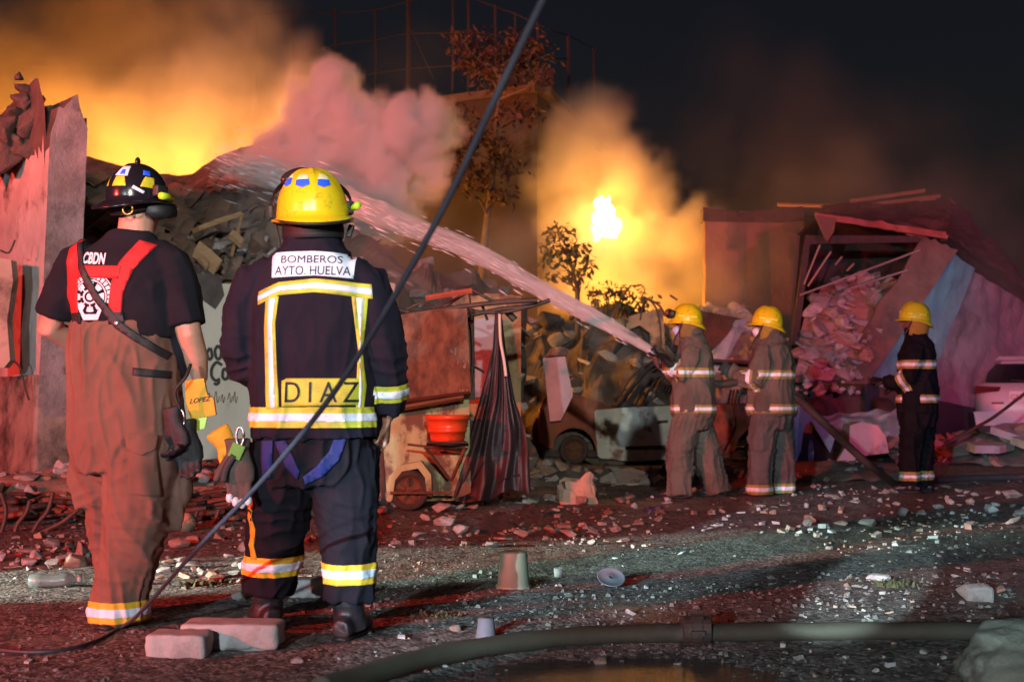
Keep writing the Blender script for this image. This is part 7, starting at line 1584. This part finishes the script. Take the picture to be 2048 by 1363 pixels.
# ================================================================== smoke
def smoke(name, label, blobs, res, warp, scale, dens, col, soft, pad=0.6, aniso=0.2, thr=0.3, seed=0, detail=5, emit=0.0, ecol=(1, 0.4, 0.05)):
    me = bpy.data.meshes.new(name); me.from_pydata([b[:3] for b in blobs], [], [])
    at = me.attributes.new('rad', 'FLOAT', 'POINT'); at.data.foreach_set('value', [b[3] for b in blobs])
    o = ob(name, me); tag(o, label, kind='stuff')
    m = bpy.data.materials.new(name); m.use_nodes = True; nt = m.node_tree; nt.nodes.clear()
    out = nt.nodes.new('ShaderNodeOutputMaterial'); pv = nt.nodes.new('ShaderNodeVolumePrincipled')
    pv.inputs['Color'].default_value = (*col, 1); pv.inputs['Density'].default_value = dens; pv.inputs['Anisotropy'].default_value = aniso
    if emit:
        at_ = nt.nodes.new('ShaderNodeAttribute'); at_.attribute_name = 'density'; mu_ = nt.nodes.new('ShaderNodeMath'); mu_.operation = 'MULTIPLY'; mu_.inputs[1].default_value = emit
        nt.links.new(at_.outputs['Fac'], mu_.inputs[0]); nt.links.new(mu_.outputs[0], pv.inputs['Emission Strength']); pv.inputs['Emission Color'].default_value = (*ecol, 1)
    nt.links.new(pv.outputs[0], out.inputs['Volume']); me.materials.append(m)
    g = bpy.data.node_groups.new(name, 'GeometryNodeTree')
    g.interface.new_socket('Geometry', in_out='INPUT', socket_type='NodeSocketGeometry'); g.interface.new_socket('Geometry', in_out='OUTPUT', socket_type='NodeSocketGeometry')
    N = g.nodes.new; L = g.links.new
    gi = N('NodeGroupInput'); go = N('NodeGroupOutput'); pos = N('GeometryNodeInputPosition')
    def vm(op, a, b_=None, sc_=None):
        n = N('ShaderNodeVectorMath'); n.operation = op; L(a, n.inputs[0])
        if b_ is not None:
            if isinstance(b_, tuple): n.inputs[1].default_value = b_
            else: L(b_, n.inputs[1])
        if sc_ is not None: n.inputs['Scale'].default_value = sc_
        return n.outputs[0]
    sp = vm('ADD', pos.outputs[0], (seed * 7.1, seed * 3.3, seed * 1.7))
    nz = N('ShaderNodeTexNoise'); nz.inputs['Scale'].default_value = scale; nz.inputs['Detail'].default_value = detail; nz.inputs['Roughness'].default_value = 0.55; L(sp, nz.inputs['Vector'])
    wp = vm('ADD', pos.outputs[0], vm('SCALE', vm('SUBTRACT', nz.outputs['Color'], (0.5, 0.5, 0.5)), None, warp))
    px = N('GeometryNodeProximity'); px.target_element = 'POINTS'; L(gi.outputs[0], px.inputs[0]); L(wp, [i for i in px.inputs if i.name in ('Sample Position', 'Source Position')][0])
    sn = N('GeometryNodeSampleNearest'); L(gi.outputs[0], sn.inputs[0]); L(wp, sn.inputs[1])
    na = N('GeometryNodeInputNamedAttribute'); na.data_type = 'FLOAT'; na.inputs[0].default_value = 'rad'
    si = N('GeometryNodeSampleIndex'); si.data_type = 'FLOAT'; L(gi.outputs[0], si.inputs[0]); L(na.outputs[0], si.inputs['Value']); L(sn.outputs[0], si.inputs['Index'])
    d = N('ShaderNodeMath'); d.operation = 'SUBTRACT'; L(si.outputs[0], d.inputs[0]); L(px.outputs['Distance'], d.inputs[1])
    q = N('ShaderNodeMath'); q.operation = 'DIVIDE'; q.use_clamp = True; L(d.outputs[0], q.inputs[0]); q.inputs[1].default_value = soft
    n2 = N('ShaderNodeTexNoise'); n2.inputs['Scale'].default_value = scale * 0.5; n2.inputs['Detail'].default_value = 4; L(sp, n2.inputs['Vector'])
    mr = N('ShaderNodeMapRange'); mr.inputs[1].default_value = 0.40; mr.inputs[2].default_value = 0.60; mr.inputs[3].default_value = thr; mr.inputs[4].default_value = 1.0; L(n2.outputs[0], mr.inputs[0])
    pr = N('ShaderNodeMath'); pr.operation = 'MULTIPLY'; L(q.outputs[0], pr.inputs[0]); L(mr.outputs[0], pr.inputs[1])
    vc = N('GeometryNodeVolumeCube'); L(pr.outputs[0], vc.inputs['Density'])
    mx = [max(b[i] + b[3] for b in blobs) + pad for i in range(3)]; mn = [min(b[i] - b[3] for b in blobs) - pad for i in range(3)]
    vc.inputs['Min'].default_value = mn; vc.inputs['Max'].default_value = mx
    for k, i in zip('XYZ', range(3)): vc.inputs['Resolution ' + k].default_value = max(8, int((mx[i] - mn[i]) / res))
    sm = N('GeometryNodeSetMaterial'); sm.inputs['Material'].default_value = m
    L(vc.outputs[0], sm.inputs[0]); L(sm.outputs[0], go.inputs[0])
    o.modifiers.new('smoke', 'NODES').node_group = g
    return o
def cloud(pts, n, jx, jy, jY, seed, rs=1.0):
    """blobs round (px, py, Y, radius px) points"""
    R_ = random.Random(seed); out = []
    for i in range(n):
        x, y, Y, r_ = pts[i % len(pts)]
        Yb = Y + R_.uniform(-jY, jY); p = P(x + R_.uniform(-jx, jx), y + R_.uniform(-jy, jy), Yb)
        out.append((*p, r_ * rs * R_.uniform(0.75, 1.15) / F * Yb))
    return out
S = (0.80, 0.80, 0.80)
smoke('flame_veil', 'ragged orange flame veil wrapped round the bright flame', cloud([(1200, 470, 23.6, 22), (1212, 445, 23.6, 34), (1226, 440, 23.6, 24), (1206, 420, 23.6, 26), (1204, 400, 23.6, 16), (1214, 396, 23.6, 14), (1216, 384, 23.6, 9), (1240, 436, 23.6, 12), (1192, 486, 23.6, 12)], 18, 4, 4, 0.05, 9), 0.035, 0.9, 2.6, 0.02, S, 0.22, thr=0.4, seed=9, detail=6, emit=9.0, ecol=(1.0, 0.42, 0.05))
smoke('smoke', 'orange fire-lit smoke rolling up behind the ruined roof', cloud([(-160, 120, 19.5, 190), (0, 180, 19.5, 170), (150, 260, 19, 150), (130, 120, 19.5, 160), (260, 140, 19.5, 150), (300, 280, 18.8, 130), (420, 260, 18.8, 140), (520, 280, 18.8, 120), (420, 140, 19.5, 130), (580, 220, 19, 100), (330, 60, 20, 130), (180, 20, 20.5, 150), (480, 330, 18.6, 110), (470, 70, 20, 110), (40, 40, 20, 130), (620, 320, 19, 100), (240, 330, 18.8, 110), (100, 340, 18.8, 120)], 72, 40, 35, 0.8, 1), 0.12, 2.4, 0.8, 1.9, (0.88, 0.88, 0.88), 0.8, thr=0.10, seed=1, detail=8)
smoke('smoke', 'dense pink billow of smoke above the navy firefighter', cloud([(570, 330, 16.4, 70), (620, 290, 16.2, 75), (655, 172, 16, 46), (668, 220, 16, 62), (650, 320, 16, 80), (715, 235, 15.8, 58), (740, 300, 15.8, 80), (800, 270, 15.6, 64), (848, 222, 15.6, 44), (835, 290, 15.6, 66), (872, 262, 15.6, 38), (858, 340, 15.6, 48), (770, 370, 15.8, 66), (690, 390, 16, 75), (842, 385, 15.6, 28), (620, 230, 16.2, 60), (600, 390, 16, 60), (720, 440, 15.6, 60), (790, 430, 15.6, 50)], 57, 10, 9, 0.3, 2, 1.12), 0.06, 1.15, 2.1, 26.0, (0.955, 0.955, 0.955), 0.34, thr=0.30, seed=2, detail=9)
smoke('smoke', 'thin grey smoke drifting over the central rubble', cloud([(600, 440, 14, 110), (700, 470, 13.8, 110), (800, 470, 13.8, 110), (880, 540, 13.6, 100), (980, 560, 13.6, 90), (760, 560, 13.2, 90), (1040, 500, 15, 90), (1100, 600, 14, 70), (560, 380, 14.6, 90)], 36, 30, 25, 0.5, 3), 0.12, 1.6, 0.7, 0.75, (0.88, 0.88, 0.88), 0.8, thr=0.12, seed=3)
smoke('smoke', 'faint brown smoke veiling the concrete building', cloud([(720, 240, 21.5, 120), (820, 180, 22, 110), (900, 300, 21.5, 120), (1000, 220, 22, 110), (1010, 380, 21.5, 110), (880, 430, 21, 110), (1060, 300, 22, 80), (760, 340, 21, 110)], 24, 40, 35, 0.5, 7), 0.18, 2.2, 0.5, 0.08, S, 1.0, thr=0.1, seed=7)
smoke('smoke', 'glowing orange smoke around the high flame', cloud([(1090, 380, 24, 60), (1130, 300, 24.5, 90), (1160, 430, 24, 90), (1220, 520, 24, 120), (1300, 540, 24, 120), (1240, 350, 24.5, 90), (1330, 480, 24, 110), (1400, 560, 24, 110), (1170, 560, 24, 90), (1180, 250, 25, 80), (1400, 470, 24.5, 80), (1310, 400, 24.5, 80), (1240, 620, 24, 100), (1340, 640, 24, 100), (1440, 500, 24.5, 90)], 60, 26, 22, 0.6, 4), 0.12, 2.2, 0.85, 1.7, (0.86, 0.86, 0.86), 0.8, thr=0.12, seed=4, detail=8)
smoke('smoke', 'dark brown smoke rising above the flame and the brown building', cloud([(1260, 240, 26, 140), (1400, 300, 25, 150), (1500, 360, 24, 120), (1650, 330, 24, 140), (1800, 320, 24, 130), (1560, 250, 25, 140), (1950, 380, 24, 140), (2050, 440, 23, 130), (1400, 180, 26, 130), (1720, 260, 25, 120), (1900, 260, 25, 120), (2080, 300, 25, 150)], 48, 50, 40, 0.8, 5), 0.2, 2.6, 0.45, 0.085, (0.55, 0.54, 0.60), 1.3, thr=0.0, seed=5)
smoke('smoke', 'mauve haze of smoke hanging before the truck and brown building', cloud([(1420, 520, 19, 110), (1520, 480, 19.2, 120), (1480, 640, 18.6, 100), (1620, 420, 20.5, 110), (1760, 420, 20.6, 110), (1900, 430, 20.8, 110), (2000, 520, 19.5, 110), (1980, 640, 18.4, 110), (1700, 350, 21, 120)], 30, 40, 35, 0.4, 8), 0.16, 1.8, 0.6, 0.20, S, 0.9, thr=0.05, seed=8)
smoke('smoke', 'bluish smoke seeping out behind the burnt car and the truck side', cloud([(1160, 760, 17.6, 60), (1220, 740, 17.6, 60), (1280, 780, 17.6, 50), (1500, 720, 20, 70), (1940, 700, 18.6, 110), (2040, 620, 19, 120), (1860, 800, 18, 70), (1980, 780, 18.6, 80), (1460, 600, 21, 80)], 36, 20, 20, 0.3, 6), 0.12, 1.4, 0.7, 0.30, S, 0.6, thr=0.1, seed=6)

# ================================================================== water jet
def jet():
    tip = P(1300, 700, 10.6); path = [tip, P(1200, 640, 10.9), P(1080, 575, 11.4), P(940, 500, 12.0), P(800, 445, 12.7), P(620, 375, 13.6), P(420, 310, 14.6)]
    rr = [0.036, 0.070, 0.085, 0.10, 0.125, 0.17, 0.23]
    q = spline(path, 8); r_ = []
    for i in range(len(q)):
        k = i / (len(q) - 1) * (len(rr) - 1); j = min(int(k), len(rr) - 2); r_.append(rr[j] + (rr[j + 1] - rr[j]) * (k - j))
    V, Fc = tubevf(q, r_, 28)
    V = [v + Vector((0, 0, 0.25 * r_[min(i // 28, len(r_) - 1)] * noise.noise(v * 1.2))) for i, v in enumerate(V)]
    m = bpy.data.materials.new('water_spray'); m.use_nodes = True; nt = m.node_tree; N = nt.nodes.new; L = nt.links.new; nt.nodes.clear()
    out = N('ShaderNodeOutputMaterial'); pv = N('ShaderNodeVolumePrincipled'); pv.inputs['Color'].default_value = (0.98, 0.98, 0.98, 1); pv.inputs['Anisotropy'].default_value = 0.0
    tc = N('ShaderNodeTexCoord'); mp = N('ShaderNodeMapping')
    d = (path[-1] - tip); ln = d.length
    rot = d.to_track_quat('X', 'Z').inverted()
    mp.vector_type = 'POINT'; mp.inputs['Rotation'].default_value = rot.to_euler()
    L(tc.outputs['Object'], mp.inputs[0])
    o = ob('water_jet', mesh('water_jet', [v - tip for v in V], Fc, m, True), None, tip)
    sx = N('ShaderNodeSeparateXYZ'); L(mp.outputs[0], sx.inputs[0])
    mr = N('ShaderNodeMapRange'); mr.inputs[1].default_value = 0; mr.inputs[2].default_value = ln; L(sx.outputs[0], mr.inputs[0])
    cr_ = N('ShaderNodeFloatCurve'); cu = cr_.mapping.curves[0]
    for x, y in ((0.0, 1.0), (0.08, 0.42), (0.2, 0.24), (0.5, 0.11), (0.8, 0.05)): pass
    cu.points[0].location = (0, 1); cu.points[1].location = (1, 0.0)
    for x, y in ((0.06, 0.70), (0.2, 0.38), (0.5, 0.15), (0.8, 0.07)): cu.points.new(x, y)
    cr_.mapping.update(); L(mr.outputs[0], cr_.inputs['Value'])
    m2 = N('ShaderNodeMapping'); m2.inputs['Scale'].default_value = (0.35, 16, 16); L(mp.outputs[0], m2.inputs[0])
    nz = N('ShaderNodeTexNoise'); nz.inputs['Scale'].default_value = 1.4; nz.inputs['Detail'].default_value = 3; L(m2.outputs[0], nz.inputs['Vector'])
    nr = N('ShaderNodeMapRange'); nr.inputs[1].default_value = 0.40; nr.inputs[2].default_value = 0.66; nr.inputs[3].default_value = 0.12; nr.inputs[4].default_value = 1.9; L(nz.outputs[0], nr.inputs[0])
    mu = N('ShaderNodeMath'); mu.operation = 'MULTIPLY'; L(cr_.outputs[0], mu.inputs[0]); L(nr.outputs[0], mu.inputs[1])
    m3 = N('ShaderNodeMath'); m3.operation = 'MULTIPLY'; L(mu.outputs[0], m3.inputs[0]); m3.inputs[1].default_value = 45.0
    L(m3.outputs[0], pv.inputs['Density']); L(pv.outputs[0], out.inputs['Volume'])
    m.cycles.volume_step_rate = 0.5 if hasattr(m, 'cycles') else 1
    R_ = random.Random(31); SV, SF = [], []
    for i in range(900):
        k = R_.random() ** 0.8 * (len(q) - 2); j = int(k); c = q[j].lerp(q[j + 1], k - j); t_ = (q[j + 1] - q[j]).normalized(); rr_ = r_[j]
        sp_ = abs(R_.gauss(0, 1)) * rr_ * (0.5 + 0.5 * k / len(q)); a = R_.random() * 6.3; u_ = t_.orthogonal().normalized(); v_ = t_.cross(u_)
        c = c + (u_ * math.cos(a) + v_ * math.sin(a)) * sp_ + Vector((0, 0, -0.25 * sp_)); ln_ = R_.uniform(0.03, 0.16) * (0.6 + k / len(q)); w_ = R_.uniform(0.0015, 0.0035) * (1 + k / len(q))
        d_ = (t_ + Vector((R_.gauss(0, 0.03), R_.gauss(0, 0.03), R_.gauss(0, 0.04)))).normalized(); b0 = len(SV)
        SV += [c - d_ * ln_, c + u_ * w_, c + v_ * w_ - u_ * w_ * 0.5, c - v_ * w_ - u_ * w_ * 0.5, c + d_ * ln_ * 0.5]
        SF += [(b0, b0 + 1, b0 + 2), (b0, b0 + 2, b0 + 3), (b0, b0 + 3, b0 + 1), (b0 + 4, b0 + 2, b0 + 1), (b0 + 4, b0 + 3, b0 + 2), (b0 + 4, b0 + 1, b0 + 3)]
    sp = ob('spray_droplets', mesh('spray_droplets', [v - tip for v in SV], SF, mat('water_droplet', (0.8, 0.82, 0.85), None, 9, 0.2)), o); sp['kind'] = 'stuff'
    return tag(o, 'pink-lit jet of water spraying from the nozzle towards the ruined roof', 'water jet')
jet()
